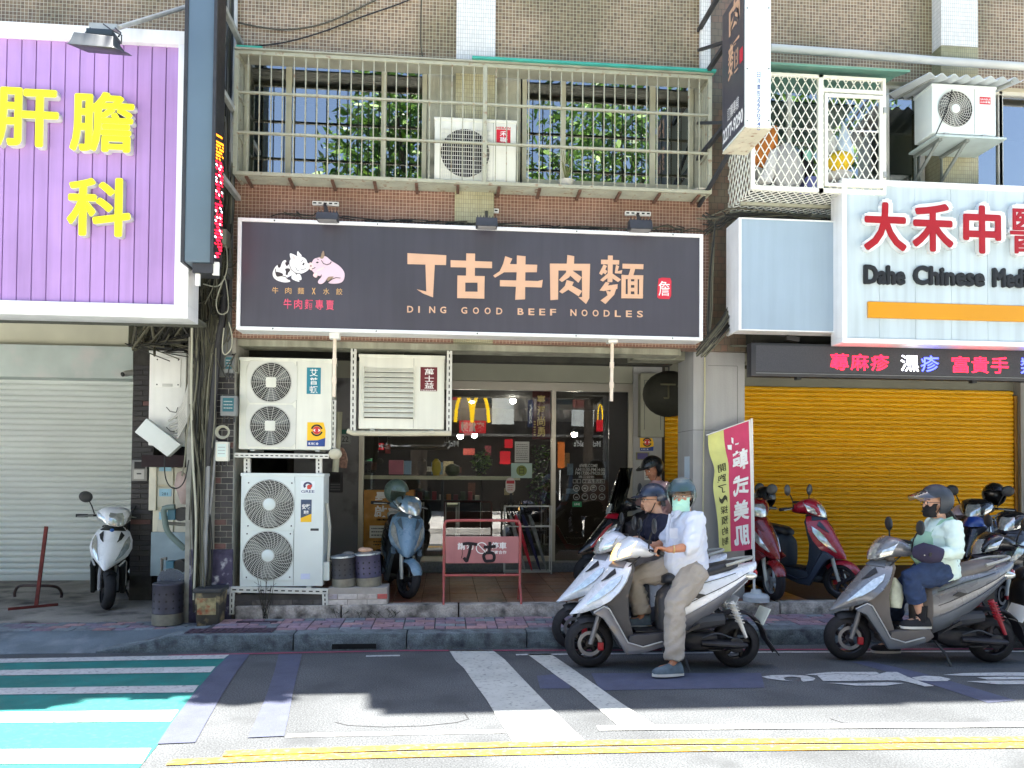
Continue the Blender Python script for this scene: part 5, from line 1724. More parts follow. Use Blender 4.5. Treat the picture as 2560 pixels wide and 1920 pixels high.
b.ob('wrapped_crossbar', mat('foam_cream', (196, 190, 166)), t)
for px in (884, 1124):
 b = B()
 b.bar(U(px, 1082, HYm), U(px, 1082, HYm + .45), .04)
 b.ob('arm', M_SLOT, t)
# condenser inside the cage
AY4 = 7.74
xa, xb, za, zb = RC(1086, 298, 1290, 461, AY4)
za = cz0 + .03
t = thing('condenser_unit', 'white condenser standing inside the barred window cage', 'condenser', ((xa + xb) / 2, AY4, za))
ac_case(t, xa, xb, za, zb, AY4, .2, M_ACW, U(1233, 380, AY4).x)
q = U(1163, 383, AY4)
R = 60 / F_PX * AY4
b = B()
b.lathe([(0, AY4 - .001), (R, AY4 - .001), (R * 1.02, AY4 - .004)], (q.x, 0, q.z), 32, 'y')
b.ob('fan_opening', M_HOLE, t)
b = B()
for k in range(22):
 v_ = -R + 2 * R * (k + .5) / 22
 b.bar((q.x + v_, AY4 - .008, q.z - R * 1.05), (q.x + v_, AY4 - .008, q.z + R * 1.05), .004)
 if k % 2: b.bar((q.x - R * 1.05, AY4 - .01, q.z + v_), (q.x + R * 1.05, AY4 - .01, q.z + v_), .004)
b.ob('fan_guard', M_GRILL, t, smooth=0)
xa2, xb2, za2, zb2 = RC(1241, 316, 1276, 361, AY4)
lb = part('label', mat('label_red', (196, 26, 44), .4), t, xa2, xb2, AY4 - .003, AY4 - .0005, za2, zb2 - .035, bev=0)
text('HERAN', xa2, xb2, zb2 - .03, zb2 - .005, AY4 - .003, mat('label_red', (196, 26, 44)), t, bold=.02)
for i, ch in enumerate('禾聯'):
 text(ch, xa2 + .035, xb2 - .03, zb2 - .105 - i * .062, zb2 - .05 - i * .062, AY4 - .0045, M_INKW, lb, 'letter', bold=.01)
# condenser on the neighbour's wall, with its little corrugated roof
AY5 = 7.35
xa, xb, za, zb = RC(2330, 214, 2490, 336, AY5)
t = thing('condenser_unit', 'white condenser with small red label on the wall bracket', 'condenser', ((xa + xb) / 2, AY5, za))
ac_case(t, xa, xb, za, zb, AY5, .3, M_ACW2, U(2436, 270, AY5).x)
q = U(2387, 273, AY5)
R = 47 / F_PX * AY5
fan(t, q.x, q.z, AY5 - .005, R, 1, 'round', M_GRILL, nring=7, nsp=26)
xa2, xb2, za2, zb2 = RC(2449, 243, 2476, 261, AY5)
lb = part('label', mat('label_red', (196, 26, 44)), t, xa2, xb2, AY5 - .003, AY5 - .0005, za2, zb2, bev=0)
text('SANSUI', xa2 + .006, xb2 - .006, za2 + .04, za2 + .06, AY5 - .0045, M_INKW, lb, bold=.02)
text('山水家電', xa2 + .006, xb2 - .006, za2 + .01, za2 + .032, AY5 - .0045, M_INKW, lb, bold=.02)
t = thing('corrugated_hood', 'small corrugated hood over the wall-mounted condenser', 'hood', ((xa + xb) / 2, AY5, zb + .03))
b = B()
h0, h1, _, _ = RC(2296, 200, 2534, 222, AY5)
rows = []
for yy, dz_ in ((AY5 - .14, .0), (FY - .02, .14)):
 rows.append([(h0 + (h1 - h0) * k / 48, yy, zb + .015 + dz_ + .022 * math.sin(k * PI / 3)) for k in range(49)])
b.grid(rows)
b.ob('corrugated_sheet', mat('hood_pale', (196, 204, 206), .4, var=.08), t, solid=.004, smooth=60)
for xx in (h0 + .1, h1 - .1):
 b = B()
 b.bar((xx, AY5 - .1, zb + .01), (xx, FY - .02, zb + .12), .02)
 b.ob('bearer', M_GALV, t)
t = thing('wall_bracket', 'steel wall bracket carrying the hooded condenser', 'bracket', ((xa + xb) / 2, FY - .2, za))
part('tray', mat('tray_teal', (176, 190, 186), .5), t, U(2336, 340, AY5).x, U(2512, 340, AY5).x, AY5 - .03, FY - .16, za - .045, za - .022)
for px in (2352, 2420):
 xx = U(px, 350, AY5).x
 b = B()
 b.bar((xx, AY5, za - .06), (xx, FY - .16, za - .06), .035, .03)
 b.bar((xx, AY5 + .05, za - .07), (xx, FY - .165, za - .33), .03, .02)
 b.bar((xx, FY - .175, za - .04), (xx, FY - .175, za - .36), .035, .012)
 b.ob('bracket_arm', mat('bracket_grey', (120, 126, 120), .6, var=.2), t)
b = B()
b.tube([U(2380, 225, AY5 - .02), U(2375, 250, AY5 - .02), U(2360, 290, AY5 - .02), U(2340, 335, AY5 - .02)], .006, 6)
b.ob('cable', M_INK, None, 'black cable looping across the hooded condenser', 'cable')
pass
# long pipe along the neighbour's wall
b = B()
b.tube([U(1925, 120, 7.7), U(2150, 136, 7.7), U(2340, 152, 7.68), U(2700, 176, 7.68)], .042, 12)
b.ob('drain_pipe', mat('pvc_grey', (190, 192, 186), .5, var=.1, vs=3), None, 'long grey drain pipe running along the tiled wall', 'pipe')
# ================================================================ diamond-mesh cage
DY = 7.30
M_CREAMW = mat('cage_white', (232, 232, 220), .4, var=.05)
dx0, dx1 = U(1881, 420, DY).x, U(2213, 350, DY).x
dz0, dz1 = U(2045, 482, DY).z, U(2070, 190, DY).z
t = thing('mesh_cage', 'white diamond-mesh cage full of laundry over the street', 'cage', ((dx0 + dx1) / 2, DY, dz0))
def rail(x0, x1, z0, z1, y0=DY - .02, y1=DY + .02, nm='frame_bar'):
 return part(nm, M_CREAMW, t, x0, x1, y0, y1, z0, z1, bev=.003)
rail(dx0 - .02, dx0 + .02, dz0, dz1)
rail(U(2044, 350, DY).x, U(2057, 350, DY).x, dz0, dz1)
rail(dx1 - .035, dx1, dz0, dz1)
rail(dx0 + .02, dx1 - .035, dz0, dz0 + .045, nm='bottom_rail')
rail(dx0 + .02, dx1 - .035, dz1 - .03, dz1, nm='top_rail')
rail(U(2057, 250, DY).x, dx1 - .035, U(2130, 234, DY).z, U(2130, 225, DY).z)
e0, e1, f0, f1 = RC(2059, 240, 2203, 470, DY)
dr = rail(e0, e0 + .03, f0, f1, DY - .035, DY - .005, 'access_door')
for a in ((e1 - .03, e1, f0, f1), (e0 + .03, e1 - .03, f0, f0 + .03), (e0 + .03, e1 - .03, f1 - .03, f1)):
 part('door_rail', M_CREAMW, dr, a[0], a[1], DY - .035, DY - .005, a[2], a[3], bev=.003)
for py in (280, 440):
 q = U(2207, py, DY)
 part('hinge', M_GALV, dr, q.x - .015, q.x + .015, DY - .045, DY - .022, q.z - .03, q.z + .03)
def mesh_panel(o, ux, uz, wd, h, name='diamond_mesh', pw=.085, ph=.15, r=.0042):
 """expanded-metal lattice: zigzag strands in a plane spanned by ux, uz"""
 b = B()
 for fam in (1, -1):
  n = int(wd / pw + h / ph) + 3
  for k in range(-n, n + 1):
   x0_ = k * pw
   # line x = x0 + fam * pw/ph * z/... clipped to the rectangle
   sl = fam * (pw / ph)
   za_, zb_2 = 0.0, h
   if sl > 0:
    za_, zb_2 = max(0, -x0_ / sl), min(h, (wd - x0_) / sl)
   else:
    za_, zb_2 = max(0, (wd - x0_) / sl), min(h, -x0_ / sl)
   if zb_2 - za_ < .02: continue
   a_, e_ = o + ux * (x0_ + sl * za_) + uz * za_, o + ux * (x0_ + sl * zb_2) + uz * zb_2
   b.bar(a_, e_, r * 2, r * 2, ux.cross(uz))
 return b.ob(name, M_CREAMW, t, smooth=0)
X_, Z_, Y_ = V((1, 0, 0)), V((0, 0, 1)), V((0, 1, 0))
mesh_panel(V((dx0, DY, dz0)), X_, Z_, dx1 - dx0, dz1 - dz0)
mesh_panel(V((dx0, DY, dz0)), Y_, Z_, FY - DY, dz1 - dz0)
mesh_panel(V((dx0, DY, dz0)), X_, Y_, dx1 - dx0, FY - DY, ph=.1)
part('floor_bearer', M_CAGE, t, dx0, dx1, DY + .3, DY + .34, dz0 - .04, dz0 - .006)
part('floor_bearer', M_CAGE, t, dx0, dx1, FY - .06, FY - .01, dz0 - .04, dz0 - .006)
b = B()
rows = []
aw0, aw1 = U(1925, 175, DY).x, U(2252, 175, DY).x
for yy, z in ((DY - .16, dz1 + .02), (DY + .1, dz1 + .1), (FY, dz1 + .17)):
 rows.append([(aw0 - .2, yy, z), ((aw0 + aw1) / 2, yy, z), (aw1, yy, z)])
b.grid(rows)
b.ob('green_awning', mat('awning_green', (92, 138, 122), .5, var=.12, vs=3, dirt=(150, 150, 140), dirt_amt=.2), t, solid=.02, smooth=0)
# things hung and stored behind the mesh
def cloth_lump(b, pts, r, seed, amp=.02, seg=12):
 q = len(b.v)
 b.tube(pts, r, seg, up=(0, 1, 0))
 for i in range(q, len(b.v)):
  p = b.v[i]
  n = mnoise.noise_vector(p * 9 + V((seed, 0, 0)))
  b.v[i] = p + n * amp
def lump(name, lab, cat, mt, pts, r, Y, seed, parent=None, amp=.02, sm=60):
 b = B()
 cloth_lump(b, [U(x, y, Y) for x, y in pts], r, seed, amp)
 return b.ob(name, mt, parent, lab, cat, smooth=sm)
lump('backpack', 'grey backpack stored in the diamond-mesh cage', 'backpack', mat('pack_grey', (178, 178, 176), .8, var=.1), [(1975, 470), (1972, 450), (1970, 415), (1966, 385), (1968, 362)], [(.10, .09), (.16, .12), (.15, .12), (.12, .1), (.05, .05)], 7.6, 2)
lump('shirt', 'white shirt drooping beside the grey backpack', 'clothes', mat('cloth_white', (214, 214, 210), .9, var=.08), [(1912, 455), (1925, 420), (1938, 390), (1950, 370)], [(.06, .05), (.08, .06), (.07, .05), (.03, .03)], 7.62, 3)
lump('jacket', 'orange jacket hung in the corner of the mesh cage', 'clothes', mat('cloth_orange', (186, 112, 44), .9, var=.2), [(1898, 412), (1906, 380), (1924, 350), (1936, 318)], [(.07, .05), (.09, .06), (.09, .06), (.04, .04)], 7.65, 4)
lump('soft_toy', 'yellow stuffed bundle in a clear bag behind the mesh door', 'toy', mat('plush_yellow', (226, 188, 30), .8, var=.12), [(2066, 412), (2078, 408), (2100, 404), (2120, 402), (2130, 402)], [(.03, .03), (.09, .08), (.12, .1), (.09, .08), (.03, .03)], 7.58, 5)
lump('plastic_bag', 'pale blue plastic bag hanging above the yellow bundle', 'bag', mat('bag_blue', (196, 212, 226), .4, var=.08), [(2116, 390), (2112, 362), (2108, 335), (2108, 308)], [(.09, .06), (.08, .05), (.05, .03), (.015, .015)], 7.6, 6)
lump('towel', 'white towel bunched behind the mesh door', 'towel', mat('cloth_white', (214, 214, 210)), [(2078, 385), (2076, 355), (2074, 325)], [(.08, .05), (.07, .05), (.02, .02)], 7.66, 7)
lump('cushion', 'pale cushion on the floor of the mesh cage', 'cushion', mat('cloth_cream', (206, 200, 190), .9), [(2066, 440), (2095, 442), (2125, 438)], [(.03, .05), (.1, .09), (.03, .05)], 7.6, 8)
lump('shorts', 'black shorts hanging at the back of the mesh cage', 'clothes', mat('cloth_black', (26, 26, 28), .9), [(2018, 450), (2016, 410), (2014, 380)], [(.07, .05), (.07, .05), (.06, .03)], 7.68, 9)
lump('scarf', 'mint green scrap of cloth hung in the mesh cage', 'clothes', mat('cloth_mint', (140, 196, 176), .9), [(2022, 402), (2020, 388), (2018, 376)], [(.02, .02), (.05, .03), (.03, .02)], 7.6, 10)
b = B()
b.tube([U(1900, 318, 7.62), U(2200, 330, 7.62)], .01, 6)
b.ob('laundry_pole', M_STEEL, None, 'steel laundry pole across the mesh cage', 'pole')
xa, xb, za, zb = RC(2014, 444, 2040, 474, 7.55)
bk = part('basket', mat('basket_blue', (108, 112, 168), .6), None, xa, xb, 7.5, 7.7, za, zb, bev=.01)
tag(bk, 'small violet plastic basket on the mesh cage floor', 'basket')
# ================================================================ brickwork
BRK = [mat('dark_brick_%d' % i, c, .55, var=.15, vs=14, bump=.2, bs=60, rnd=.25) for i, c in enumerate([(46, 44, 46), (54, 50, 50), (40, 38, 40), (86, 56, 52)])]
OLDB = [mat('old_brick_%d' % i, c, .9, rnd=.15, var=.25, vs=16, bump=.6, bs=50, dirt=(60, 56, 52), dirt_amt=.3, dirt_s=12) for i, c in enumerate([(96, 90, 84), (82, 78, 74), (112, 70, 62), (104, 100, 92)])]
PNTB = [mat('painted_brick_%d' % i, c, .9, var=.15, vs=16, bump=.5, bs=50, dirt=(150, 140, 130), dirt_amt=.3, dirt_s=14) for i, c in enumerate([(196, 186, 176), (206, 198, 190), (186, 96, 88), (190, 120, 110), (176, 166, 170)])]
_bm = {}
def bricks(parent, x0, x1, z0, z1, Y, bw, bh, gap, mats, wts, seed, proud=.006, name='brick'):
 q = random.Random(seed)
 r = 0
 z = z0
 while z + bh <= z1 + .002:
  x = x0 - (bw / 2 if r % 2 else 0)
  while x < x1 - .01:
   a, e = max(x, x0), min(x + bw - gap, x1)
   if e - a > .015:
    mi_ = q.choices(range(len(mats)), wts)[0]
    L_ = round(e - a, 3)
    k = (mats[mi_].name, L_, bh)
    if k not in _bm:
     bb = B()
     bb.box(0, L_, -proud, .03, 0, bh - gap)
     _bm[k] = bb.mesh('brick', mats[mi_], bev=.0025)
    inst(name, _bm[k], parent, loc=(a, Y + q.uniform(-.003, .002), z))
   x += bw
  z += bh
  r += 1
M_MORT = mat('brick_mortar', (150, 148, 138), .9, var=.2, vs=10)
M_MORTD = mat('mortar_dark', (58, 56, 52), .9, var=.3, vs=10)
# brick corner pier
ux0, ux1 = U(528, 1250, 7.97).x, U(583, 1250, 7.97).x
pz0 = U(560, 1372, 7.97).z
t = thing('brick_pier', 'dark brick corner pier behind the tangled cables', 'pier', ((ux0 + ux1) / 2, 7.97, .1))
part('core', M_MORT, t, ux0 - .25, ux1, 7.97, 8.5, .08, 3.0, bev=0)
bricks(t, ux0 + .04, ux1 - .004, pz0, 2.9, 7.97, .118, .0605, .006, BRK, (5, 4, 4, 1), 2)
part('peeling_render', mat('peeling', (70, 64, 84), .9, var=.4, vs=9, bump=.7, bs=40, dirt=(206, 206, 206), dirt_amt=.2, dirt_s=9), t, ux0 - .2, ux1 + .004, 7.955, 7.99, .08, pz0 - .004, bev=.004)
# rear brick wall by the shutter, and the meter cupboard wall
wx0_, wx1_ = U(326, 1300, 9.3).x, U(381, 1300, 9.3).x
t = thing('brick_wall', 'dark brick wall end between the shutter and the meter cupboards', 'wall', (wx0_, 9.3, .1))
part('core', M_MORTD, t, wx0_, wx1_, 9.3, 11.3, .08, 3.1, bev=0)
bricks(t, wx0_ + .002, wx1_ - .002, U(350, 1440, 9.3).z, U(350, 905, 9.3).z, 9.3, .235, .0607, .007, BRK, (5, 4, 5, .3), 5)
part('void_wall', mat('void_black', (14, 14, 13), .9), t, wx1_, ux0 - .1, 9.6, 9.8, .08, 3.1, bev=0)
MY = 9.0
xa, xb, za, zb = RC(379, 1168, 484, 1440, MY)
t = thing('meter_cupboard', 'cream meter cupboard doors stacked behind the cables', 'cupboard', ((xa + xb) / 2, MY, za))
part('back_panel', mat('panel_cream', (216, 212, 190), .6, var=.06), t, xa, xb, MY + .03, MY + .2, U(430, 1330, MY).z, zb, bev=0)
part('lower_panel', mat('panel_blue_grey', (112, 134, 148), .35, metal=.4, var=.12), t, xa - .01, xb, MY + .02, MY + .2, za, U(430, 1330, MY).z - .003, bev=0)  # blue-grey panel below the cream one
part('side_strip', mat('strip_white', (222, 218, 196), .5), t, xa - .03, xa + .05, MY - .02, MY + .03, U(430, 1276, MY).z, zb)
for i, (y0, y1) in enumerate(((1170, 1212), (1218, 1268), (1276, 1330))):
 for j, (a, c) in enumerate(((393, 433), (437, 482))):
  r = RC(a, y0, c, y1, MY)
  d = part('meter_door', mat('door_cream', (206, 204, 186), .55, var=.07), t, r[0], r[1], MY, MY + .03, r[2], r[3])
  if j == 0:
   r = RC(398, y0 + (-2 if i == 0 else 4), 429, y0 + (8 if i == 0 else 23), MY)
   pl_ = part('number_plate', mat('plate_blue', (150, 196, 214), .5), d, r[0], r[1], MY - .006, MY - .001, r[2], r[3])
   if i:
    text('281' if i == 1 else '279', r[0] + .03, r[1] - .04, r[2] + .012, r[2] + .045, MY - .008, mat('plate_ink', (50, 84, 104), .6, var=0), pl_, bold=.01)
# dark canopy over it
r = RC(362, 1138, 470, 1168, 8.8)
c_ = part('canopy_beam', mat('canopy_maroon', (40, 26, 28), .8, var=.3), None, r[0], r[1], 8.7, 9.3, r[2], r[3])
tag(c_, 'dark maroon canopy beam over the meter cupboards', 'beam')
# mailbox
r = RC(331, 1150, 369, 1202, 9.2)
t = thing('letter_box', 'grey metal letter box on the dark brick wall', 'letter box', ((r[0] + r[1]) / 2, 9.2, r[2]))
M_MB = mat('mailbox_grey', (124, 124, 120), .4, metal=.3, var=.12)
part('body', M_MB, t, r[0], r[1], 9.18, 9.29, r[2], r[3], bev=.004)
part('window', M_INK, t, r[0] + .03, r[1] - .02, 9.176, 9.18, r[3] - .1, r[3] - .02, bev=0)
part('slot', M_DARK, t, r[0] + .06, r[1] - .06, 9.17, 9.18, r[2] + .075, r[2] + .09, bev=0)
part('door', mat('mailbox_lt', (168, 168, 162), .4, metal=.3), t, r[0] + .025, r[1] - .025, 9.174, 9.18, r[2] + .02, r[3] - .11)
# security camera
p = U(342, 931, 10.5)
t = thing('security_camera', 'small white security camera beside the pale shutter box', 'camera', p)
part('mount', M_WHITE, t, p.x - .02, p.x + .13, 10.46, 10.55, p.z - .07, p.z + .07, bev=.012)
b = B()
b.tube([p + V((.0, -.02, .0)), p + V((-.05, -.1, -.02)), p + V((-.1, -.18, -.05))], [.04, .038, .036], 12)
b.ob('barrel', M_WHITE, t)
b = B()
b.cyl(p + V((-.1, -.18, -.05)), p + V((-.108, -.193, -.054)), .03, 12)
b.ob('lens', M_INK, t)
# white junction cabinet with its lid hanging
CBY = 8.25
r = RC(372, 878, 464, 1114, CBY)
t = thing('junction_cabinet', 'white telephone cabinet spilling grey cables beside the pole', 'cabinet', ((r[0] + r[1]) / 2, CBY, r[2]))
M_CAB = mat('cabinet_white', (222, 222, 216), .4, var=.05, streak=.05)
part('case', M_CAB, t, r[0], r[1], CBY, CBY + .3, r[2], r[3], bev=.01)
part('lid_edge', M_CAB, t, r[0] - .006, r[1] + .006, CBY - .006, CBY + .3, r[3] - .02, r[3] + .004, bev=.004)
r2 = RC(388, 894, 453, 968, CBY)
dp = part('hatch', M_CAB, t, r2[0], r2[1], CBY - .014, CBY, r2[2], r2[3], bev=.008)
part('hatch_grip', mat('grip_grey', (186, 186, 180), .5), dp, r2[0] + .08, r2[1] - .08, CBY - .02, CBY - .014, r2[2] + .005, r2[2] + .035, bev=.004)
b = B()
for u_ in (r2[0] + .025, r2[1] - .025):
 for v_ in (r2[2] + .025, r2[3] - .025):
  b.ball((u_, CBY - .016, v_), .008, 6, 4)
b.ob('screw', M_DARK, dp, kind='stuff')
b = B()
for (y0, y1) in ((1018, 1036), (1068, 1085)):
 q = RC(416, y0, 445, y1, CBY)
 b.tube([(q[0], CBY - .004, q[3]), (q[0] + .04, CBY - .004, q[2] + .03), (q[0] + .1, CBY - .004, q[2] + .02), (q[1], CBY - .004, q[3])], .004, 5)
b.ob('cable_hook', M_DARK, t)
b = B()
b.prism([(p.x, p.z) for p in (U(343, 1081, 8.15), U(372, 1047, 8.15), U(457, 1112, 8.15), U(424, 1142, 8.15))], 'y', 8.08, 8.18)
b.ob('hanging_lid', mat('lid_white', (206, 210, 204), .45, var=.06), t, bev=.008)
for i in range(9):
 b = B()
 q = random.Random(i)
 y0 = 1010 + i * 8
 b.tube([U(418 + q.uniform(0, 26), 1046 + i * 6, 8.18), U(445, 1030 + i * 8, 8.12), U(460 + i, 1005 + i * 6, 8.12), U(472 + i, 960 + i * 4, 8.1), U(476 + i * .6, 900, 8.1)], .011, 6)
 b.ob('grey_cable', mat('cable_grey', (186, 184, 176), .6), t)
# ================================================================ cables, conduits and ducts at the corner
M_CB = [mat('cable_%d' % i, c, .65, var=.1) for i, c in enumerate([(44, 44, 38), (66, 64, 50), (112, 110, 92), (176, 174, 154), (24, 24, 22), (84, 82, 66)])]
def path(px, Y):
 return [U(x, y, Y) for x, y in px]
def smooth_path(pts, n=5):
 out = []
 k = len(pts)
 for i in range(k - 1):
  p0, p1, p2, p3 = pts[max(i - 1, 0)], pts[i], pts[i + 1], pts[min(i + 2, k - 1)]
  for s in range(n):
   t = s / n
   out.append(p1 + (p2 - p0) * t / 2 + (p0 * 2 - p1 * 5 + p2 * 4 - p3) * t * t / 2 + (p1 * 3 - p0 - p2 * 3 + p3) * t ** 3 / 2)
 out.append(pts[-1])
 return out
def pipe(name, lab, cat, px, Y, r, mt, group=None, seg=10):
 b = B()
 b.tube(smooth_path(path(px, Y)), r, seg)
 return b.ob(name, mt, None, lab, cat, group)
M_DUCT = mat('duct_black', (38, 37, 38), .55, var=.15)
pipe('cable_duct', 'thick black ribbed duct leaning down the brick pier', 'duct', [(566, 700), (556, 800), (546, 860), (534, 1000), (524, 1100), (516, 1168)], 7.85, .034, M_DUCT)
pipe('conduit_pipe', 'grey conduit pipe below the black duct', 'pipe', [(520, 1165), (516, 1280), (511, 1400), (506, 1480)], 7.84, .022, mat('conduit_grey', (140, 140, 138), .5))
pipe('conduit_pipe', 'thin grey conduit along the pier corner', 'pipe', [(541, 1100), (532, 1200), (520, 1330), (514, 1480)], 7.88, .012, mat('conduit_grey', (140, 140, 138)))
pipe('cable_duct', 'black duct rising in the shadow beside the white cabinet', 'duct', [(508, 860), (502, 960), (497, 1080), (493, 1250), (489, 1500)], 8.0, .04, mat('duct_dark', (30, 29, 30), .6))
pipe('utility_pole', 'grey painted steel pole standing at the kerb corner', 'pole', [(492, 1010), (491, 1200), (490, 1380), (489, 1530)], 7.95, .03, mat('pole_grey', (60, 58, 56), .7, var=.4, vs=14, dirt=(170, 168, 164), dirt_amt=.25, dirt_s=20))
pipe('conduit_pipe', 'pale conduit pipe climbing the grey corner strip', 'pipe', [(590, -40), (588, 120), (580, 300), (575, 480)], 7.9, .02, mat('pipe_pale', (176, 178, 174), .5))
pipe('conduit_pipe', 'dull conduit pipe beside the tall LED sign', 'pipe', [(572, -40), (566, 200), (562, 480)], 7.92, .016, mat('conduit_grey', (140, 140, 138)))
for i, (px, lab, r, ci) in enumerate((
  ([(480, 820), (479, 900), (478, 1000), (482, 1150), (490, 1300), (484, 1500)], 'pale cable running straight down past the white cabinet', .011, 3),
  ([(545, 570), (566, 620), (566, 680), (545, 715), (508, 710)], 'thin pale cable curling under the tall LED sign', .006, 3),
  ([(556, 705), (541, 750), (545, 780), (560, 785), (571, 770), (567, 715), (560, 690)], 'pale cable loop hanging at the sign corner', .006, 3),
  ([(560, 820), (556, 860), (557, 880), (565, 886), (578, 870), (580, 840), (572, 805)], 'pale cable loop hanging by the teal junction box', .006, 3),
  ([(475, 1010), (483, 1080), (500, 1200), (505, 1330), (512, 1480)], 'grey cable crossing in front of the meter cupboards', .009, 5),
  ([(411, 1140), (413, 1190), (425, 1216), (445, 1220), (462, 1200), (472, 1150)], 'dark cable sagging across the meter cupboards', .006, 4),
  ([(540, 870), (538, 980), (536, 1050), (530, 1120)], 'slim pale cable beside the teal box', .005, 2),
  ([(590, 55), (640, 66), (700, 74), (760, 70), (830, 52), (940, 0)], 'pale cable swooping across the tiled wall', .008, 1),
  ([(600, 118), (700, 108), (800, 82), (900, 44), (1010, 5), (1080, -30)], 'dark cable rising across the tiled wall', .007, 4),
  ([(1054, -20), (1052, 60), (1054, 130), (1070, 152), (1120, 158)], 'thin cable dropping down the tiled wall to the cage', .006, 1),
  ([(505, 1060), (512, 1130), (507, 1300), (500, 1540)], 'blue-tinged cable down the front of the grey pole', .008, 5),
  ([(487, 1000), (470, 1060), (462, 1150), (455, 1190)], 'grey cable bending toward the water meter', .008, 2))):
 yy = 7.80 if i < 7 or i > 9 else FY - .02
 b = B()
 b.tube(smooth_path(path(px, yy)), r, 6)
 b.ob('cable', M_CB[ci], None, lab, 'cable', 'cables at the building corner')
b = B()
q = random.Random(21)
for i in range(150):
 b.cm = q.choice([0, 0, 1, 1, 5, 4, 2])
 x = q.uniform(486, 588)
 xe = 484 + (x - 486) * .36 + q.uniform(-5, 5)
 yt = q.choice([-30, 380, 430, 560, 640])
 ye = q.choice([1000, 1120, 1300, 1480, 1500])
 pts = []
 n = 7
 for k in range(n + 1):
  f = k / n
  g = min(1, max(0, (f * (ye - yt) + yt - 500) / 500))
  xx = x + (xe - x) * g
  pts.append(U(xx + q.uniform(-9, 9), yt + (ye - yt) * f, 7.9 + q.uniform(-.05, .05)))
 b.tube(smooth_path(pts, 3), q.choice([.004, .005, .007, .009]), 5)
for i in range(26):
 b.cm = q.choice([0, 1, 2, 5])
 cx_, cy_ = q.uniform(500, 580), q.uniform(620, 900)
 pts = [U(cx_ + math.cos(a) * q.uniform(8, 34), cy_ + math.sin(a) * q.uniform(12, 60), 7.84 + q.uniform(-.05, .05)) for a in [k * .9 + q.uniform(-.3, .3) for k in range(q.randint(3, 7))]]
 b.tube(smooth_path(pts, 4), .0055, 5)
b.ob('cable_tangle', M_CB, None, 'dense tangle of grey and black cables at the corner', 'cables', kind='stuff')
b = B()
for i in range(30):
 b.cm = q.choice([0, 1, 4, 5])
 x = q.uniform(330, 480)
 pts = [U(x, 806 + q.uniform(0, 10), 8.2), U(x + q.uniform(-50, 50), 840 + q.uniform(-10, 40), 8.2 + q.uniform(0, .3)), U(x + q.uniform(-60, 60), 862 + q.uniform(-10, 20), 8.3), U(min(485, x + q.uniform(30, 120)), 850 + q.uniform(-20, 60), 8.1)]
 b.tube(smooth_path(pts, 4), q.choice([.006, .009, .014]), 5)
for i in range(34):
 b.cm = q.choice([0, 1, 4, 5])
 x = q.uniform(600, 1750)
 y = 545 + (x - 600) * .035
 pts = [U(x + k * q.uniform(14, 40), y - q.uniform(0, 22) * (1 if x < 860 or x > 1500 else .35), FY - .06) for k in range(5)]
 b.tube(smooth_path(pts, 3), .006, 5)
b.ob('cable_tangle', M_CB, None, 'loose cables strung above the signs and cabinet', 'cables', kind='stuff')
b = B()
for i in range(40):
 b.cm = q.choice([0, 4, 4, 5, 2])
 o1, o2 = q.uniform(-14, 14), q.uniform(-10, 10)
 pts = [U(1836 + o1, 770 + o2, 7.75), U(1812 + o1, 812 + o2, 7.72 + q.uniform(-.05, .05)), U(1780 + o1, 850 + o2, 7.72), U(1750 + o1 * .8, 885 + o2, 7.75)]
 if i % 4 == 0:
  pts = [U(1700 + o1, 852 + o2 * .5, 7.75)] + pts[2:]
 if i % 5 == 0:
  pts = [U(1788, 560 + o2, 7.8), U(1778 + o1 * .4, 680, 7.8), U(1774 + o1 * .5, 790, 7.78), U(1768, 860, 7.75)]
 b.tube(smooth_path(pts, 4), q.choice([.006, .009]), 5)
for i in range(12):
 b.cm = q.choice([0, 4, 5])
 pts = [U(1760 + q.uniform(-20, 20), 560 + q.uniform(-30, 30), 7.85), U(1800, 545 + q.uniform(-25, 25), 7.8), U(1850, 535 + q.uniform(-15, 15), 7.75), U(1960 + q.uniform(0, 130), 545 + q.uniform(-8, 8), 7.6)]
 b.tube(smooth_path(pts, 4), .008, 5)
b.ob('cable_tangle', M_CB, None, 'dark bundle of cables hanging beside the grey pillar', 'cables', kind='stuff')
# junction boxes
def jbox(r, Y, lab, face, mt):
 r = RC(*r, Y)
 t = thing('junction_box', lab, 'junction box', ((r[0] + r[1]) / 2, Y, r[2]))
 part('case', mt, t, r[0], r[1], Y, Y + .08, r[2], r[3], bev=.012)
 m_ = .16 * (r[1] - r[0])
 fo = part('face_plate', face, t, r[0] + m_, r[1] - m_, Y - .003, Y - .0005, r[2] + (r[3] - r[2]) * .22, r[3] - (r[3] - r[2]) * .12, bev=0)
 lines(fo, (r[0] + m_, r[1] - m_, r[2] + (r[3] - r[2]) * .25, r[3] - (r[3] - r[2]) * .15), Y - .003, M_INKG, 3, h=.3, seed=int(r[0] * 100) % 97)
 b = B()
 for k in range(3):
  xx = r[0] + (r[1] - r[0]) * (.2 + .3 * k)
  b.tube([(xx, Y + .04, r[2]), (xx, Y + .04, r[2] - .06)], .008, 6)
 b.ob('gland', M_DARK, t)
M_JG = mat('jbox_grey', (120, 122, 120), .55)
M_JT = mat('jbox_teal', (24, 88, 96), .5)
jbox((560, 888, 583, 932), 7.86, 'narrow grey junction box with teal face above the cable coil', M_JT, M_JG)
jbox((550, 989, 591, 1040), 7.86, 'square grey junction box with teal face on the pier', M_JT, M_JG)
jbox((538, 1104, 570, 1153), 7.86, 'cream junction box with printed face on the pier', mat('jbox_pale', (206, 222, 214), .5), mat('jbox_cream', (218, 216, 200), .5))
b = B()
c = U(556, 1080, 7.84)
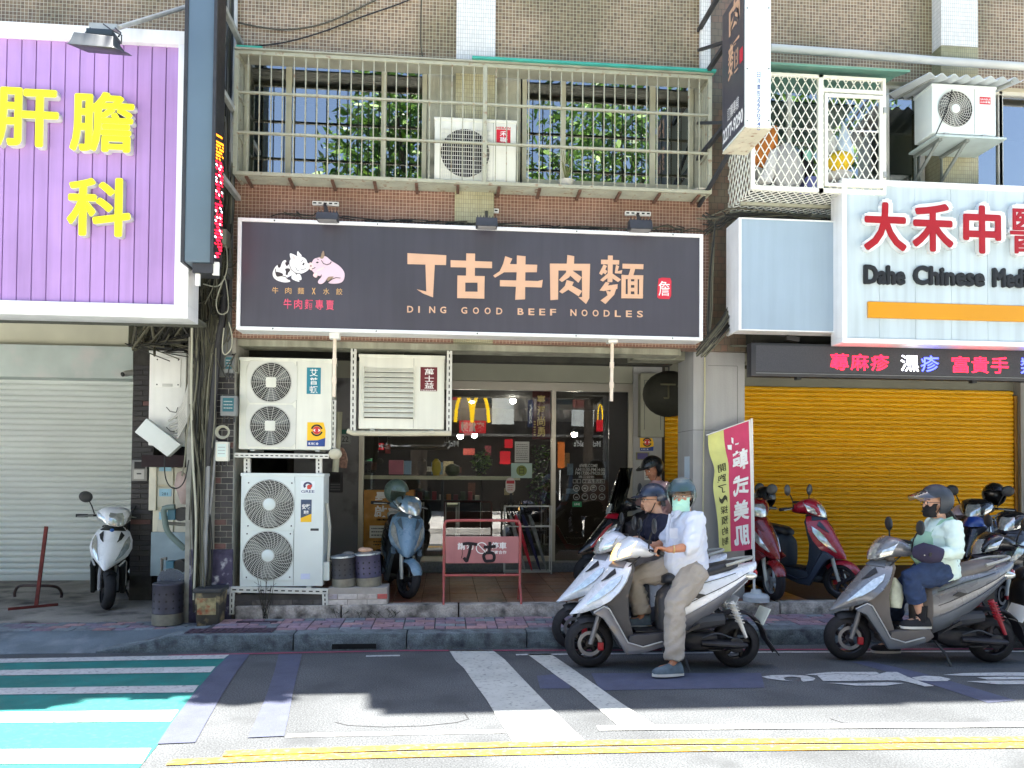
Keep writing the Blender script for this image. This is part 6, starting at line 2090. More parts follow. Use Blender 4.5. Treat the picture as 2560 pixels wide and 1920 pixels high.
for k in range(5):
 r = .07 - k * .005
 b.tube([c + V((math.cos(a) * r, k * .006, math.sin(a) * r * .95)) for a in [i * 2 * PI / 22 for i in range(23)]], .004, 5)
b.ob('cable_coil', M_CB[3], None, 'pale coil of spare cable on the brick pier', 'cable coil')
# water meters and hose
def pump(cx_, cy_, lab):
 p = U(cx_, cy_, 8.6)
 t = thing('water_meter', lab, 'water meter', p)
 b = B()
 b.cyl(p + V((0, -.06, 0)), p + V((0, .06, 0)), .075, 16)
 b.ball(p + V((.09, 0, .01)), (.06, .06, .08), 10, 6)
 b.ob('body', mat('meter_dark', (34, 36, 38), .5), t)
 part('register', mat('meter_teal', (60, 112, 130), .5), t, p.x - .13, p.x - .05, 8.52, 8.62, p.z - .06, p.z + .06)
 b = B()
 b.tube([p + V((-.15, 0, .08)), p + V((-.2, 0, .08)), p + V((-.2, 0, -.1)), p + V((.15, 0, -.12))], .02, 8)
 b.ob('pipework', mat('meter_pipe', (130, 128, 120), .5), t)
pump(456, 1285, 'upper teal water meter in front of the cupboards')
pump(452, 1415, 'lower teal water meter above the dark drum')
pipe('drain_hose', 'thick grey-green hose curving in front of the meter cupboards', 'hose', [(437, 1267), (411, 1272), (412, 1300), (420, 1330), (440, 1352), (462, 1372)], 8.5, .03, mat('hose_green', (112, 130, 124), .6))
lump('rag', 'dirty pale rag tied over the pipe by the meters', 'rag', mat('rag_cloth', (170, 150, 142), .9, var=.3), [(448, 1180), (458, 1205), (462, 1232), (458, 1262)], [(.03, .03), (.09, .06), (.07, .05), (.03, .03)], 8.4, 31, amp=.03)
# ================================================================ drums, tin, bricks under the condenser
def drum(lab, px0, py0, px1, py1, Y, base, mt, lidmt, seed, lean=0.0, lid='flat'):
 r_ = RC(px0, py0, px1, py1, Y)
 R = (r_[1] - r_[0]) / 2
 cx_, H_ = (r_[0] + r_[1]) / 2, r_[3] - base
 t = thing('stove_drum', lab, 'drum', (cx_, Y + R, base), local=True)
 t.rotation_euler = (0, lean, 0)
 b = B()
 b.lathe([(0, 0), (R * .97, 0), (R * .97, .03), (R, .035), (R, H_ * .28), (R * 1.015, H_ * .29), (R, H_ * .3), (R, H_ - .02), (R * 1.02, H_ - .01), (R * .98, H_), (0, H_)], (0, 0, 0), 32)
 b.ob('shell', mt, t)
 b = B()
 for row in range(3):
  for k in range(14):
   a = k * 2 * PI / 14
   z = H_ * (.42 + .17 * row)
   u = V((math.cos(a), math.sin(a), 0))
   s = V((-u.y, u.x, 0))
   p = u * (R + .0015) + V((0, 0, z))
   d = R * .085
   b.quad(p + s * d, p + V((0, 0, d)), p - s * d, p - V((0, 0, d)))
 b.ob('vent_hole', M_INK, t, smooth=0, kind='stuff')
 b = B()
 b.lathe([(R * 1.0, .0), (R * 1.01, H_ * .27)], (0, 0, .002), 32)
 b.ob('base_band', mat('band_galv', (130, 126, 112), .5, metal=.3, var=.2, vs=14), t)
 if lid == 'flat':
  b = B()
  b.lathe([(0, H_ + .03), (R * .5, H_ + .025), (R * 1.05, H_ + .012), (R * 1.05, H_ - .005), (R * .9, H_ + .004)], (0, 0, 0), 32)
  b.ob('lid', lidmt, t)
 return t, R, H_
M_DRUMV = mat('drum_violet', (74, 70, 92), .45, metal=.3, var=.25, vs=8)
M_LID = mat('lid_steel', (160, 170, 176), .3, metal=.6, var=.15, vs=8)
zbw = U(895, 1470, 7.95).z
drum('perforated stove drum with a stone on its lid beside the condenser', 827, 1395, 888, 1470, 7.97, zbw, mat('drum_dark', (60, 58, 60), .5, metal=.3, var=.25, vs=8), M_LID, 1, -.05)
drum('violet perforated stove drum with a stone on its lid by the scooter', 886, 1388, 952, 1460, 8.0, zbw, M_DRUMV, M_LID, 2, -.06)
for px, py, cm, lab in ((870, 1386, (110, 108, 106), 'grey stone weighing down a drum lid'), (913, 1375, (196, 160, 134), 'tan stone weighing down the violet drum lid')):
 p = U(px, py, 8.12)
 b = B()
 b.ball(p, (.075, .05, .03), 14, 8)
 for i in range(len(b.v)):
  b.v[i] = b.v[i] + mnoise.noise_vector(b.v[i] * 14) * .012
 b.ob('stone', mat('stone_%d' % cm[0], cm, .9, var=.2, vs=30, bump=.4), None, lab, 'stone', smooth=60)
td, Rd, Hd = drum('dark perforated drum with its lid propped behind, below the water meters', 368, 1462, 445, 1540, 7.75, .11, mat('drum_navy', (62, 60, 70), .45, metal=.35, var=.3, vs=8), M_LID, 3, 0, 'up')
b = B()
pc = V((td.location.x, td.location.y + .1, .11 + Hd))
for i in range(3):
 pass
b.T = Matrix.Translation(pc + V((0, .02, .0))) @ Matrix.Rotation(math.radians(-68), 4, 'X')
b.lathe([(0, .012), (Rd * .75, .008), (Rd * .8, .016), (Rd * 1.0, .0), (Rd * 1.0, -.012), (0, -.004)], (0, 0, 0), 32)
b.T = None
b.ob('drum_lid', mat('lid_bright', (190, 200, 206), .22, metal=.8, var=.1), None, 'round steel drum lid propped upright behind the dark drum', 'lid')
r = RC(488, 1470, 553, 1556, 7.72)
t = thing('waste_tin', 'square rusty waste tin standing at the pier foot', 'tin', ((r[0] + r[1]) / 2, 7.8, KH))
M_TIN = mat('tin_rust', (70, 66, 58), .7, metal=.2, var=.3, vs=10, dirt=(168, 150, 110), dirt_amt=.35, dirt_s=9)
b = B()
b.rings([[(r[0] + .02, 7.7, .1), (r[1] - .02, 7.7, .1), (r[1] - .02, 7.92, .1), (r[0] + .02, 7.92, .1)], [(r[0], 7.68, r[3] - .04), (r[1], 7.68, r[3] - .04), (r[1], 7.94, r[3] - .04), (r[0], 7.94, r[3] - .04)]], cap=True)
b.ob('body', M_TIN, t, bev=.012)
part('rim', M_DARK, t, r[0] - .012, r[1] + .012, 7.67, 7.95, r[3] - .045, r[3], bev=.01)
part('torn_label', mat('label_torn', (150, 138, 100), .8, var=.4, vs=20, dirt=(150, 70, 40), dirt_amt=.3, dirt_s=14), t, r[0] + .03, r[1] - .04, 7.683, 7.69, r[2] + .08, r[3] - .06, bev=0)
# brick base under the condenser and low painted wall
bx0, bx1 = U(578, 1510, 7.96).x, U(806, 1510, 7.96).x
t = thing('brick_plinth', 'soot-dark brick plinth under the large condenser', 'plinth', ((bx0 + bx1) / 2, 7.96, KH))
part('core', mat('plinth_core', (70, 66, 62), .95, var=.3), t, bx0, bx1, 7.965, 8.35, .08, U(700, 1486, 7.96).z, bev=0)
bricks(t, bx0, bx1, KH, U(700, 1486, 7.96).z, 7.965, .205, .062, .01, OLDB, (4, 4, 1.5, 3), 8)
lx0, lx1_ = U(820, 1490, 7.95).x, U(968, 1490, 7.95).x
t = thing('low_wall', 'low whitewashed brick wall carrying the stove drums', 'wall', ((lx0 + lx1_) / 2, 7.96, AZ))
part('core', mat('wash_core', (168, 160, 150), .95, var=.2), t, lx0, lx1_, 7.962, 8.25, AZ - .02, zbw, bev=0)
bricks(t, lx0, lx1_, AZ + .004, zbw, 7.962, .2, .058, .009, PNTB, (5, 5, 2, 2, 2), 9)
# dry weeds at the foot of the wall
for px, lab, sd in ((665, 'dry weed growing in front of the brick plinth', 1), (905, 'dry weeds growing along the whitewashed wall foot', 2)):
 p = U(px, 1540, 7.93)
 b = B()
 qq = random.Random(sd)
 for k in range(14):
  xo = qq.uniform(-.03, .03) if sd == 1 else qq.uniform(-.35, .35)
  h = qq.uniform(.15, .5) if sd == 1 else qq.uniform(.04, .1)
  base = V((p.x + xo, 7.90, KH))
  e = base + V((qq.uniform(-.08, .08), qq.uniform(-.03, .02), h))
  b.tube([base, base.lerp(e, .5) + V((qq.uniform(-.02, .02), 0, 0)), e], .0022, 4)
  for s in range(3):
   m_ = base.lerp(e, .5 + .16 * s)
   b.tube([m_, m_ + V((qq.uniform(-.05, .05), qq.uniform(-.02, .02), .03))], .0016, 4)
 b.ob('weed', mat('weed_brown', (58, 54, 40), .9), None, lab, 'weed', kind='stuff')
# odds and ends on the pier behind the condensers
r = RC(822, 1180, 857, 1231, SY - .09)
t = thing('intercom', 'dark wall intercom panel beside the large condenser', 'intercom', ((r[0] + r[1]) / 2, SY - .1, r[2]))
part('case', M_DARK, t, r[0], r[1], SY - .13, SY - .08, r[2], r[3], bev=.008)
part('screen', M_INK, t, r[0] + .03, r[1] - .03, SY - .134, SY - .13, r[3] - .14, r[3] - .03, bev=0)
for k in range(3):
 part('button', mat('btn_grey', (96, 96, 96), .5), t, r[0] + .03, r[1] - .03, SY - .136, SY - .13, r[2] + .03 + k * .035, r[2] + .048 + k * .035, bev=0)
r = RC(836, 1085, 875, 1110, SY - .2)
t = thing('house_number_plate', 'grey house number plate beside the louvred condenser', 'number plate', ((r[0] + r[1]) / 2, SY - .2, r[2]))
part('plate', mat('plate_grey', (128, 132, 128), .5), t, r[0], r[1], SY - .2, SY - .08, r[2], r[3])
part('green_cap', mat('plate_teal', (26, 88, 74), .5), t, r[0], r[1], SY - .203, SY - .08, r[3], r[3] + .06)
text('22', r[0] + .1, r[1] - .02, r[2] + .03, r[3] - .03, SY - .204, M_INK, t, bold=.01)
lump('wrapped_parcel', 'crumpled brown plastic bag hung below the house number', 'bag', mat('bag_brown', (150, 116, 100), .4, var=.4, vs=30, bump=.8, bs=60), [(852, 1168), (853, 1150), (852, 1132), (853, 1118)], [(.07, .04), (.085, .05), (.07, .04), (.03, .02)], 9.9, 41, amp=.03, sm=20)
pipe('refrigerant_pipe', 'lagged pipe running above the twin-fan condenser', 'pipe', [(596, 868), (680, 866), (780, 864), (880, 862), (960, 868), (1010, 882)], 8.4, .035, mat('lagging', (164, 162, 140), .8))
pipe('refrigerant_pipe', 'pale lagged pipe behind the condenser bracket', 'pipe', [(848, 1030), (846, 1080), (842, 1130), (838, 1180)], 8.4, .035, mat('lagging', (164, 162, 140)))
# ================================================================ red barricade
bp = G(1112, 1503, AZ)
BYc = bp.y - .06
bz = lambda py: U(1205, py, BYc).z
bx = lambda px: U(px, 1400, BYc).x
t = thing('no_parking_barrier', 'red tubular no-parking barrier with spray-painted characters', 'barrier', (bx(1205), BYc, AZ))
M_BRED = mat('barrier_red', (172, 84, 80), .6, var=.15, vs=8, dirt=(150, 100, 84), dirt_amt=.3, dirt_s=14)
b = B()
xl, xr_ = bx(1110), bx(1300)
b.tube(smooth_path([V((xl, BYc, AZ + .18)), V((xl, BYc, bz(1330))), V((xl + .01, BYc, bz(1308))), V((xl + .06, BYc, bz(1302))), V(((xl + xr_) / 2, BYc, bz(1301))), V((xr_ - .06, BYc, bz(1302))), V((xr_ - .01, BYc, bz(1308))), V((xr_, BYc, bz(1330))), V((xr_, BYc, AZ + .18))], 4), .015, 8)
b.ob('tube_frame', M_BRED, t)
b = B()
b.tube([(xl, BYc, bz(1438)), (xr_, BYc, bz(1438))], .013, 8)
b.ob('crossbar', M_BRED, t)
for xx in (xl, xr_):
 for s in (-1, 1):
  b = B()
  b.tube(smooth_path([V((xx, BYc, AZ + .2)), V((xx, BYc + s * .05, AZ + .15)), V((xx, BYc + s * .13, AZ + .08)), V((xx, BYc + s * .16, AZ))], 3), .012, 8)
  b.ob('foot', M_BRED, t)
pr = RC(1114, 1341, 1297, 1408, BYc)
pl_ = part('plate', mat('plate_pink', (176, 112, 112), .55, var=.1, vs=3, streak=.1), t, pr[0], pr[1], BYc - .006, BYc + .006, pr[2], pr[3])
text('請', *RC(1144, 1356, 1163, 1374, BYc), BYc - .008, M_INKW, pl_, 'letter', bold=.02)
text('勿', *RC(1166, 1356, 1184, 1374, BYc), BYc - .008, M_INKW, pl_, 'letter', bold=.02)
text('停車', *RC(1228, 1355, 1266, 1373, BYc), BYc - .008, M_INKW, pl_, 'letter', bold=.02)
text('謝謝合作', *RC(1226, 1376, 1266, 1385, BYc), BYc - .008, M_INKW, pl_, 'letter', bold=.015)
b = B()
c = U(1204, 1370, BYc)
R = .062
for k in range(24):
 a0, a1 = 2 * PI * k / 24, 2 * PI * (k + 1) / 24
 b.quad(*[(c.x + math.cos(a) * r, BYc - .008, c.z + math.sin(a) * r) for a, r in ((a0, R * .84), (a1, R * .84), (a1, R), (a0, R))])
b.bar((c.x - R * .6, BYc - .0085, c.z + R * .6), (c.x + R * .6, BYc - .0085, c.z - R * .6), .009, .001, (0, 1, 0))
b.ob('ban_ring', M_INKW, pl_, smooth=0)
M_SPRAY = mat('spray_black', (30, 22, 26), .8, var=.3, vs=30)
def spray(pts, wd):
 b = B()
 q = smooth_path([U(880 + x / 3.95, 1180 + y / 3.95, BYc - .012) for x, y in pts], 4)
 b.tube(q, [(wd, .0022)] * len(q), 8, up=(0, 1, 0))
 b.ob('sprayed_stroke', M_SPRAY, pl_)
for pts in ([(1092, 712), (1150, 706), (1236, 716)], [(1172, 720), (1160, 790), (1142, 850), (1130, 880), (1104, 846)], [(1362, 690), (1360, 740), (1352, 800)], [(1300, 742), (1360, 740), (1420, 732)], [(1318, 800), (1300, 830), (1316, 876), (1350, 880), (1396, 872), (1404, 826), (1380, 798), (1318, 800)]):
 spray(pts, .016)
b = B()
b.tube([U(1155, 1372, BYc - .01), U(1156, 1385, BYc - .01), U(1153, 1396, BYc - .01)], [(.003, .001)] * 3, 5, up=(0, 1, 0))
b.ob('paint_drip', M_SPRAY, pl_)
# ================================================================ rusty no-parking stand on the forecourt
t = thing('rusty_stand', 'rusty T-foot steel stand on the shutter forecourt', 'stand', G(90, 1520, .11))
M_RUST = mat('rust_red', (112, 48, 42), .75, metal=.2, var=.3, vs=14, dirt=(70, 40, 34), dirt_amt=.3)
gp = G(90, 1518, .11)
b = B()
b.bar(gp, U(116, 1316, gp.y + .06), .036, .02, (0, 1, 0))
b.ob('post', M_RUST, t)
b = B()
b.bar(G(20, 1526, .11) + V((0, 0, .014)), G(145, 1514, .11) + V((0, 0, .014)), .028, .028)
b.ob('foot_bar', M_RUST, t)
b = B()
b.tube(smooth_path([G(37, 1492, .11), V((G(37, 1492, .11).x, G(37, 1492, .11).y, .17)), U(50, 1465, G(37, 1492, .11).y + .02), U(95, 1464, gp.y + .12), U(140, 1467, gp.y + .2), V((G(153, 1494, .11).x, G(153, 1494, .11).y, .17)), G(153, 1494, .11)], 4), .016, 8)
b.ob('hoop_foot', mat('rust_dark', (70, 50, 48), .75, var=.3), t)
# ================================================================ advertising flag
FYf = 8.03
fp = U(1886, 1500, FYf)
fp.z = AZ
t = thing('advertising_flag', 'pink and yellow advertising flag on a white pole', 'flag', (fp.x, FYf, AZ))
b = B()
topp = U(1879, 1046, FYf)
b.tube([V((fp.x, FYf, AZ)), topp], .014, 10)
b.ob('pole', M_WHITE, t)
b = B()
b.tube([topp + V((0, -.005, -.01)), U(1766, 1088, FYf)], .006, 6)
b.ob('top_arm', M_WHITE, t)
b = B()
b.lathe([(0, .13), (.05, .125), (.06, .09), (.12, .075), (.14, .05), (.14, 0), (0, 0)], (fp.x + .02, FYf, AZ), 24)
b.ob('base_weight', mat('base_grey', (190, 196, 198), .5), t)
def fl(u, v):
 """flag sheet: u 0..1 from the free edge to the pole, v 0..1 top to bottom"""
 tl, tr = U(1770, 1089, FYf), U(1878, 1050, FYf)
 bl, br = U(1800, 1388, FYf), U(1882, 1372, FYf)
 p = tl.lerp(tr, u).lerp(bl.lerp(br, u), v)
 edge = (1 - u) ** 2
 p.x += edge * (.06 * math.sin(PI * v) * 0 - .0 + .05 * (math.exp(-((v - .28) / .1) ** 2)))
 p.y += .035 * math.sin(v * 7 + u * 3) * (1 - u) + .012 * math.sin(u * 9 + v * 4)
 if v > .96: p.z += (v - .96) * .8 * edge
 return p
def flag_part(name, u0, u1, mt, nu=6, nv=30):
 b = B()
 b.grid([[fl(u0 + (u1 - u0) * i / nu, j / nv) for i in range(nu + 1)] for j in range(nv + 1)])
 return b.ob(name, mt, t, solid=.002, smooth=60)
flag_part('yellow_strip', 0, .37, mat('flag_yellow', (206, 206, 128), .85, var=.1, vs=6))
pk = flag_part('pink_cloth', .37, .95, mat('flag_pink', (196, 66, 102), .85, var=.1, vs=6))
flag_part('white_hem', .95, 1.0, M_WHITE, 1)
def flag_text(ch, u0, u1, v0, v1, mt, bold=.03):
 me = glyphs(ch, bold)
 xs = [v.co.x for v in me.vertices]; ys = [v.co.y for v in me.vertices]
 for v in me.vertices:
  u = 1 - (v.co.x - min(xs)) / (max(xs) - min(xs))
  w_ = 1 - (v.co.y - min(ys)) / (max(ys) - min(ys))
  p = fl(u0 + (u1 - u0) * u, v0 + (v1 - v0) * w_)
  v.co = p + V((0, -.006, 0))
 me.materials.clear(); me.materials.append(mt)
 me.name = 'letter'
 o = bpy.data.objects.new('letter', me)
 COL.objects.link(o)
 attach(o, t)
for i, ch in enumerate('韓式美肌'):
 flag_text(ch, .48, .9, .2 + i * .2, .36 + i * .2, M_INKW, .035)
for i, ch in enumerate('開跑了~採預約制'):
 flag_text(ch, .1, .3, .26 + i * .086, .325 + i * .086, mat('flag_ink', (66, 66, 44), .8, var=0), .012)
b = B()
for (u, v, du, dv) in ((.42, .13, .1, .05), (.52, .08, .05, .06), (.6, .14, .1, .015)):
 b.quad(*[fl(u + a * du, v + c * dv) + V((0, -.006, 0)) for a, c in ((0, 0), (1, .2), (.8, 1), (0, .7))])
b.ob('burst_print', M_INKW, t, smooth=0)
# ================================================================ scooters (x forward, y to the rider's left, z up; metres)
M_TYRE = mat('tyre', (24, 23, 27), .75, var=.15, vs=12, bump=.3, bs=60)
M_SEATB = mat('seat_vinyl', (34, 36, 42), .5, var=.12, vs=8)
M_ENG = mat('engine_dark', (36, 36, 40), .5, metal=.3, var=.3, vs=14)
M_LENS = mat('headlight_lens', (196, 200, 196), .08, metal=.55, var=.25, vs=30, coat=1.0)
M_AMBER = mat('amber_lens', (206, 120, 40), .15, coat=.8, var=.1)
M_REDL = mat('red_lens', (150, 14, 20), .15, coat=.8, var=.1)
M_LIT = mat('lit_headlight', (255, 196, 110), .2, var=.25, vs=40, emit=.9, coat=1.0)
M_MIRR = mat('mirror_back', (52, 54, 56), .4, var=.1)
M_PLATE = mat('licence_plate', (216, 220, 214), .45, var=.05)
def paint_mat(name, c, metal=0.0, rough=.28):
 return mat(name, c, rough, metal=metal, var=.04, vs=3, coat=.5)
def sect(c, hx, hz, n=16, sq=2.6):
 """ring in the y-z plane at x"""
 x, y, z = c
 out = []
 for k in range(n):
  t = 2 * PI * k / n
  ct, st = math.cos(t), math.sin(t)
  out.append((x, y + math.copysign(abs(ct) ** (2 / sq), ct) * hx, z + math.copysign(abs(st) ** (2 / sq), st) * hz))
 return out
def loft_x(b, rows, n=16, sq=2.6):
 """rows: (x, z centre, half height, half width)"""
 b.rings([sect((x, 0, z), w_, h, n, sq) for x, z, h, w_ in rows])
def wheel(parent, name, c, R, wd, rim, disc=True, spokes=5, steer=0.0):
 T = Matrix.Translation(c) @ Matrix.Rotation(steer, 4, 'Z')
 b = B(); b.T = T
 prof = []
 for k in range(13):
  a = PI * (k / 12) - PI / 2
  prof.append((R - wd * .62 + wd * .62 * math.cos(a), wd * .5 * math.sin(a)))
 prof = [(R * .66, -wd * .36)] + prof + [(R * .66, wd * .36)]
 b.lathe(prof, (0, 0, 0), 40, 'y')
 o = b.ob(name, M_TYRE, parent)
 b = B(); b.T = T
 b.lathe([(R * .67, -wd * .36), (R * .62, -wd * .3), (R * .60, -wd * .1), (R * .60, wd * .1), (R * .62, wd * .3), (R * .67, wd * .36)], (0, 0, 0), 32, 'y')
 b.lathe([(0, -wd * .4), (R * .16, -wd * .38), (R * .18, -.01), (R * .18, .01), (R * .16, wd * .38), (0, wd * .4)], (0, 0, 0), 16, 'y')
 for k in range(spokes):
  a = 2 * PI * k / spokes
  p0 = V((math.cos(a) * R * .12, 0, math.sin(a) * R * .12))
  p1 = V((math.cos(a + .35) * R * .4, 0, math.sin(a + .35) * R * .4))
  p2 = V((math.cos(a + .5) * R * .62, 0, math.sin(a + .5) * R * .62))
  b.tube([p0, p1, p2], [(.022, .016), (.02, .014), (.026, .014)], 6, up=(0, 1, 0))
 b.ob('rim', rim, o)
 if disc:
  b = B(); b.T = T
  b.lathe([(R * .36, wd * .44), (R * .36, wd * .48), (R * .5, wd * .48), (R * .5, wd * .44)], (0, 0, 0), 32, 'y')
  for k in range(8):
   a = 2 * PI * k / 8
   b.cm = 0
  b.ob('brake_disc', mat('fork_grey', (120, 120, 122), .4, metal=.5), o)
  b = B(); b.T = T
  b.box(-R * .55, -R * .32, wd * .36, wd * .62, -R * .26, R * .05)
  b.ob('brake_caliper', mat('caliper_red', (160, 20, 34), .4), o, bev=.006)
 return o
def scooter(name, label, loc, heading, body, trim=None, under=None, seat=None, rim=None, style='sport', steer=0.0, lean=0.0, group='scooters', lit=False, mirrors=True, plate=None, fender=None, shock=None, tail=None, emblem=None):
 """heading: direction of travel in radians from +x"""
 trim = trim or mat('trim_grey', (84, 86, 92), .5, var=.1)
 under = under or mat('under_dark', (44, 45, 50), .6, var=.1)
 seat = seat or M_SEATB
 rim = rim or mat('rim_black', (34, 34, 36), .4, metal=.4)
 fender = fender or body
 t = thing(name, label, 'scooter', loc, heading, group, local=True)
 t.rotation_euler = (lean, 0, heading)
 sport = style == 'sport'
 R, wd = (.207, .12) if sport else (.21, .10)
 fx, rx = .627, -.628
 st = Matrix.Translation((.50, 0, 0)) @ Matrix.Rotation(steer, 4, 'Z') @ Matrix.Translation((-.50, 0, 0))
 wheel(t, 'front_wheel', st @ V((fx, 0, R)), R, wd, rim, True, 5, steer)
 wheel(t, 'rear_wheel', V((rx, 0, R)), R, wd + .01, rim, False, 5)
 for s in (-1, 1):
  b = B(); b.T = st
  b.tube([(fx, s * .085, R), (fx - .05, s * .085, R + .16), (fx - .11, s * .07, R + .34)], [.02, .022, .026], 8)
  b.ob('fork_leg', M_GALV if not sport else mat('fork_grey', (120, 120, 122), .4, metal=.5), t)
 # front mudguard
 b = B(); b.T = st
 rows = []
 for k in range(9):
  a = math.radians((62 if sport else 20) + k * (10 if sport else 15))
  rr = R + .025
  c = V((fx + math.cos(a) * rr, 0, R + math.sin(a) * rr))
  hw = .072 if 0 < k < 8 else .05
  dr = V((math.cos(a), 0, math.sin(a)))
  rows.append([c + V((0, y * hw, 0)) - dr * (abs(y) ** 2.5) * .05 for y in (-1, -.7, -.3, 0, .3, .7, 1)])
 b.grid(rows)
 b.ob('front_mudguard', M_BLACK if sport else fender, t, solid=.006, smooth=60)
 # front shield: ridge and edge lines give the pointed nose
 if sport:
  rows_ = [(.395, .905, .27, .885, .10), (.455, .845, .30, .835, .165), (.53, .755, .345, .745, .205), (.61, .66, .405, .655, .215), (.69, .565, .475, .575, .185), (.75, .497, .56, .515, .12), (.795, .445, .68, .462, .045)]
 else:
  rows_ = [(.40, .93, .28, .905, .12), (.455, .87, .305, .85, .175), (.52, .77, .345, .75, .20), (.585, .66, .40, .65, .205), (.64, .56, .46, .56, .17), (.675, .49, .53, .495, .11), (.685, .45, .60, .452, .05)]
 def shield_pt(i, y):
  xf, zf, xe, ze, w_ = rows_[i]
  f = 1 - abs(y) ** 1.7
  return V((xe + (xf - xe) * f, y * w_, ze + (zf - ze) * f))
 ys = [-1, -.82, -.6, -.38, -.18, 0, .18, .38, .6, .82, 1]
 b = B()
 b.grid([[shield_pt(i, y) for y in ys] for i in range(len(rows_))])
 sh = b.ob('front_shield', body, t, solid=.022, smooth=50)
 # dark cap under the handlebar
 b = B()
 b.grid([[shield_pt(i, y) + V((.006, 0, .008)) for y in (-.8, -.5, -.2, 0, .2, .5, .8)] for i in (0, 1)])
 b.ob('shield_cap', trim, sh, solid=.006, smooth=50)
 # turn-signal lenses in the shield
 def sp(i, y):
  k = min(int(i), len(rows_) - 2)
  return shield_pt(k, y).lerp(shield_pt(k + 1, y), i - k)
 for s in (-1, 1):
  b = B()
  b.grid([[sp(i, s * (y0 + (y1 - y0) * k / 4)) + V((.008, s * .006, .006)) for k in range(5)] for i, y0, y1 in ((1.6, .86, .88), (2.2, .66, .9), (3.0, .56, .84), (3.8, .52, .74), (4.6, .52, .6))])
  b.ob('turn_signal', M_LENS, sh, solid=.005, smooth=50)
  b = B()
  b.grid([[sp(i, s * y) + V((.006, s * .005, .005)) for y in (y0, (y0 + y1) / 2, y1)] for i, y0, y1 in ((1.1, .5, .52), (1.5, .42, .66), (2.0, .36, .5), (2.3, .3, .34))])
  b.ob('shield_graphic', trim if not sport else mat('graphic_black', (24, 24, 27), .5), sh, solid=.003, smooth=50)
 if emblem:
  b = B()
  p = shield_pt(1, 0) + V((.012, 0, .01))
  b.ball(p, (.012, .022, .02), 12, 8)
  b.ob('emblem', emblem, sh)
 # inner shield and the lower strips that run down to the floor
 b = B()
 pr_ = [(.27, .90), (.325, .80), (.40, .65), (.50, .55), (.56, .50), (.50, .42), (.40, .28), (.33, .22), (.26, .27), (.30, .42), (.31, .60), (.25, .84)]
 b.prism(pr_, 'y', -.13, .13)
 b.ob('inner_shield', under, t, bev=.02, smooth=50)
 for s in (-1, 1):
  b = B()
  b.tube([(.60, s * .12, .475), (.52, s * .165, .53), (.48, s * .175, .51), (.40, s * .175, .37), (.325, s * .175, .235), (.20, s * .178, .20), (.04, s * .178, .245)], [(.006, .010)] * 7, 8, up=(0, 1, 0))
  b.ob('lower_strip', mat('strip_pale', (186, 186, 182), .35, var=.1) if sport else trim, t)
 for s in (-1, 1):
  b = B()
  b.prism([(.61, .47), (.50, .54), (.465, .50), (.325, .235), (.20, .205), (.02, .25), (.02, .20), (.22, .14), (.34, .135), (.42, .27), (.53, .43)], 'y', s * .125, s * .172)
  b.ob('lower_fairing', trim, t, bev=.012, smooth=50)
 # floorboard and belly
 b = B()
 b.prism([(.34, .20), (.31, .285), (.24, .30), (-.02, .318), (-.06, .25), (.0, .20), (.24, .155), (.32, .16)], 'y', -.165, .165)
 b.ob('floorboard', under, t, bev=.018, smooth=50)
 b = B()
 b.box(-.01, .25, -.13, .13, .312, .326)
 b.ob('floor_mat', M_BLACK, t, bev=.004)
 # body under the seat and tail
 if sport:
  rw = [(-.045, .47, .22, .145), (-.09, .49, .235, .165), (-.18, .53, .23, .18), (-.32, .60, .205, .185), (-.46, .665, .16, .17), (-.60, .735, .115, .14), (-.72, .80, .08, .095), (-.81, .865, .035, .04)]
 else:
  rw = [(-.045, .47, .22, .145), (-.09, .48, .23, .165), (-.18, .51, .225, .18), (-.32, .555, .20, .19), (-.46, .605, .165, .18), (-.60, .655, .13, .155), (-.71, .70, .10, .115), (-.79, .735, .05, .06)]
 b = B()
 loft_x(b, rw, 20, 3.0)
 bd = b.ob('body_cover', tail or body, t, smooth=55)
 b = B()
 loft_x(b, [(.045, .45, .13, .085), (.03, .46, .18, .12), (-.05, .475, .236, .157)], 18, 3.0)
 b.ob('leg_panel', under, t, smooth=50)
 for s in (-1, 1):
  b = B()
  b.tube([(x, s * (w_ + .001), z + h * .12) for x, z, h, w_ in rw[1:7]], .0028, 5)
  b.tube([(x, s * (w_ * .93), z + h * .62) for x, z, h, w_ in rw[1:6]], .0028, 5)
  b.ob('panel_seam', M_INK, bd, kind='stuff')
 # contrasting lower side panels
 for s in (-1, 1):
  b = B()
  rows = []
  for i, (x, z, h, w_) in enumerate(rw[:7]):
   rows.append([(x, s * (w_ + .008 - abs(f) ** 3 * .06), z + f * h * .85 - h * .05) for f in (-1.0, -.8, -.6, -.4, -.25)])
  b.grid(rows)
  b.ob('side_panel', trim, bd, solid=.008, smooth=50)
 if sport:
  for s in (-1, 1):
   b = B()
   b.prism([(-.20, .61), (-.27, .60), (-.33, .63), (-.25, .645)], 'y', s * .187, s * .193)
   b.prism([(-.10, .28), (-.12, .30), (-.27, .395), (-.28, .37)], 'y', s * .17, s * .186)
   b.ob('side_graphic', mat('graphic_black', (24, 24, 27), .5), bd, smooth=0)
 # tail lamp, rear turn signals
 tz = rw[-2][1]
 b = B()
 b.ball((rw[-1][0] + .02, 0, tz - .0), (.035, .075, .04), 12, 8)
 b.ob('tail_light', M_REDL, t)
 for s in (-1, 1):
  b = B()
  b.ball((rw[-2][0] - .01, s * .085, tz - .02), (.07, .022, .035), 12, 8)
  b.ob('rear_signal', M_LENS if sport else M_AMBER, t)
 # grab rail
 b = B()
 zt_ = rw[-3][1] + rw[-3][2]
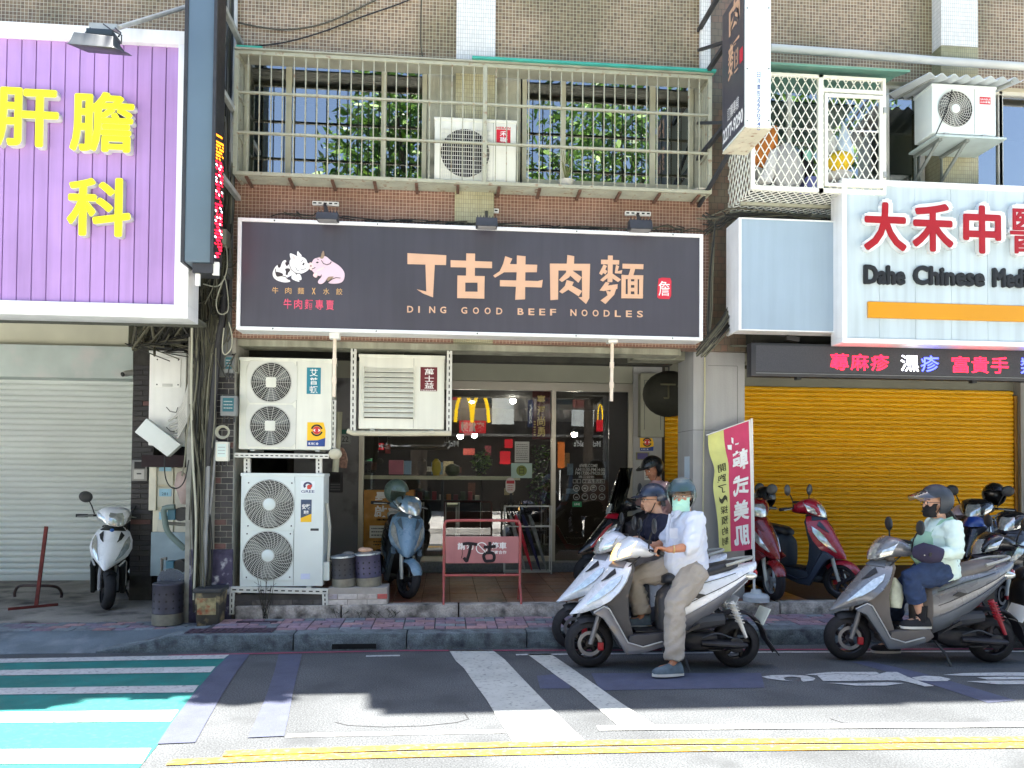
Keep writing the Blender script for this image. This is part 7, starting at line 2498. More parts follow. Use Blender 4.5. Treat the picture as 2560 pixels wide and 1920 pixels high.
 b.tube(smooth_path([V((-.52, .13, zt_ + .02)), V((-.66, .12, zt_ + .06)), V((-.76, .06, zt_ + .08)), V((-.78, 0, zt_ + .085)), V((-.76, -.06, zt_ + .08)), V((-.66, -.12, zt_ + .06)), V((-.52, -.13, zt_ + .02))], 3), .013, 8)
 b.ob('grab_rail', M_GALV, t)
 # seat
 b = B()
 if sport:
  sr = [(.0, .74, .03, .07), (-.06, .755, .05, .115), (-.18, .765, .055, .135), (-.32, .785, .055, .14), (-.44, .825, .055, .135), (-.56, .855, .05, .115), (-.64, .875, .03, .07)]
 else:
  sr = [(.02, .70, .03, .07), (-.05, .72, .05, .115), (-.18, .735, .055, .14), (-.34, .75, .055, .145), (-.48, .785, .055, .14), (-.60, .80, .05, .115), (-.68, .805, .03, .07)]
 loft_x(b, sr, 18, 3.0)
 b.ob('seat', seat, t, smooth=60)
 # engine, transmission case, muffler, stand
 b = B()
 loft_x(b, [(-.12, .24, .05, .10), (-.2, .235, .085, .14), (-.32, .23, .09, .145), (-.44, .225, .08, .12)], 14, 4)
 b.ob('engine', M_ENG, t, smooth=40)
 b = B()
 b.tube([(-.30, .11, .225), (-.45, .13, .22), (-.585, .13, .212), (-.68, .125, .21)], [(.03, .07), (.035, .085), (.035, .08), (.02, .05)], 14, up=(0, 1, 0))
 b.lathe([(0, .172), (.05, .171), (.062, .166), (.066, .15)], (-.585, 0, .212), 20, 'y')
 b.ob('transmission_case', M_ENG, t)
 b = B()
 b.tube([(-.22, -.10, .17), (-.36, -.14, .14), (-.46, -.16, .19), (-.56, -.165, .25), (-.80, -.165, .33)], [.018, .018, .03, .055, .05], 12)
 b.ob('muffler', M_DARK, t)
 b = B()
 b.tube([(-.50, .10, .42), (-.30, .10, .40), (-.22, .1, .36)], [.05, .075, .05], 10)
 b.ob('air_box', mat('airbox', (52, 54, 60), .6), t)
 for s in (-1, 1):
  b = B()
  a, e = V((-.56, s * .13, .57)), V((-.68, s * .13, .27))
  b.tube([a, a.lerp(e, .62), e], [.022, .02, .014], 8)
  n = 60
  b.tube([a.lerp(e, .04 + .56 * k / n) + Matrix.Rotation(k * 2 * PI / 9, 3, 'Z') @ V((.032, 0, 0)) for k in range(n + 1)], .007, 5)
  b.ob('rear_shock', shock or mat('shock_silver', (196, 196, 192), .35, metal=.3), t)
 b = B()
 rows = []
 for k in range(8):
  a = math.radians(60 + k * 16)
  rr = R + .05
  c = V((rx + math.cos(a) * rr, 0, R + math.sin(a) * rr + .03))
  rows.append([c + V((0, y * .075, -.02 * abs(y) ** 3)) for y in (-1, -.6, 0, .6, 1)])
 rows.append([p + V((-.10, 0, -.14)) for p in rows[-1]])
 b.grid(rows)
 b.ob('rear_mudguard', mat('flap_black', (34, 34, 40), .6), t, solid=.008, smooth=60)
 b = B()
 b.T = Matrix.Translation((-.86, 0, .44)) @ Matrix.Rotation(math.radians(-28), 4, 'Y')
 b.box(-.004, .004, -.13, .13, -.075, .075)
 lp_ = b.ob('licence_plate', plate or M_PLATE, t, bev=.002)
 b.v, b.f, b.m = [], [], []
 for k in range(6):
  b.box(-.0055, -.0042, -.105 + k * .036, -.083 + k * .036, -.03, .035)
 b.ob('plate_mark', M_INK, lp_, smooth=0, kind='stuff')
 b = B()
 b.tube([(-.1, .08, .2), (-.16, .14, .1), (-.18, .19, .005)], .011, 6)
 b.ob('side_stand', M_DARK, t)
 b = B()
 b.tube(smooth_path([V((.20, .12, .95)), V((.36, .13, .80)), V((.50, .12, .60)), V((.56, .10, .40)), V((.60, .09, .27))], 3), .006, 5)
 b.ob('brake_hose', M_BLACK, t)
 b = B()
 b.tube(smooth_path([V((-.30, .16, .27)), V((-.42, .17, .31)), V((-.52, .16, .28)), V((-.60, .15, .25))], 3), .008, 5)
 b.box(-.46, -.36, .135, .165, .165, .175)
 b.ob('kick_lever', M_DARK, t)
 # handlebar group turns with the steering
 HB = Matrix.Translation((.30, 0, 0)) @ Matrix.Rotation(steer, 4, 'Z') @ Matrix.Translation((-.30, 0, 0))
 def sb():
  b = B(); b.T = HB
  return b
 b = sb()
 hz_ = 1.0
 loft_x(b, [(.085, .975, .035, .10), (.13, .99, .06, .165), (.20, 1.01, .085, .175), (.28, 1.015, .095, .165), (.345, .985, .085, .135), (.395, .95, .06, .10), (.425, .925, .03, .06)], 18, 2.6)
 cw = b.ob('handlebar_cowl', body, t, smooth=60)
 b = sb()
 b.tube([(.26, 0, .93), (.29, 0, .86), (.31, 0, .80)], [(.06, .07), (.055, .06), (.05, .05)], 10)
 b.ob('steering_neck', under, t)
 b = sb()
 rows = []
 for i in range(5):
  f = i / 4
  x, z, w_ = .446 - .062 * f ** 2, .895 + .145 * f, .155 + .05 * f - .055 * f ** 3
  rows.append([V((x - .145 * abs(y) ** 2.2, y * w_, z + (.06 - .03 * f) * abs(y) ** 2)) for y in (-1, -.75, -.4, 0, .4, .75, 1)])
 b.grid(rows)
 b.ob('headlight', M_LIT if lit else M_LENS, cw, solid=.008, smooth=60)
 b = sb()
 b.box(.10, .19, -.10, .10, 1.045, 1.075)
 b.ob('dashboard', M_BLACK, cw, bev=.01)
 for s in (-1, 1):
  b = sb()
  b.tube([(.14, s * .15, .995), (.115, s * .22, .99), (.09, s * .25, .985)], .013, 8)
  b.tube([(.093, s * .245, .985), (.075, s * .365, .98)], .019, 10)
  b.ob('grip', M_BLACK, t)
  b = sb()
  b.tube([(.135, s * .20, .99), (.15, s * .26, .985), (.125, s * .36, .975)], .006, 6)
  b.ob('brake_lever', M_GALV, t)
  if mirrors:
   b = sb()
   b.tube(smooth_path([V((.15, s * .19, 1.01)), V((.15, s * .22, 1.09)), V((.135, s * .25, 1.15))], 3), .007, 6)
   b.ob('mirror_stem', M_BLACK, t)
   b = sb()
   b.T = HB @ Matrix.Translation((.125, s * .29, 1.20)) @ Matrix.Rotation(s * .35, 4, 'X')
   b.ball((0, 0, 0), (.018, .072, .064), 16, 10)
   b.ob('mirror', M_MIRR, t)
 return t
M_SILW = paint_mat('silver_white', (208, 213, 222), .1)
M_SILG = paint_mat('silver_grey', (112, 114, 118), .25)
M_REDB = paint_mat('red_body', (150, 22, 44))
M_REDD = paint_mat('red_dark_body', (116, 16, 22))
M_WHB = paint_mat('white_body', (240, 242, 244))
M_BLUB = paint_mat('powder_blue_body', (104, 132, 152))
M_BLKB = paint_mat('black_body', (22, 22, 26))
TG = mat('trim_silver', (112, 114, 122), .35, metal=.3, var=.12, dirt=(120, 112, 104), dirt_amt=.12, dirt_s=7)
UG = mat('under_grey', (62, 61, 64), .5, var=.15, dirt=(110, 100, 90), dirt_amt=.12, dirt_s=9)
def park(px, py, z, deg):
 """centre of a scooter whose front tyre touches the ground at a measured place"""
 h = math.radians(deg)
 return G(px, py, z) - V((math.cos(h), math.sin(h), 0)) * .627, h
# where the two riders wait at the stop line: they face towards -x
pF, pR_ = G(1469, 1668, 0), G(1842, 1668, 0)
mc = (pF + pR_) / 2
MAN_LOC, MAN_H = V((mc.x, mc.y, 0)), math.atan2((pF - pR_).y, (pF - pR_).x)
scooter('scooter', 'silver scooter ridden by the man in the white shirt', MAN_LOC, MAN_H, M_SILW, TG, UG, rim=mat('rim_black', (34, 34, 36), .4, metal=.4), lit=True, lean=math.radians(3), plate=mat('plate_pale_green', (206, 212, 200), .45))
M2_LOC, M2_H = V((mc.x - .02, mc.y + .66, 0)), MAN_H + math.radians(1)
scooter('scooter', 'silver scooter half hidden behind the white-shirted rider', M2_LOC, M2_H, M_SILW, TG, UG)
wF, wR = G(2128, 1650, 0), G(2466, 1655, 0)
wc = (wF + wR) / 2
WOM_LOC, WOM_H = V((wc.x, wc.y, 0)), math.atan2((wF - wR).y, (wF - wR).x)
scooter('scooter', 'dark grey scooter ridden by the woman in mint jacket', WOM_LOC, WOM_H, M_SILG, mat('trim_dkgrey', (98, 104, 112), .4, metal=.2), mat('under_taupe', (98, 92, 88), .6), seat=mat('seat_taupe', (104, 100, 98), .55, var=.15), style='sport', shock=mat('shock_red', (150, 30, 44), .4), rim=mat('rim_dark', (52, 50, 58), .4, metal=.4))
# parked scooters
scooter('scooter', 'white scooter parked in front of the pale shutter', *park(256, 1524, .11, -74), M_WHB, mat('trim_dark', (34, 38, 36), .5), mat('under_black', (26, 27, 28), .6), style='sport', steer=math.radians(16), tail=M_BLKB, emblem=mat('badge_blue', (60, 110, 180), .4), lean=math.radians(-4))
scooter('scooter', 'powder-blue scooter parked in front of the ochre poster', *park(1003, 1496, AZ, -80), M_BLUB, mat('trim_slate', (70, 84, 92), .5), mat('under_black', (26, 27, 28), .6), style='classic', steer=math.radians(24), tail=M_BLKB, emblem=mat('badge_silver', (190, 190, 190), .3, metal=.8), lean=math.radians(-7), mirrors=False)
rs1 = scooter('scooter', 'red scooter parked beside the flag pole', *park(1940, 1500, AZ, -72), M_REDD, mat('trim_darkred', (96, 14, 20), .4), mat('under_black', (26, 27, 28), .6), style='classic', rim=mat('rim_silver', (170, 174, 176), .35, metal=.6), steer=math.radians(-14))
scooter('scooter', 'crimson scooter with navy sides before the yellow shutter', *park(2104, 1500, AZ, -56), M_REDB, mat('trim_navy', (44, 56, 72), .5), mat('under_navy', (38, 48, 60), .6), style='classic', rim=mat('rim_dark', (52, 50, 58)), steer=math.radians(6), tail=paint_mat('navy_body', (44, 56, 72)))
PNK = V((2.33, 8.9, AZ))
brs = scooter('scooter', 'black scooter with red stripes carrying the person in pink', PNK, math.radians(-172), M_BLKB, mat('trim_red', (160, 20, 40), .4), mat('under_black', (26, 27, 28), .6), style='sport', steer=math.radians(-4))
DK = mat('under_black', (26, 27, 28), .6)
scooter('scooter', 'black scooter with a helmet on its mirror at the frame edge', *park(2495, 1535, KH, -150), M_BLKB, mat('trim_ink', (34, 34, 44), .5), DK, style='classic', mirrors=False)
scooter('scooter', 'black scooter parked behind the woman before the yellow shutter', *park(2420, 1490, AZ, -140), M_BLKB, mat('trim_ink', (34, 34, 44), .5), DK, style='classic')
scooter('scooter', 'dark scooter waiting at the kerb behind the grey one', V((WOM_LOC.x + 1.30, WOM_LOC.y + .42, 0)), WOM_H, M_BLKB, mat('trim_ink', (34, 34, 44), .5), DK, style='classic')
scooter('scooter', 'black scooter in shadow behind the red one by the pillar', *park(1905, 1470, AZ, -80), M_BLKB, mat('trim_ink', (34, 34, 44), .5), DK, style='classic')
# tall tinted windscreen on the black scooter with red stripes
b = B()
b.grid([[V((.43 - .16 * f - .10 * y * y, y * (.23 - .05 * f ** 3) * (1 if f < .8 else .8), .92 + .52 * f)) for y in (-1, -.7, -.35, 0, .35, .7, 1)] for f in (0, .2, .4, .6, .8, .95, 1)])
b.ob('windscreen', glass_mat('tinted_screen', (.05, .08, .12), 1.6), brs, solid=.004, smooth=60)
b = B()
b.prism([(.43, .80), (.50, .76), (.70, .52), (.66, .53)], 'y', .17, .19)
b.ob('red_flash', mat('trim_red', (160, 20, 40), .4), brs, smooth=0)
# ================================================================ people (same frame as the scooter each one sits on)
def remeshed(b, name, mt, parent, vox, fold=0.0, seed=0, smooth=2):
 me = b.mesh('tmp', mt, smooth=0)
 o = bpy.data.objects.new('tmp', me)
 COL.objects.link(o)
 md = o.modifiers.new('r', 'REMESH')
 md.mode = 'VOXEL'
 md.voxel_size = vox
 md.use_smooth_shade = True
 if smooth:
  sm = o.modifiers.new('s', 'SMOOTH')
  sm.iterations = smooth
  sm.factor = .5
 dg = bpy.context.evaluated_depsgraph_get()
 m2 = bpy.data.meshes.new_from_object(o.evaluated_get(dg))
 bpy.data.objects.remove(o)
 bpy.data.meshes.remove(me)
 if fold:
  nn = [v.normal.copy() for v in m2.vertices]
  for v, n in zip(m2.vertices, nn):
   p = v.co + V((seed * 3.1, 0, 0))
   a = mnoise.noise(V((p.x * 9, p.y * 9, p.z * 16 + p.x * 8)))
   c = mnoise.noise(p * 22)
   v.co += n * (fold * (1 - 2.2 * abs(a)) + fold * .35 * c)
 m2.materials.clear()
 m2.materials.append(mt)
 m2.polygons.foreach_set('use_smooth', [True] * len(m2.polygons))
 m2.name = name
 o = bpy.data.objects.new(name, m2)
 COL.objects.link(o)
 return attach(o, parent)
def hand_on_grip(b, wrist, g, side):
 """palm behind a bar that runs along y at g, four fingers over it, thumb under"""
 w_, g = V(wrist), V(g)
 kn = g + V((.012, 0, .04))
 b.tube([w_, w_.lerp(kn, .55) + V((0, 0, .004)), kn], [(.026, .02), (.040, .018), (.042, .014)], 10, up=(0, 0, 1))
 for k in range(4):
  y = side * (.033 - .022 * k)
  s = (1, 1.06, 1, .86)[k]
  b.tube([kn + V((-.015, y, 0)), kn + V((.012 * s, y, .0)), g + V((.036 * s, y, .012)), g + V((.034 * s, y, -.018)), g + V((.006, y, -.030 * s))], [.011, .0105, .0098, .009, .0075], 8)
 b.tube([w_.lerp(kn, .45) + V((0, -side * .025, -.008)), g + V((-.03, -side * .052, .004)), g + V((-.008, -side * .058, -.022)), g + V((.018, -side * .056, -.026))], [.014, .013, .0105, .008], 8)
def head_shape(b, T):
 b.T = T
 b.ball((-.012, 0, .03), (.098, .076, .092), 20, 14)
 b.ball((.02, 0, -.03), (.068, .062, .085), 16, 12)
 b.ball((.045, 0, -.085), (.038, .036, .03), 12, 8)
 b.tube([(.078, 0, .03), (.094, 0, .0), (.104, 0, -.022), (.088, 0, -.03)], [(.011, .01), (.012, .012), (.016, .014), (.014, .008)], 8)
 b.ball((.078, 0, -.06), (.018, .026, .013), 10, 6)
 b.tube([(.07, -.05, .032), (.085, -.02, .034), (.085, .02, .034), (.07, .05, .032)], .01, 8)
 for s in (-1, 1):
  b.ball((.052, s * .04, -.025), (.03, .022, .026), 10, 6)
  b.ball((-.012, s * .076, -.005), (.018, .009, .03), 10, 6)
 b.T = None
def person(label, loc, heading, J, shirt, pants, shoe, skin, sleeve, lean=0.0, belly=.0, hair=None, seed=1, head_yaw=0, head_pitch=0, short=False, sockm=None):
 t = thing('person', label, 'person', loc, heading, local=True)
 t.rotation_euler = (lean, 0, heading)
 P = {k: V(v) for k, v in J.items()}
 ch, pl, nk = P['chest'], P['pelvis'], P['neck']
 HT = Matrix.Translation(P['head']) @ Matrix.Rotation(head_yaw, 4, 'Z') @ Matrix.Rotation(head_pitch, 4, 'Y')
 b = B()
 head_shape(b, HT)
 b.tube([nk - V((0, 0, .06)), nk, P['head'] + V((-.02, 0, -.05))], [.06, .056, .055], 12)
 b.tube([pl, pl.lerp(ch, .5), ch, nk - V((0, 0, .05))], [(.13, .10), (.13, .10), (.15, .11), (.07, .06)], 14, up=(1, 0, 0))
 for s in 'lr':
  sg = 1 if s == 'l' else -1
  sh_, el, wr = P[s + 'sh'], P[s + 'el'], P[s + 'wr']
  b.tube([ch.lerp(nk, .4), sh_, sh_.lerp(el, .5), el, el.lerp(wr, .35), wr], [.05, .05, .043, .038, .038, .026], 10)
  hand_on_grip(b, wr, P[s + 'grip'], sg)
  hp, kn, an = P[s + 'hip'], P[s + 'kn'], P[s + 'an']
  b.tube([pl, hp, hp.lerp(kn, .5), kn, kn.lerp(an, .35), an], [.08, .075, .065, .05, .048, .034], 10)
  b.tube([an, an + V((.03, 0, -.04)), an + V((.12, 0, -.055))], [.034, .034, .025], 8)
 remeshed(b, 'body', skin, t, .0085)
 # shirt or jacket
 b = B()
 hem = pl + V((-.0, 0, .0))
 b.tube([hem + V((-.02, 0, -.085)), hem + V((.01, 0, .04)), pl.lerp(ch, .45) + V((belly * .4, 0, 0)), pl.lerp(ch, .8), ch + V((0, 0, .05)), nk + V((0, 0, -.055)), nk + V((-.005, 0, -.012))], [(.19, .15 + belly * .5), (.185, .15 + belly), (.18, .145 + belly), (.19, .14 + belly * .4), (.185, .125), (.11, .085), (.062, .06)], 20, up=(1, 0, 0))
 for s in 'lr':
  sh_, el, wr = P[s + 'sh'], P[s + 'el'], P[s + 'wr']
  end = {'long': [el, el.lerp(wr, .45), el.lerp(wr, .9)], 'elbow': [el, el.lerp(wr, .22)], 'short': [sh_.lerp(el, .78)]}[sleeve]
  rr = {'long': [.062, .055, .04], 'elbow': [.068, .07], 'short': [.07]}[sleeve]
  b.tube([ch.lerp(nk, .35) + V((0, (.08 if s == 'l' else -.08), 0)), sh_, sh_.lerp(el, .45)] + end, [.075, .078, .072] + rr, 14)
 remeshed(b, 'shirt', shirt, t, .011, .012, seed)
 # trousers
 b = B()
 b.tube([pl + V((0, 0, .10)), pl + V((0, 0, .02)), pl + V((0, 0, -.09))], [(.165, .125), (.175, .14), (.12, .11)], 18, up=(1, 0, 0))
 for s in 'lr':
  hp, kn, an = P[s + 'hip'], P[s + 'kn'], P[s + 'an']
  e = kn.lerp(an, .62 if short else .97)
  b.tube([pl + (hp - pl) * .6, hp, hp.lerp(kn, .5), kn, kn.lerp(e, .5), e], [.115, .122, .108, .086, .08, .076], 14)
 remeshed(b, 'trousers', pants, t, .011, .011, seed + 5)
 for s in 'lr':
  an = P[s + 'an']
  d = P.get(s + 'toe', an + V((.17, 0, -.07))) - an
  d.z = 0
  d.normalize()
  side = V((-d.y, d.x, 0))
  z0 = an.z - .085
  b = B()
  rows = []
  for f, wd, h in ((-.075, .028, .05), (-.06, .036, .085), (-.01, .04, .10), (.05, .044, .075), (.11, .047, .055), (.155, .04, .045), (.18, .022, .03)):
   c = V((an.x, an.y, 0)) + d * f
   rows.append([c + side * (wd * math.cos(a)) + V((0, 0, z0 + (h * math.sin(a) if math.sin(a) > 0 else -.0))) for a in [k * 2 * PI / 14 for k in range(14)]])
  b.rings(rows)
  so_ = b.ob('shoe', shoe, t, smooth=60)
  b = B()
  b.rings([[c - V((0, 0, .022)) if i == 0 else c for c in ring] for i, ring in enumerate(([V((an.x, an.y, z0)) + d * x + side * y for x, y in ((-.08, -.02), (-.08, .02), (0, .044), (.1, .052), (.17, .035), (.19, 0), (.17, -.035), (.1, -.052), (0, -.044))],) * 2)])
  b.ob('sole', mat('sole_pale', (206, 204, 196), .7), so_, smooth=30)
  if sockm:
   b = B()
   b.tube([an + V((0, 0, -.05)), an + V((-.005, 0, .09))], [.042, .046], 10)
   b.ob('sock', sockm, t)
 # eyes and brows
 b = B(); b.T = HT
 for s in (-1, 1):
  b.cm = 0
  b.ball((.074, s * .031, .012), (.012, .014, .008), 10, 6)
  b.cm = 1
  b.ball((.084, s * .031, .012), (.004, .006, .006), 8, 5)
  b.cm = 1
  b.tube([(.084, s * .015, .036), (.086, s * .03, .041), (.074, s * .052, .036)], .0045, 5)
 b.tube([(.088, -.018, -.060), (.0955, 0, -.059), (.088, .018, -.060)], .0028, 5)
 b.ob('eye', [mat('eye_white', (220, 216, 208), .3, var=0), mat('eye_dark', (24, 18, 16), .4, var=0)], t, kind='stuff')
 if hair:
  b = B(); b.T = HT
  q = random.Random(seed)
  for k in range(60):
   a = q.uniform(2.0, 4.28)
   c = V((math.cos(a) * .085 - .015, math.sin(a) * .075, q.uniform(-.01, .03)))
   b.tube([c, c * 1.06 + V((-.01, 0, -.05)), c * 1.0 + V((-.015, 0, -hair * q.uniform(.7, 1.1)))], [.008, .008, .003], 5)
  b.ob('hair', mat('hair_black', (20, 18, 18), .5), t, smooth=60)
 return t, HT
def helmet(parent, T, kind, mt, name='helmet', label=None, strap=True):
 """open-face ('open') or half ('half') shell in the head frame"""
 b = B(); b.T = T
 n, r = 28, 16
 rx, ry, rz = (.146, .128, .142) if kind == 'open' else (.138, .118, .122)
 zc = .03 if kind == 'open' else .04
 pts = [[V((-.012 + rx * math.sin(PI * i / r) * math.cos(2 * PI * k / n), ry * math.sin(PI * i / r) * math.sin(2 * PI * k / n), zc + rz * math.cos(PI * i / r))) for k in range(n)] for i in range(r + 1)]
 fs = []
 for i in range(r):
  for k in range(n):
   q = [pts[i][k], pts[i + 1][k], pts[i + 1][(k + 1) % n], pts[i][(k + 1) % n]]
   c = (q[0] + q[1] + q[2] + q[3]) / 4
   cut = (c.z < zc - rz * .80) or (c.x > .012 and c.z < .055) if kind == 'open' else (c.z < (.035 if c.x > 0 else .0))
   if not cut:
    fs.append((i * n + k, (i + 1) * n + k, (i + 1) * n + (k + 1) % n, i * n + (k + 1) % n) if i else (0, n + k, n + (k + 1) % n))
 used = sorted({j for f in fs for j in f})
 ix = {j: u for u, j in enumerate(used)}
 flat = [p for row in pts for p in row]
 b._add([flat[j] for j in used], [[ix[j] for j in f] for f in fs])
 me_o = b.ob(name, mt, parent, label, 'helmet' if label else None, solid=.014, smooth=60)
 if strap:
  b = B(); b.T = T
  for s in (-1, 1):
   b.tube([(.005, s * .10, -.02), (.03, s * .075, -.08), (.04, s * .03, -.118)], [(.010, .003)] * 3, 6)
  b.tube([(.04, -.03, -.118), (.045, 0, -.122), (.04, .03, -.118)], [(.010, .003)] * 3, 6)
  b.ob('chin_strap', M_BLACK, me_o)
 return me_o
def shell_patch(T, rx, ry, rz, zc, a0, a1, z0, z1, mt, parent, name, off=0.0, nx=14, nz=8, xo=-.012):
 b = B(); b.T = T
 rows = []
 for j in range(nz + 1):
  z = z0 + (z1 - z0) * j / nz
  s = math.sqrt(max(0, 1 - ((z - zc) / rz) ** 2))
  rows.append([V((xo + rx * s * math.cos(a0 + (a1 - a0) * i / nx) + off * (z1 - z) / (z1 - z0), ry * s * math.sin(a0 + (a1 - a0) * i / nx), z)) for i in range(nx + 1)])
 b.grid(rows)
 return b.ob(name, mt, parent, solid=.003, smooth=60)
def mask(T, mt, parent):
 b = B(); b.T = T
 rows = []
 for j in range(8):
  f = j / 7
  z = -.118 + .118 * f
  row = []
  for i in range(13):
   a = math.radians(-76 + 152 * i / 12)
   x = (.06 + .052 * math.sin(PI * min(1, f * .75 + .2))) * math.cos(a) ** .8 + .006 * math.sin(f * 18) + (.012 if f > .6 and abs(i - 6) < 2 else 0)
   row.append(V((x, .078 * math.sin(a), z)))
  rows.append(row)
 b.grid(rows)
 o = b.ob('face_mask', mt, parent, solid=.002, smooth=60)
 b = B(); b.T = T
 for s in (-1, 1):
  b.tube([(.02, s * .076, -.01), (-.02, s * .086, .0), (.015, s * .074, -.1)], .0018, 4)
 b.ob('ear_loop', M_WHITE, o)
def glasses(T, parent):
 b = B(); b.T = T
 for s in (-1, 1):
  b.tube([(.1, s * (.032 + .025 * math.cos(a)), .008 + .018 * math.sin(a)) for a in [k * PI / 8 for k in range(17)]], .0022, 5)
  b.tube([(.1, s * .057, .012), (.05, s * .078, .012), (-.01, s * .084, .008)], .0022, 5)
 b.tube([(.1, -.008, .012), (.104, 0, .015), (.1, .008, .012)], .002, 5)
 b.ob('eyeglasses', M_DARK, parent)
SKIN = mat('skin_tan', (178, 124, 96), .5, var=.08, vs=20)
SKIN2 = mat('skin_light', (206, 160, 134), .5, var=.08, vs=20)
GR = lambda x=.085, z=.985: {'lgrip': (x, .30, z), 'rgrip': (x, -.30, z)}
# the man in the white shirt: one foot on the road, looking at the camera
J = dict(pelvis=(-.22, 0, .855), chest=(-.235, 0, 1.16), neck=(-.205, 0, 1.335), head=(-.18, 0, 1.448), lsh=(-.25, .195, 1.255), lel=(-.17, .30, 1.035), lwr=(.015, .285, 1.005), rsh=(-.22, -.19, 1.255), rel=(-.10, -.29, 1.05), rwr=(.015, -.29, 1.005),
         lhip=(-.25, .11, .80), lkn=(-.055, .25, .56), lan=(-.02, .32, .105), ltoe=(.2, .36, .03), rhip=(-.19, -.10, .83), rkn=(.21, -.15, .745), ran=(.14, -.14, .42), rtoe=(.3, -.14, .33), **GR())
man, HT = person('man in a white shirt and mint mask astride the silver scooter', MAN_LOC, MAN_H, J, mat('shirt_white', (202, 208, 222), .85, var=.05, vs=6, bump=.9, bs=14), mat('trousers_khaki', (158, 150, 140), .9, var=.1, vs=9, bump=.9, bs=16), mat('shoe_blue', (84, 98, 108), .7, var=.2, vs=30), SKIN, 'elbow', math.radians(3), .03, .05, 3, math.radians(62), math.radians(6))
hm = helmet(man, HT, 'open', mat('helmet_grey', (112, 120, 118), .3, coat=.3, var=.05))
shell_patch(HT, .162, .146, .162, .03, -1.25, 1.25, .0, .155, glass_mat('visor', (.72, .80, .82), 1.0), hm, 'visor', .012)
mask(HT, mat('mask_mint', (176, 224, 204), .8, var=.05), man)
b = B()
b.tube([(-.035, .285 + .032 * math.cos(a), 1.012 + .028 * math.sin(a)) for a in [k * PI / 8 for k in range(17)]], .008, 6)
b.ob('wristwatch', mat('watch_gold', (214, 186, 130), .3, metal=.6), man)
b = B()
for s in (-1, 1):
 b.T = Matrix.Translation((-.155, s * .035, 1.325)) @ Matrix.Rotation(s * .5, 4, 'Z')
 b.prism([(-.01, .03), (.05, .005), (.075, -.06), (.01, -.015)], 'y', -s * .01, s * .035)
b.ob('collar', mat('shirt_white', (222, 226, 236)), man, bev=.004)
b = B()
b.tube([(-.075, .02, 1.30), (-.055, .03, 1.2), (-.045, .03, 1.05), (-.05, .03, .88)], [(.014, .006)] * 4, 6, up=(0, 1, 0))
b.box(-.10, -.03, .165, .172, 1.10, 1.18)
b.ob('placket', mat('shirt_white', (222, 226, 236)), man)
# the man in navy on the second silver scooter
J = dict(pelvis=(-.24, 0, .82), chest=(-.17, 0, 1.12), neck=(-.15, 0, 1.28), head=(-.11, 0, 1.395), lsh=(-.18, .19, 1.20), lel=(-.02, .28, 1.0), lwr=(.02, .285, 1.005), rsh=(-.18, -.19, 1.20), rel=(-.06, -.28, 1.0), rwr=(.015, -.29, 1.005),
         lhip=(-.2, .10, .80), lkn=(.20, .14, .74), lan=(.20, .13, .42), ltoe=(.3, .13, .33), rhip=(-.2, -.1, .8), rkn=(.1, -.2, .6), ran=(.05, -.3, .12), rtoe=(.2, -.3, .03), **GR())
J['lel'] = (-.13, .29, .99)
dk, HT = person('rider in a navy shirt and visored helmet beside the man in white', M2_LOC, M2_H, J, mat('shirt_navy', (22, 24, 46), .85, var=.1), mat('trousers_grey', (98, 92, 88), .9, var=.08), mat('shoe_dark', (62, 58, 66), .7), SKIN2, 'short', 0, .0, .05, 7, math.radians(4), math.radians(4))
hm = helmet(dk, HT, 'half', mat('helmet_navy', (30, 40, 60), .3, coat=.25, var=.03))
b = B(); b.T = HT
b.grid([[V((.03 + .125 * math.cos(a) + .05 * f, .118 * math.sin(a), .052 - .012 * f)) for a in [math.radians(-62 + 124 * i / 10) for i in range(11)]] for f in (0, .5, 1)])
b.ob('peak', mat('helmet_navy', (46, 60, 86)), hm, solid=.006)
glasses(HT, dk)
# the woman in the mint jacket
J = dict(pelvis=(-.19, 0, .83), chest=(-.20, 0, 1.11), neck=(-.185, 0, 1.275), head=(-.15, 0, 1.40), lsh=(-.22, .165, 1.195), lel=(-.19, .26, .985), lwr=(.02, .275, .98), rsh=(-.22, -.165, 1.195), rel=(-.19, -.26, .985), rwr=(.02, -.275, .98),
         lhip=(-.15, .09, .80), lkn=(.13, .13, .745), lan=(.035, .12, .42), ltoe=(.2, .12, .33), rhip=(-.15, -.09, .80), rkn=(.1, -.22, .52), ran=(.10, -.30, .11), rtoe=(.3, -.30, .03), **GR())
wm, HT = person('woman in a mint jacket and black mask on the grey scooter', WOM_LOC, WOM_H, J, mat('jacket_mint', (206, 226, 218), .8, var=.05, vs=6, bump=.9, bs=14), mat('jeans_blue', (44, 62, 96), .9, var=.2, vs=14, bump=.8, bs=18), mat('shoe_black', (26, 26, 32), .8), SKIN2, 'long', 0, -.01, None, 11, math.radians(3), math.radians(2), True, mat('sock_black', (24, 24, 28), .9))
hm = helmet(wm, HT, 'open', mat('helmet_slate', (48, 54, 62), .5, spec=.4, var=.08))
b = B(); b.T = HT
b.grid([[V((.075 + .16 * f - .05 * y * y, y * (.118 - .03 * f), .135 - .055 * f - (.075 - .02 * f) * y * y)) for y in (-1, -.7, -.35, 0, .35, .7, 1)] for f in (0, .25, .5, .75, 1)])
b.ob('visor', glass_mat('visor_pale', (.84, .88, .92), 2.0), hm, solid=.003, smooth=60)
mask(HT, mat('mask_black', (22, 22, 26), .9), wm)
glasses(HT, wm)
b = B()
q = random.Random(2)
base = V(J['head']) + V((-.085, 0, -.06))
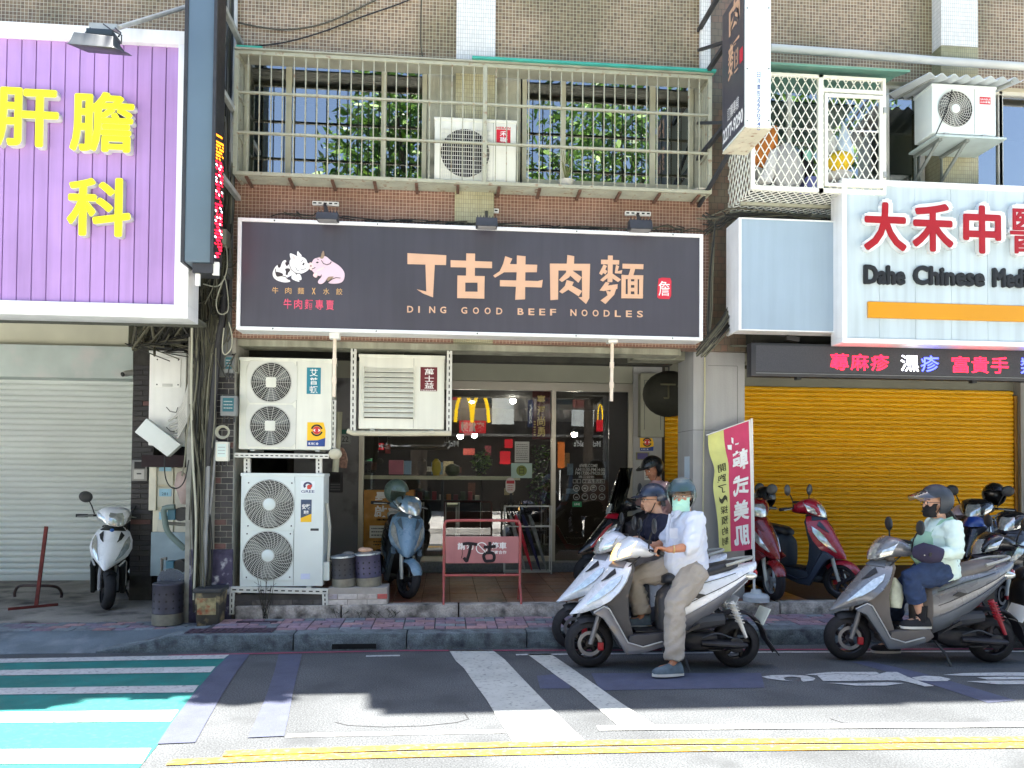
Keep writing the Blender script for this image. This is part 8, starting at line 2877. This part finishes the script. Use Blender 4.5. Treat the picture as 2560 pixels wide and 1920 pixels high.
for k in range(50):
 o = V((q.uniform(-.02, .02), q.uniform(-.035, .035), q.uniform(-.02, .03)))
 b.tube([base + o, base + V((-.05, 0, -.07)) + o, base + V((-.09, 0, -.15)) + o * 1.2, base + V((-.10, 0, -.22)) + o * .5], [.009, .009, .007, .003], 5)
b.ob('ponytail', mat('hair_black', (20, 18, 18), .5), wm, smooth=60)
b = B()
cloth_lump(b, [V((-.10, .0, .86)), V((-.06, .03, .95)), V((-.06, .03, 1.05)), V((-.09, .02, 1.13))], [(.10, .07), (.15, .085), (.14, .08), (.06, .05)], 3, .012, 16)
b.tube([(-.09, .06, 1.12), (-.15, .11, 1.24), (-.24, .10, 1.27), (-.32, .04, 1.18)], [(.022, .004)] * 4, 8, up=(0, 1, 0))
bag = b.ob('sling_bag', mat('bag_sage', (140, 176, 154), .8, var=.1), None, 'sage green sling bag worn across the woman in mint', 'bag', smooth=60)
bag.location, bag.rotation_euler = WOM_LOC, (0, 0, WOM_H)
for s in (-1, 1):
 b = B()
 cloth_lump(b, [V((.15, s * .24, .99)), V((.11, s * .29, .99)), V((.03, s * .30, .98)), V((-.04, s * .29, .97))], [(.05, .05), (.085, .075), (.08, .07), (.06, .055)], s, .012, 14)
 g_ = b.ob('handlebar_muff', mat('muff_violet', (46, 42, 66), .9, var=.15), None, 'dark violet handlebar muff ' + ('covering the near grip of the grey scooter' if s > 0 else 'covering the far grip of the grey scooter'), 'muff', 'handlebar muffs', smooth=60)
 g_.location, g_.rotation_euler = WOM_LOC, (0, 0, WOM_H)
b = B()
cloth_lump(b, [V((.22, .03, .74)), V((.215, .03, .66)), V((.21, .03, .56)), V((.21, .03, .48))], [(.015, .015), (.05, .04), (.075, .055), (.05, .04)], 9, .02, 14)
pb = b.ob('plastic_bag', mat('bag_pale', (206, 214, 196), .35, var=.15, vs=20), None, 'pale plastic bag hung from the grey scooter', 'bag', smooth=40)
pb.location, pb.rotation_euler = WOM_LOC, (0, 0, WOM_H)
# the person in pink behind, head bowed
J = dict(pelvis=(-.22, 0, .84), chest=(-.24, 0, 1.12), neck=(-.20, 0, 1.30), head=(-.14, 0, 1.42), lsh=(-.24, .18, 1.21), lel=(-.11, .26, 1.0), lwr=(.02, .285, 1.0), rsh=(-.24, -.18, 1.21), rel=(-.11, -.26, 1.0), rwr=(.02, -.285, 1.0),
         lhip=(-.18, .1, .82), lkn=(.18, .14, .74), lan=(.16, .13, .42), rhip=(-.18, -.1, .82), rkn=(.18, -.14, .74), ran=(.16, -.13, .42), **GR())
pk_, HT = person('person in a pink shirt and black helmet looking down', PNK, math.radians(-172), J, mat('shirt_pink', (196, 158, 160), .85, var=.06), mat('trousers_dark', (44, 40, 44), .9), mat('shoe_black', (26, 26, 32)), SKIN, 'long', 0, 0, .06, 17, math.radians(14), math.radians(24))
hm = helmet(pk_, HT, 'open', mat('helmet_black', (20, 20, 23), .3, coat=.3, var=.05))
b = B(); b.T = HT
b.grid([[V((.03 + .115 * math.cos(a) + .06 * f, .11 * math.sin(a), .085 - .01 * f)) for a in [math.radians(-60 + 120 * i / 10) for i in range(11)]] for f in (0, .5, 1)])
b.ob('peak', M_BLACK, hm, solid=.006)
# helmets left on the parked scooters
MHK = mat('helmet_black', (20, 20, 23))
def loose(px, py, Y, yaw, tilt, mt, lab, pk=True):
 o = helmet(None, Matrix.Translation(U(px, py, Y)) @ Matrix.Rotation(yaw, 4, 'Z') @ Matrix.Rotation(tilt, 4, 'Y'), 'open', mt, label=lab, strap=True)
 return o
loose(992, 1236, 8.55, math.radians(-40), .2, mat('helmet_green', (70, 86, 78), .3, coat=.3, var=.1, vs=20), 'dark green helmet hung on the powder-blue scooter')
loose(1912, 1252, 8.8, math.radians(-90), .3, MHK, 'black helmet on the seat of the scooter by the flag')
loose(2486, 1242, 8.5, math.radians(-120), -.2, MHK, 'black helmet with white lettering hung on a handlebar')
loose(2406, 1296, 8.7, math.radians(-150), .1, mat('helmet_rose', (196, 172, 176), .3, coat=.6, var=.2, vs=14), 'rose patterned helmet behind the woman in mint')
loose(2436, 1325, 8.4, math.radians(-140), .1, mat('helmet_blue', (26, 62, 140), .3, coat=.8, var=.1), 'bright blue helmet resting on a dark scooter')
# ================================================================ the other side of the street (behind the camera; seen only as reflections)
OP = thing('opposite_building', 'pale block of shops across the street mirrored in the glass', 'building', (0, -8, 0))
part('wall', mat('opp_wall', (150, 146, 140), .8, var=.2, vs=1.5), OP, -26, 26, -8.6, -8.0, 0, 8, bev=0)
part('shop_band', mat('opp_dark', (16, 16, 18), .5, var=.2), OP, -26, 26, -8.0, -7.9, .14, 3.1, bev=0)
part('fascia', mat('opp_fascia', (34, 34, 36), .5), OP, -8, 9, -7.95, -7.7, 3.1, 3.6, bev=0)
part('awning', mat('opp_awning', (120, 120, 118), .6), OP, -8, 9, -7.95, -7.2, 3.0, 3.08, bev=0)
q = random.Random(8)
for k in range(16):
 x = -19 + k * 2.5
 for z in (4.3, 6.9):
  part('window', mat('opp_glass', (52, 66, 74), .15), OP, x, x + 1.5, -8.0, -7.96, z, z + 1.5, bev=0)
def mirror_x(px, py, Yv):
 """place on the far side that the shop glass shows at a photo position"""
 p = U(px, py, Yv)
 return p.x, p.z
SV = 2 * SY + 7.4
def opp_sign(px0, py0, px1, py1, mt, lab, s=None, tm=None):
 a, c = mirror_x(px0, py1, SV), mirror_x(px1, py0, SV)
 t = thing('street_sign', lab, 'sign', (a[0], -7.5, a[1]), group='signs across the street')
 part('board', mt, t, a[0], c[0], -7.5, -7.4, a[1], c[1], bev=0)
 if s:
  me = text(s, a[0] + .05, c[0] - .05, a[1] + .1 * (c[1] - a[1]), c[1] - .1 * (c[1] - a[1]), -7.39, tm or M_INKW, t, bold=.03, mirror=True)
  for v in me.data.vertices: v.co.y = -7.395
for r, mt, lab, s in (((912, 1108, 960, 1124), mat('opp_red', (196, 20, 36), .5, emit=.5), 'red shop board mirrored low in the glass', 'MOS'), ((1148, 1052, 1215, 1082), mat('opp_red', (196, 20, 36)), 'red panel below the mirrored yellow arches', '麥當勞'), ((1100, 1100, 1150, 1118), M_INK, 'black fascia board with white lettering across the street', 'McDo'), ((1432, 1100, 1505, 1118), M_INK, 'black fascia board mirrored in the shop door', "McDonald's"),
  ((1230, 985, 1285, 1060), mat('opp_pale', (196, 202, 200), .5, emit=.35), 'pale billboard mirrored beside the arches', None), ((1128, 975, 1146, 1000), mat('opp_pink', (206, 50, 90), .5), 'pink shop board mirrored at the top of the glass', None), ((1320, 1000, 1334, 1068), mat('opp_navy', (40, 60, 100), .5), 'navy vertical board mirrored beside the banner', '診所'),
  ((1432, 975, 1482, 1018), mat('opp_brick', (150, 90, 84), .6), 'brick-red board mirrored at the top of the door', None), ((1430, 1025, 1485, 1065), mat('opp_pale', (196, 202, 200)), 'pale board mirrored in the middle of the door', None), ((965, 1108, 1035, 1122), mat('opp_pale', (196, 202, 200)), 'pale shop board mirrored above the counter', 'YAMAHA'),
  ((1040, 985, 1068, 1060), mat('opp_teal', (40, 120, 130), .5, emit=.3), 'teal board mirrored above the counter', '牙醫'), ((1250, 1128, 1276, 1160), mat('opp_red', (196, 20, 36)), 'low red board mirrored beside the typed notice', None), ((1395, 1105, 1412, 1170), mat('opp_orange', (206, 110, 40), .5, emit=.3), 'orange board mirrored behind the door handle', None), ((918, 1130, 940, 1158), mat('opp_green', (60, 130, 80), .5, emit=.3), 'green board mirrored low above the counter', None),
  ((1262, 1098, 1282, 1120), mat('opp_red', (196, 20, 36)), 'small red square board mirrored in the glass', None), ((1492, 1050, 1515, 1078), mat('opp_red', (196, 20, 36)), 'small red base panel mirrored in the door', None)):
 opp_sign(*r, mt, lab, s)
M_ARCH = mat('arch_yellow', (250, 206, 20), .5, var=0, emit=.9)
for (px0, py0, px1, py1, lab) in ((1138, 985, 1222, 1056, 'large yellow double-arch sign mirrored in the shop window'), (1492, 1012, 1516, 1050, 'small yellow double-arch sign mirrored in the shop door')):
 a, c = mirror_x(px0, py1, SV), mirror_x(px1, py0, SV)
 b = B()
 w_, h = (c[0] - a[0]), c[1] - a[1]
 for k in range(2):
  x0 = a[0] + w_ * .5 * k
  pts = [V((x0 + w_ * .5 * f, -7.2, a[1] + h * (1 - (2 * f - 1) ** 2) ** .55)) for f in [i / 14 for i in range(15)]]
  b.tube(pts, w_ * .05, 8)
 b.ob('arch_sign', M_ARCH, None, lab, 'sign', 'signs across the street')
def tree(x, y, h, r, sd, lab, lean=0):
 t = thing('street_tree', lab, 'tree', (x, y, .14), group='trees across the street')
 q = random.Random(sd)
 b = B()
 top = V((x + lean, y, h * .62))
 b.tube([(x, y, .1), (x + lean * .3, y, h * .25), (x + lean * .6, y + .1, h * .45), top], [.2, .16, .14, .09], 10)
 ends = []
 for k in range(9):
  a = k * 2.4
  s = V((x + lean * .5, y, h * .34)).lerp(top, k / 8)
  e = s + V((math.cos(a) * r * .7, math.sin(a) * r * .6, h * .16 + q.uniform(0, h * .12)))
  b.tube([s, s.lerp(e, .5) + V((0, 0, .2)), e], [.07, .05, .02], 6)
  ends.append(e)
 b.ob('trunk', mat('bark', (66, 58, 50), .9, var=.3, vs=8, bump=.6, bs=30), t)
 b = B()
 for e in ends + [top + V((0, 0, h * .2)), top + V((r * .3, 0, h * .12)), top + V((-r * .3, .2, h * .1))]:
  foliage(b, e, (r * .5, r * .42, h * .11), 360, .14, q.randrange(9999))
 b.ob('crown', [mat('tree_leaf_%d' % i, c, .5, var=.2) for i, c in enumerate([(96, 140, 50), (130, 170, 70), (70, 110, 40), (50, 84, 34)])], t, smooth=0)
tree(-1.0, -4.6, 14.5, 2.2, 1, 'tall street tree mirrored in the barred window over the emblem')
tree(-0.8, -4.8, 10.5, 2.4, 2, 'street tree whose trunk is mirrored between the arches')
tree(4.9, -4.6, 14.5, 3.0, 3, 'tall street tree mirrored in the barred window with the pot')
tree(9.6, -4.6, 14, 3.2, 4, 'street tree mirrored in the window beyond the condenser')
# unseen planting added on the roof edge: breaks up the shadow the block throws on the road
for i, (x, y, r) in enumerate(((-1.7, 7.9, (.4, .12, .12)), (-3.3, 7.9, (.5, .12, .12)))):
 z = 12.4 if x > -.8 else 10.5
 t = thing('shadow_shrub', ['dense', 'broad', 'low', 'rounded'][i] + ' unseen shrub added to break up the roof shadow', 'shrub', (x, y, z), group='added shrubs breaking up the roof shadow')
 b = B()
 foliage(b, (x, y, z + r[2]), r, 260, .09, 60 + i)
 b.ob('foliage', M_LEAF, t, smooth=0)
 part('trough', M_CONC, t, x - r[0] * .7, x + r[0] * .7, y + .02, y + .25, z - .05, z + .15)
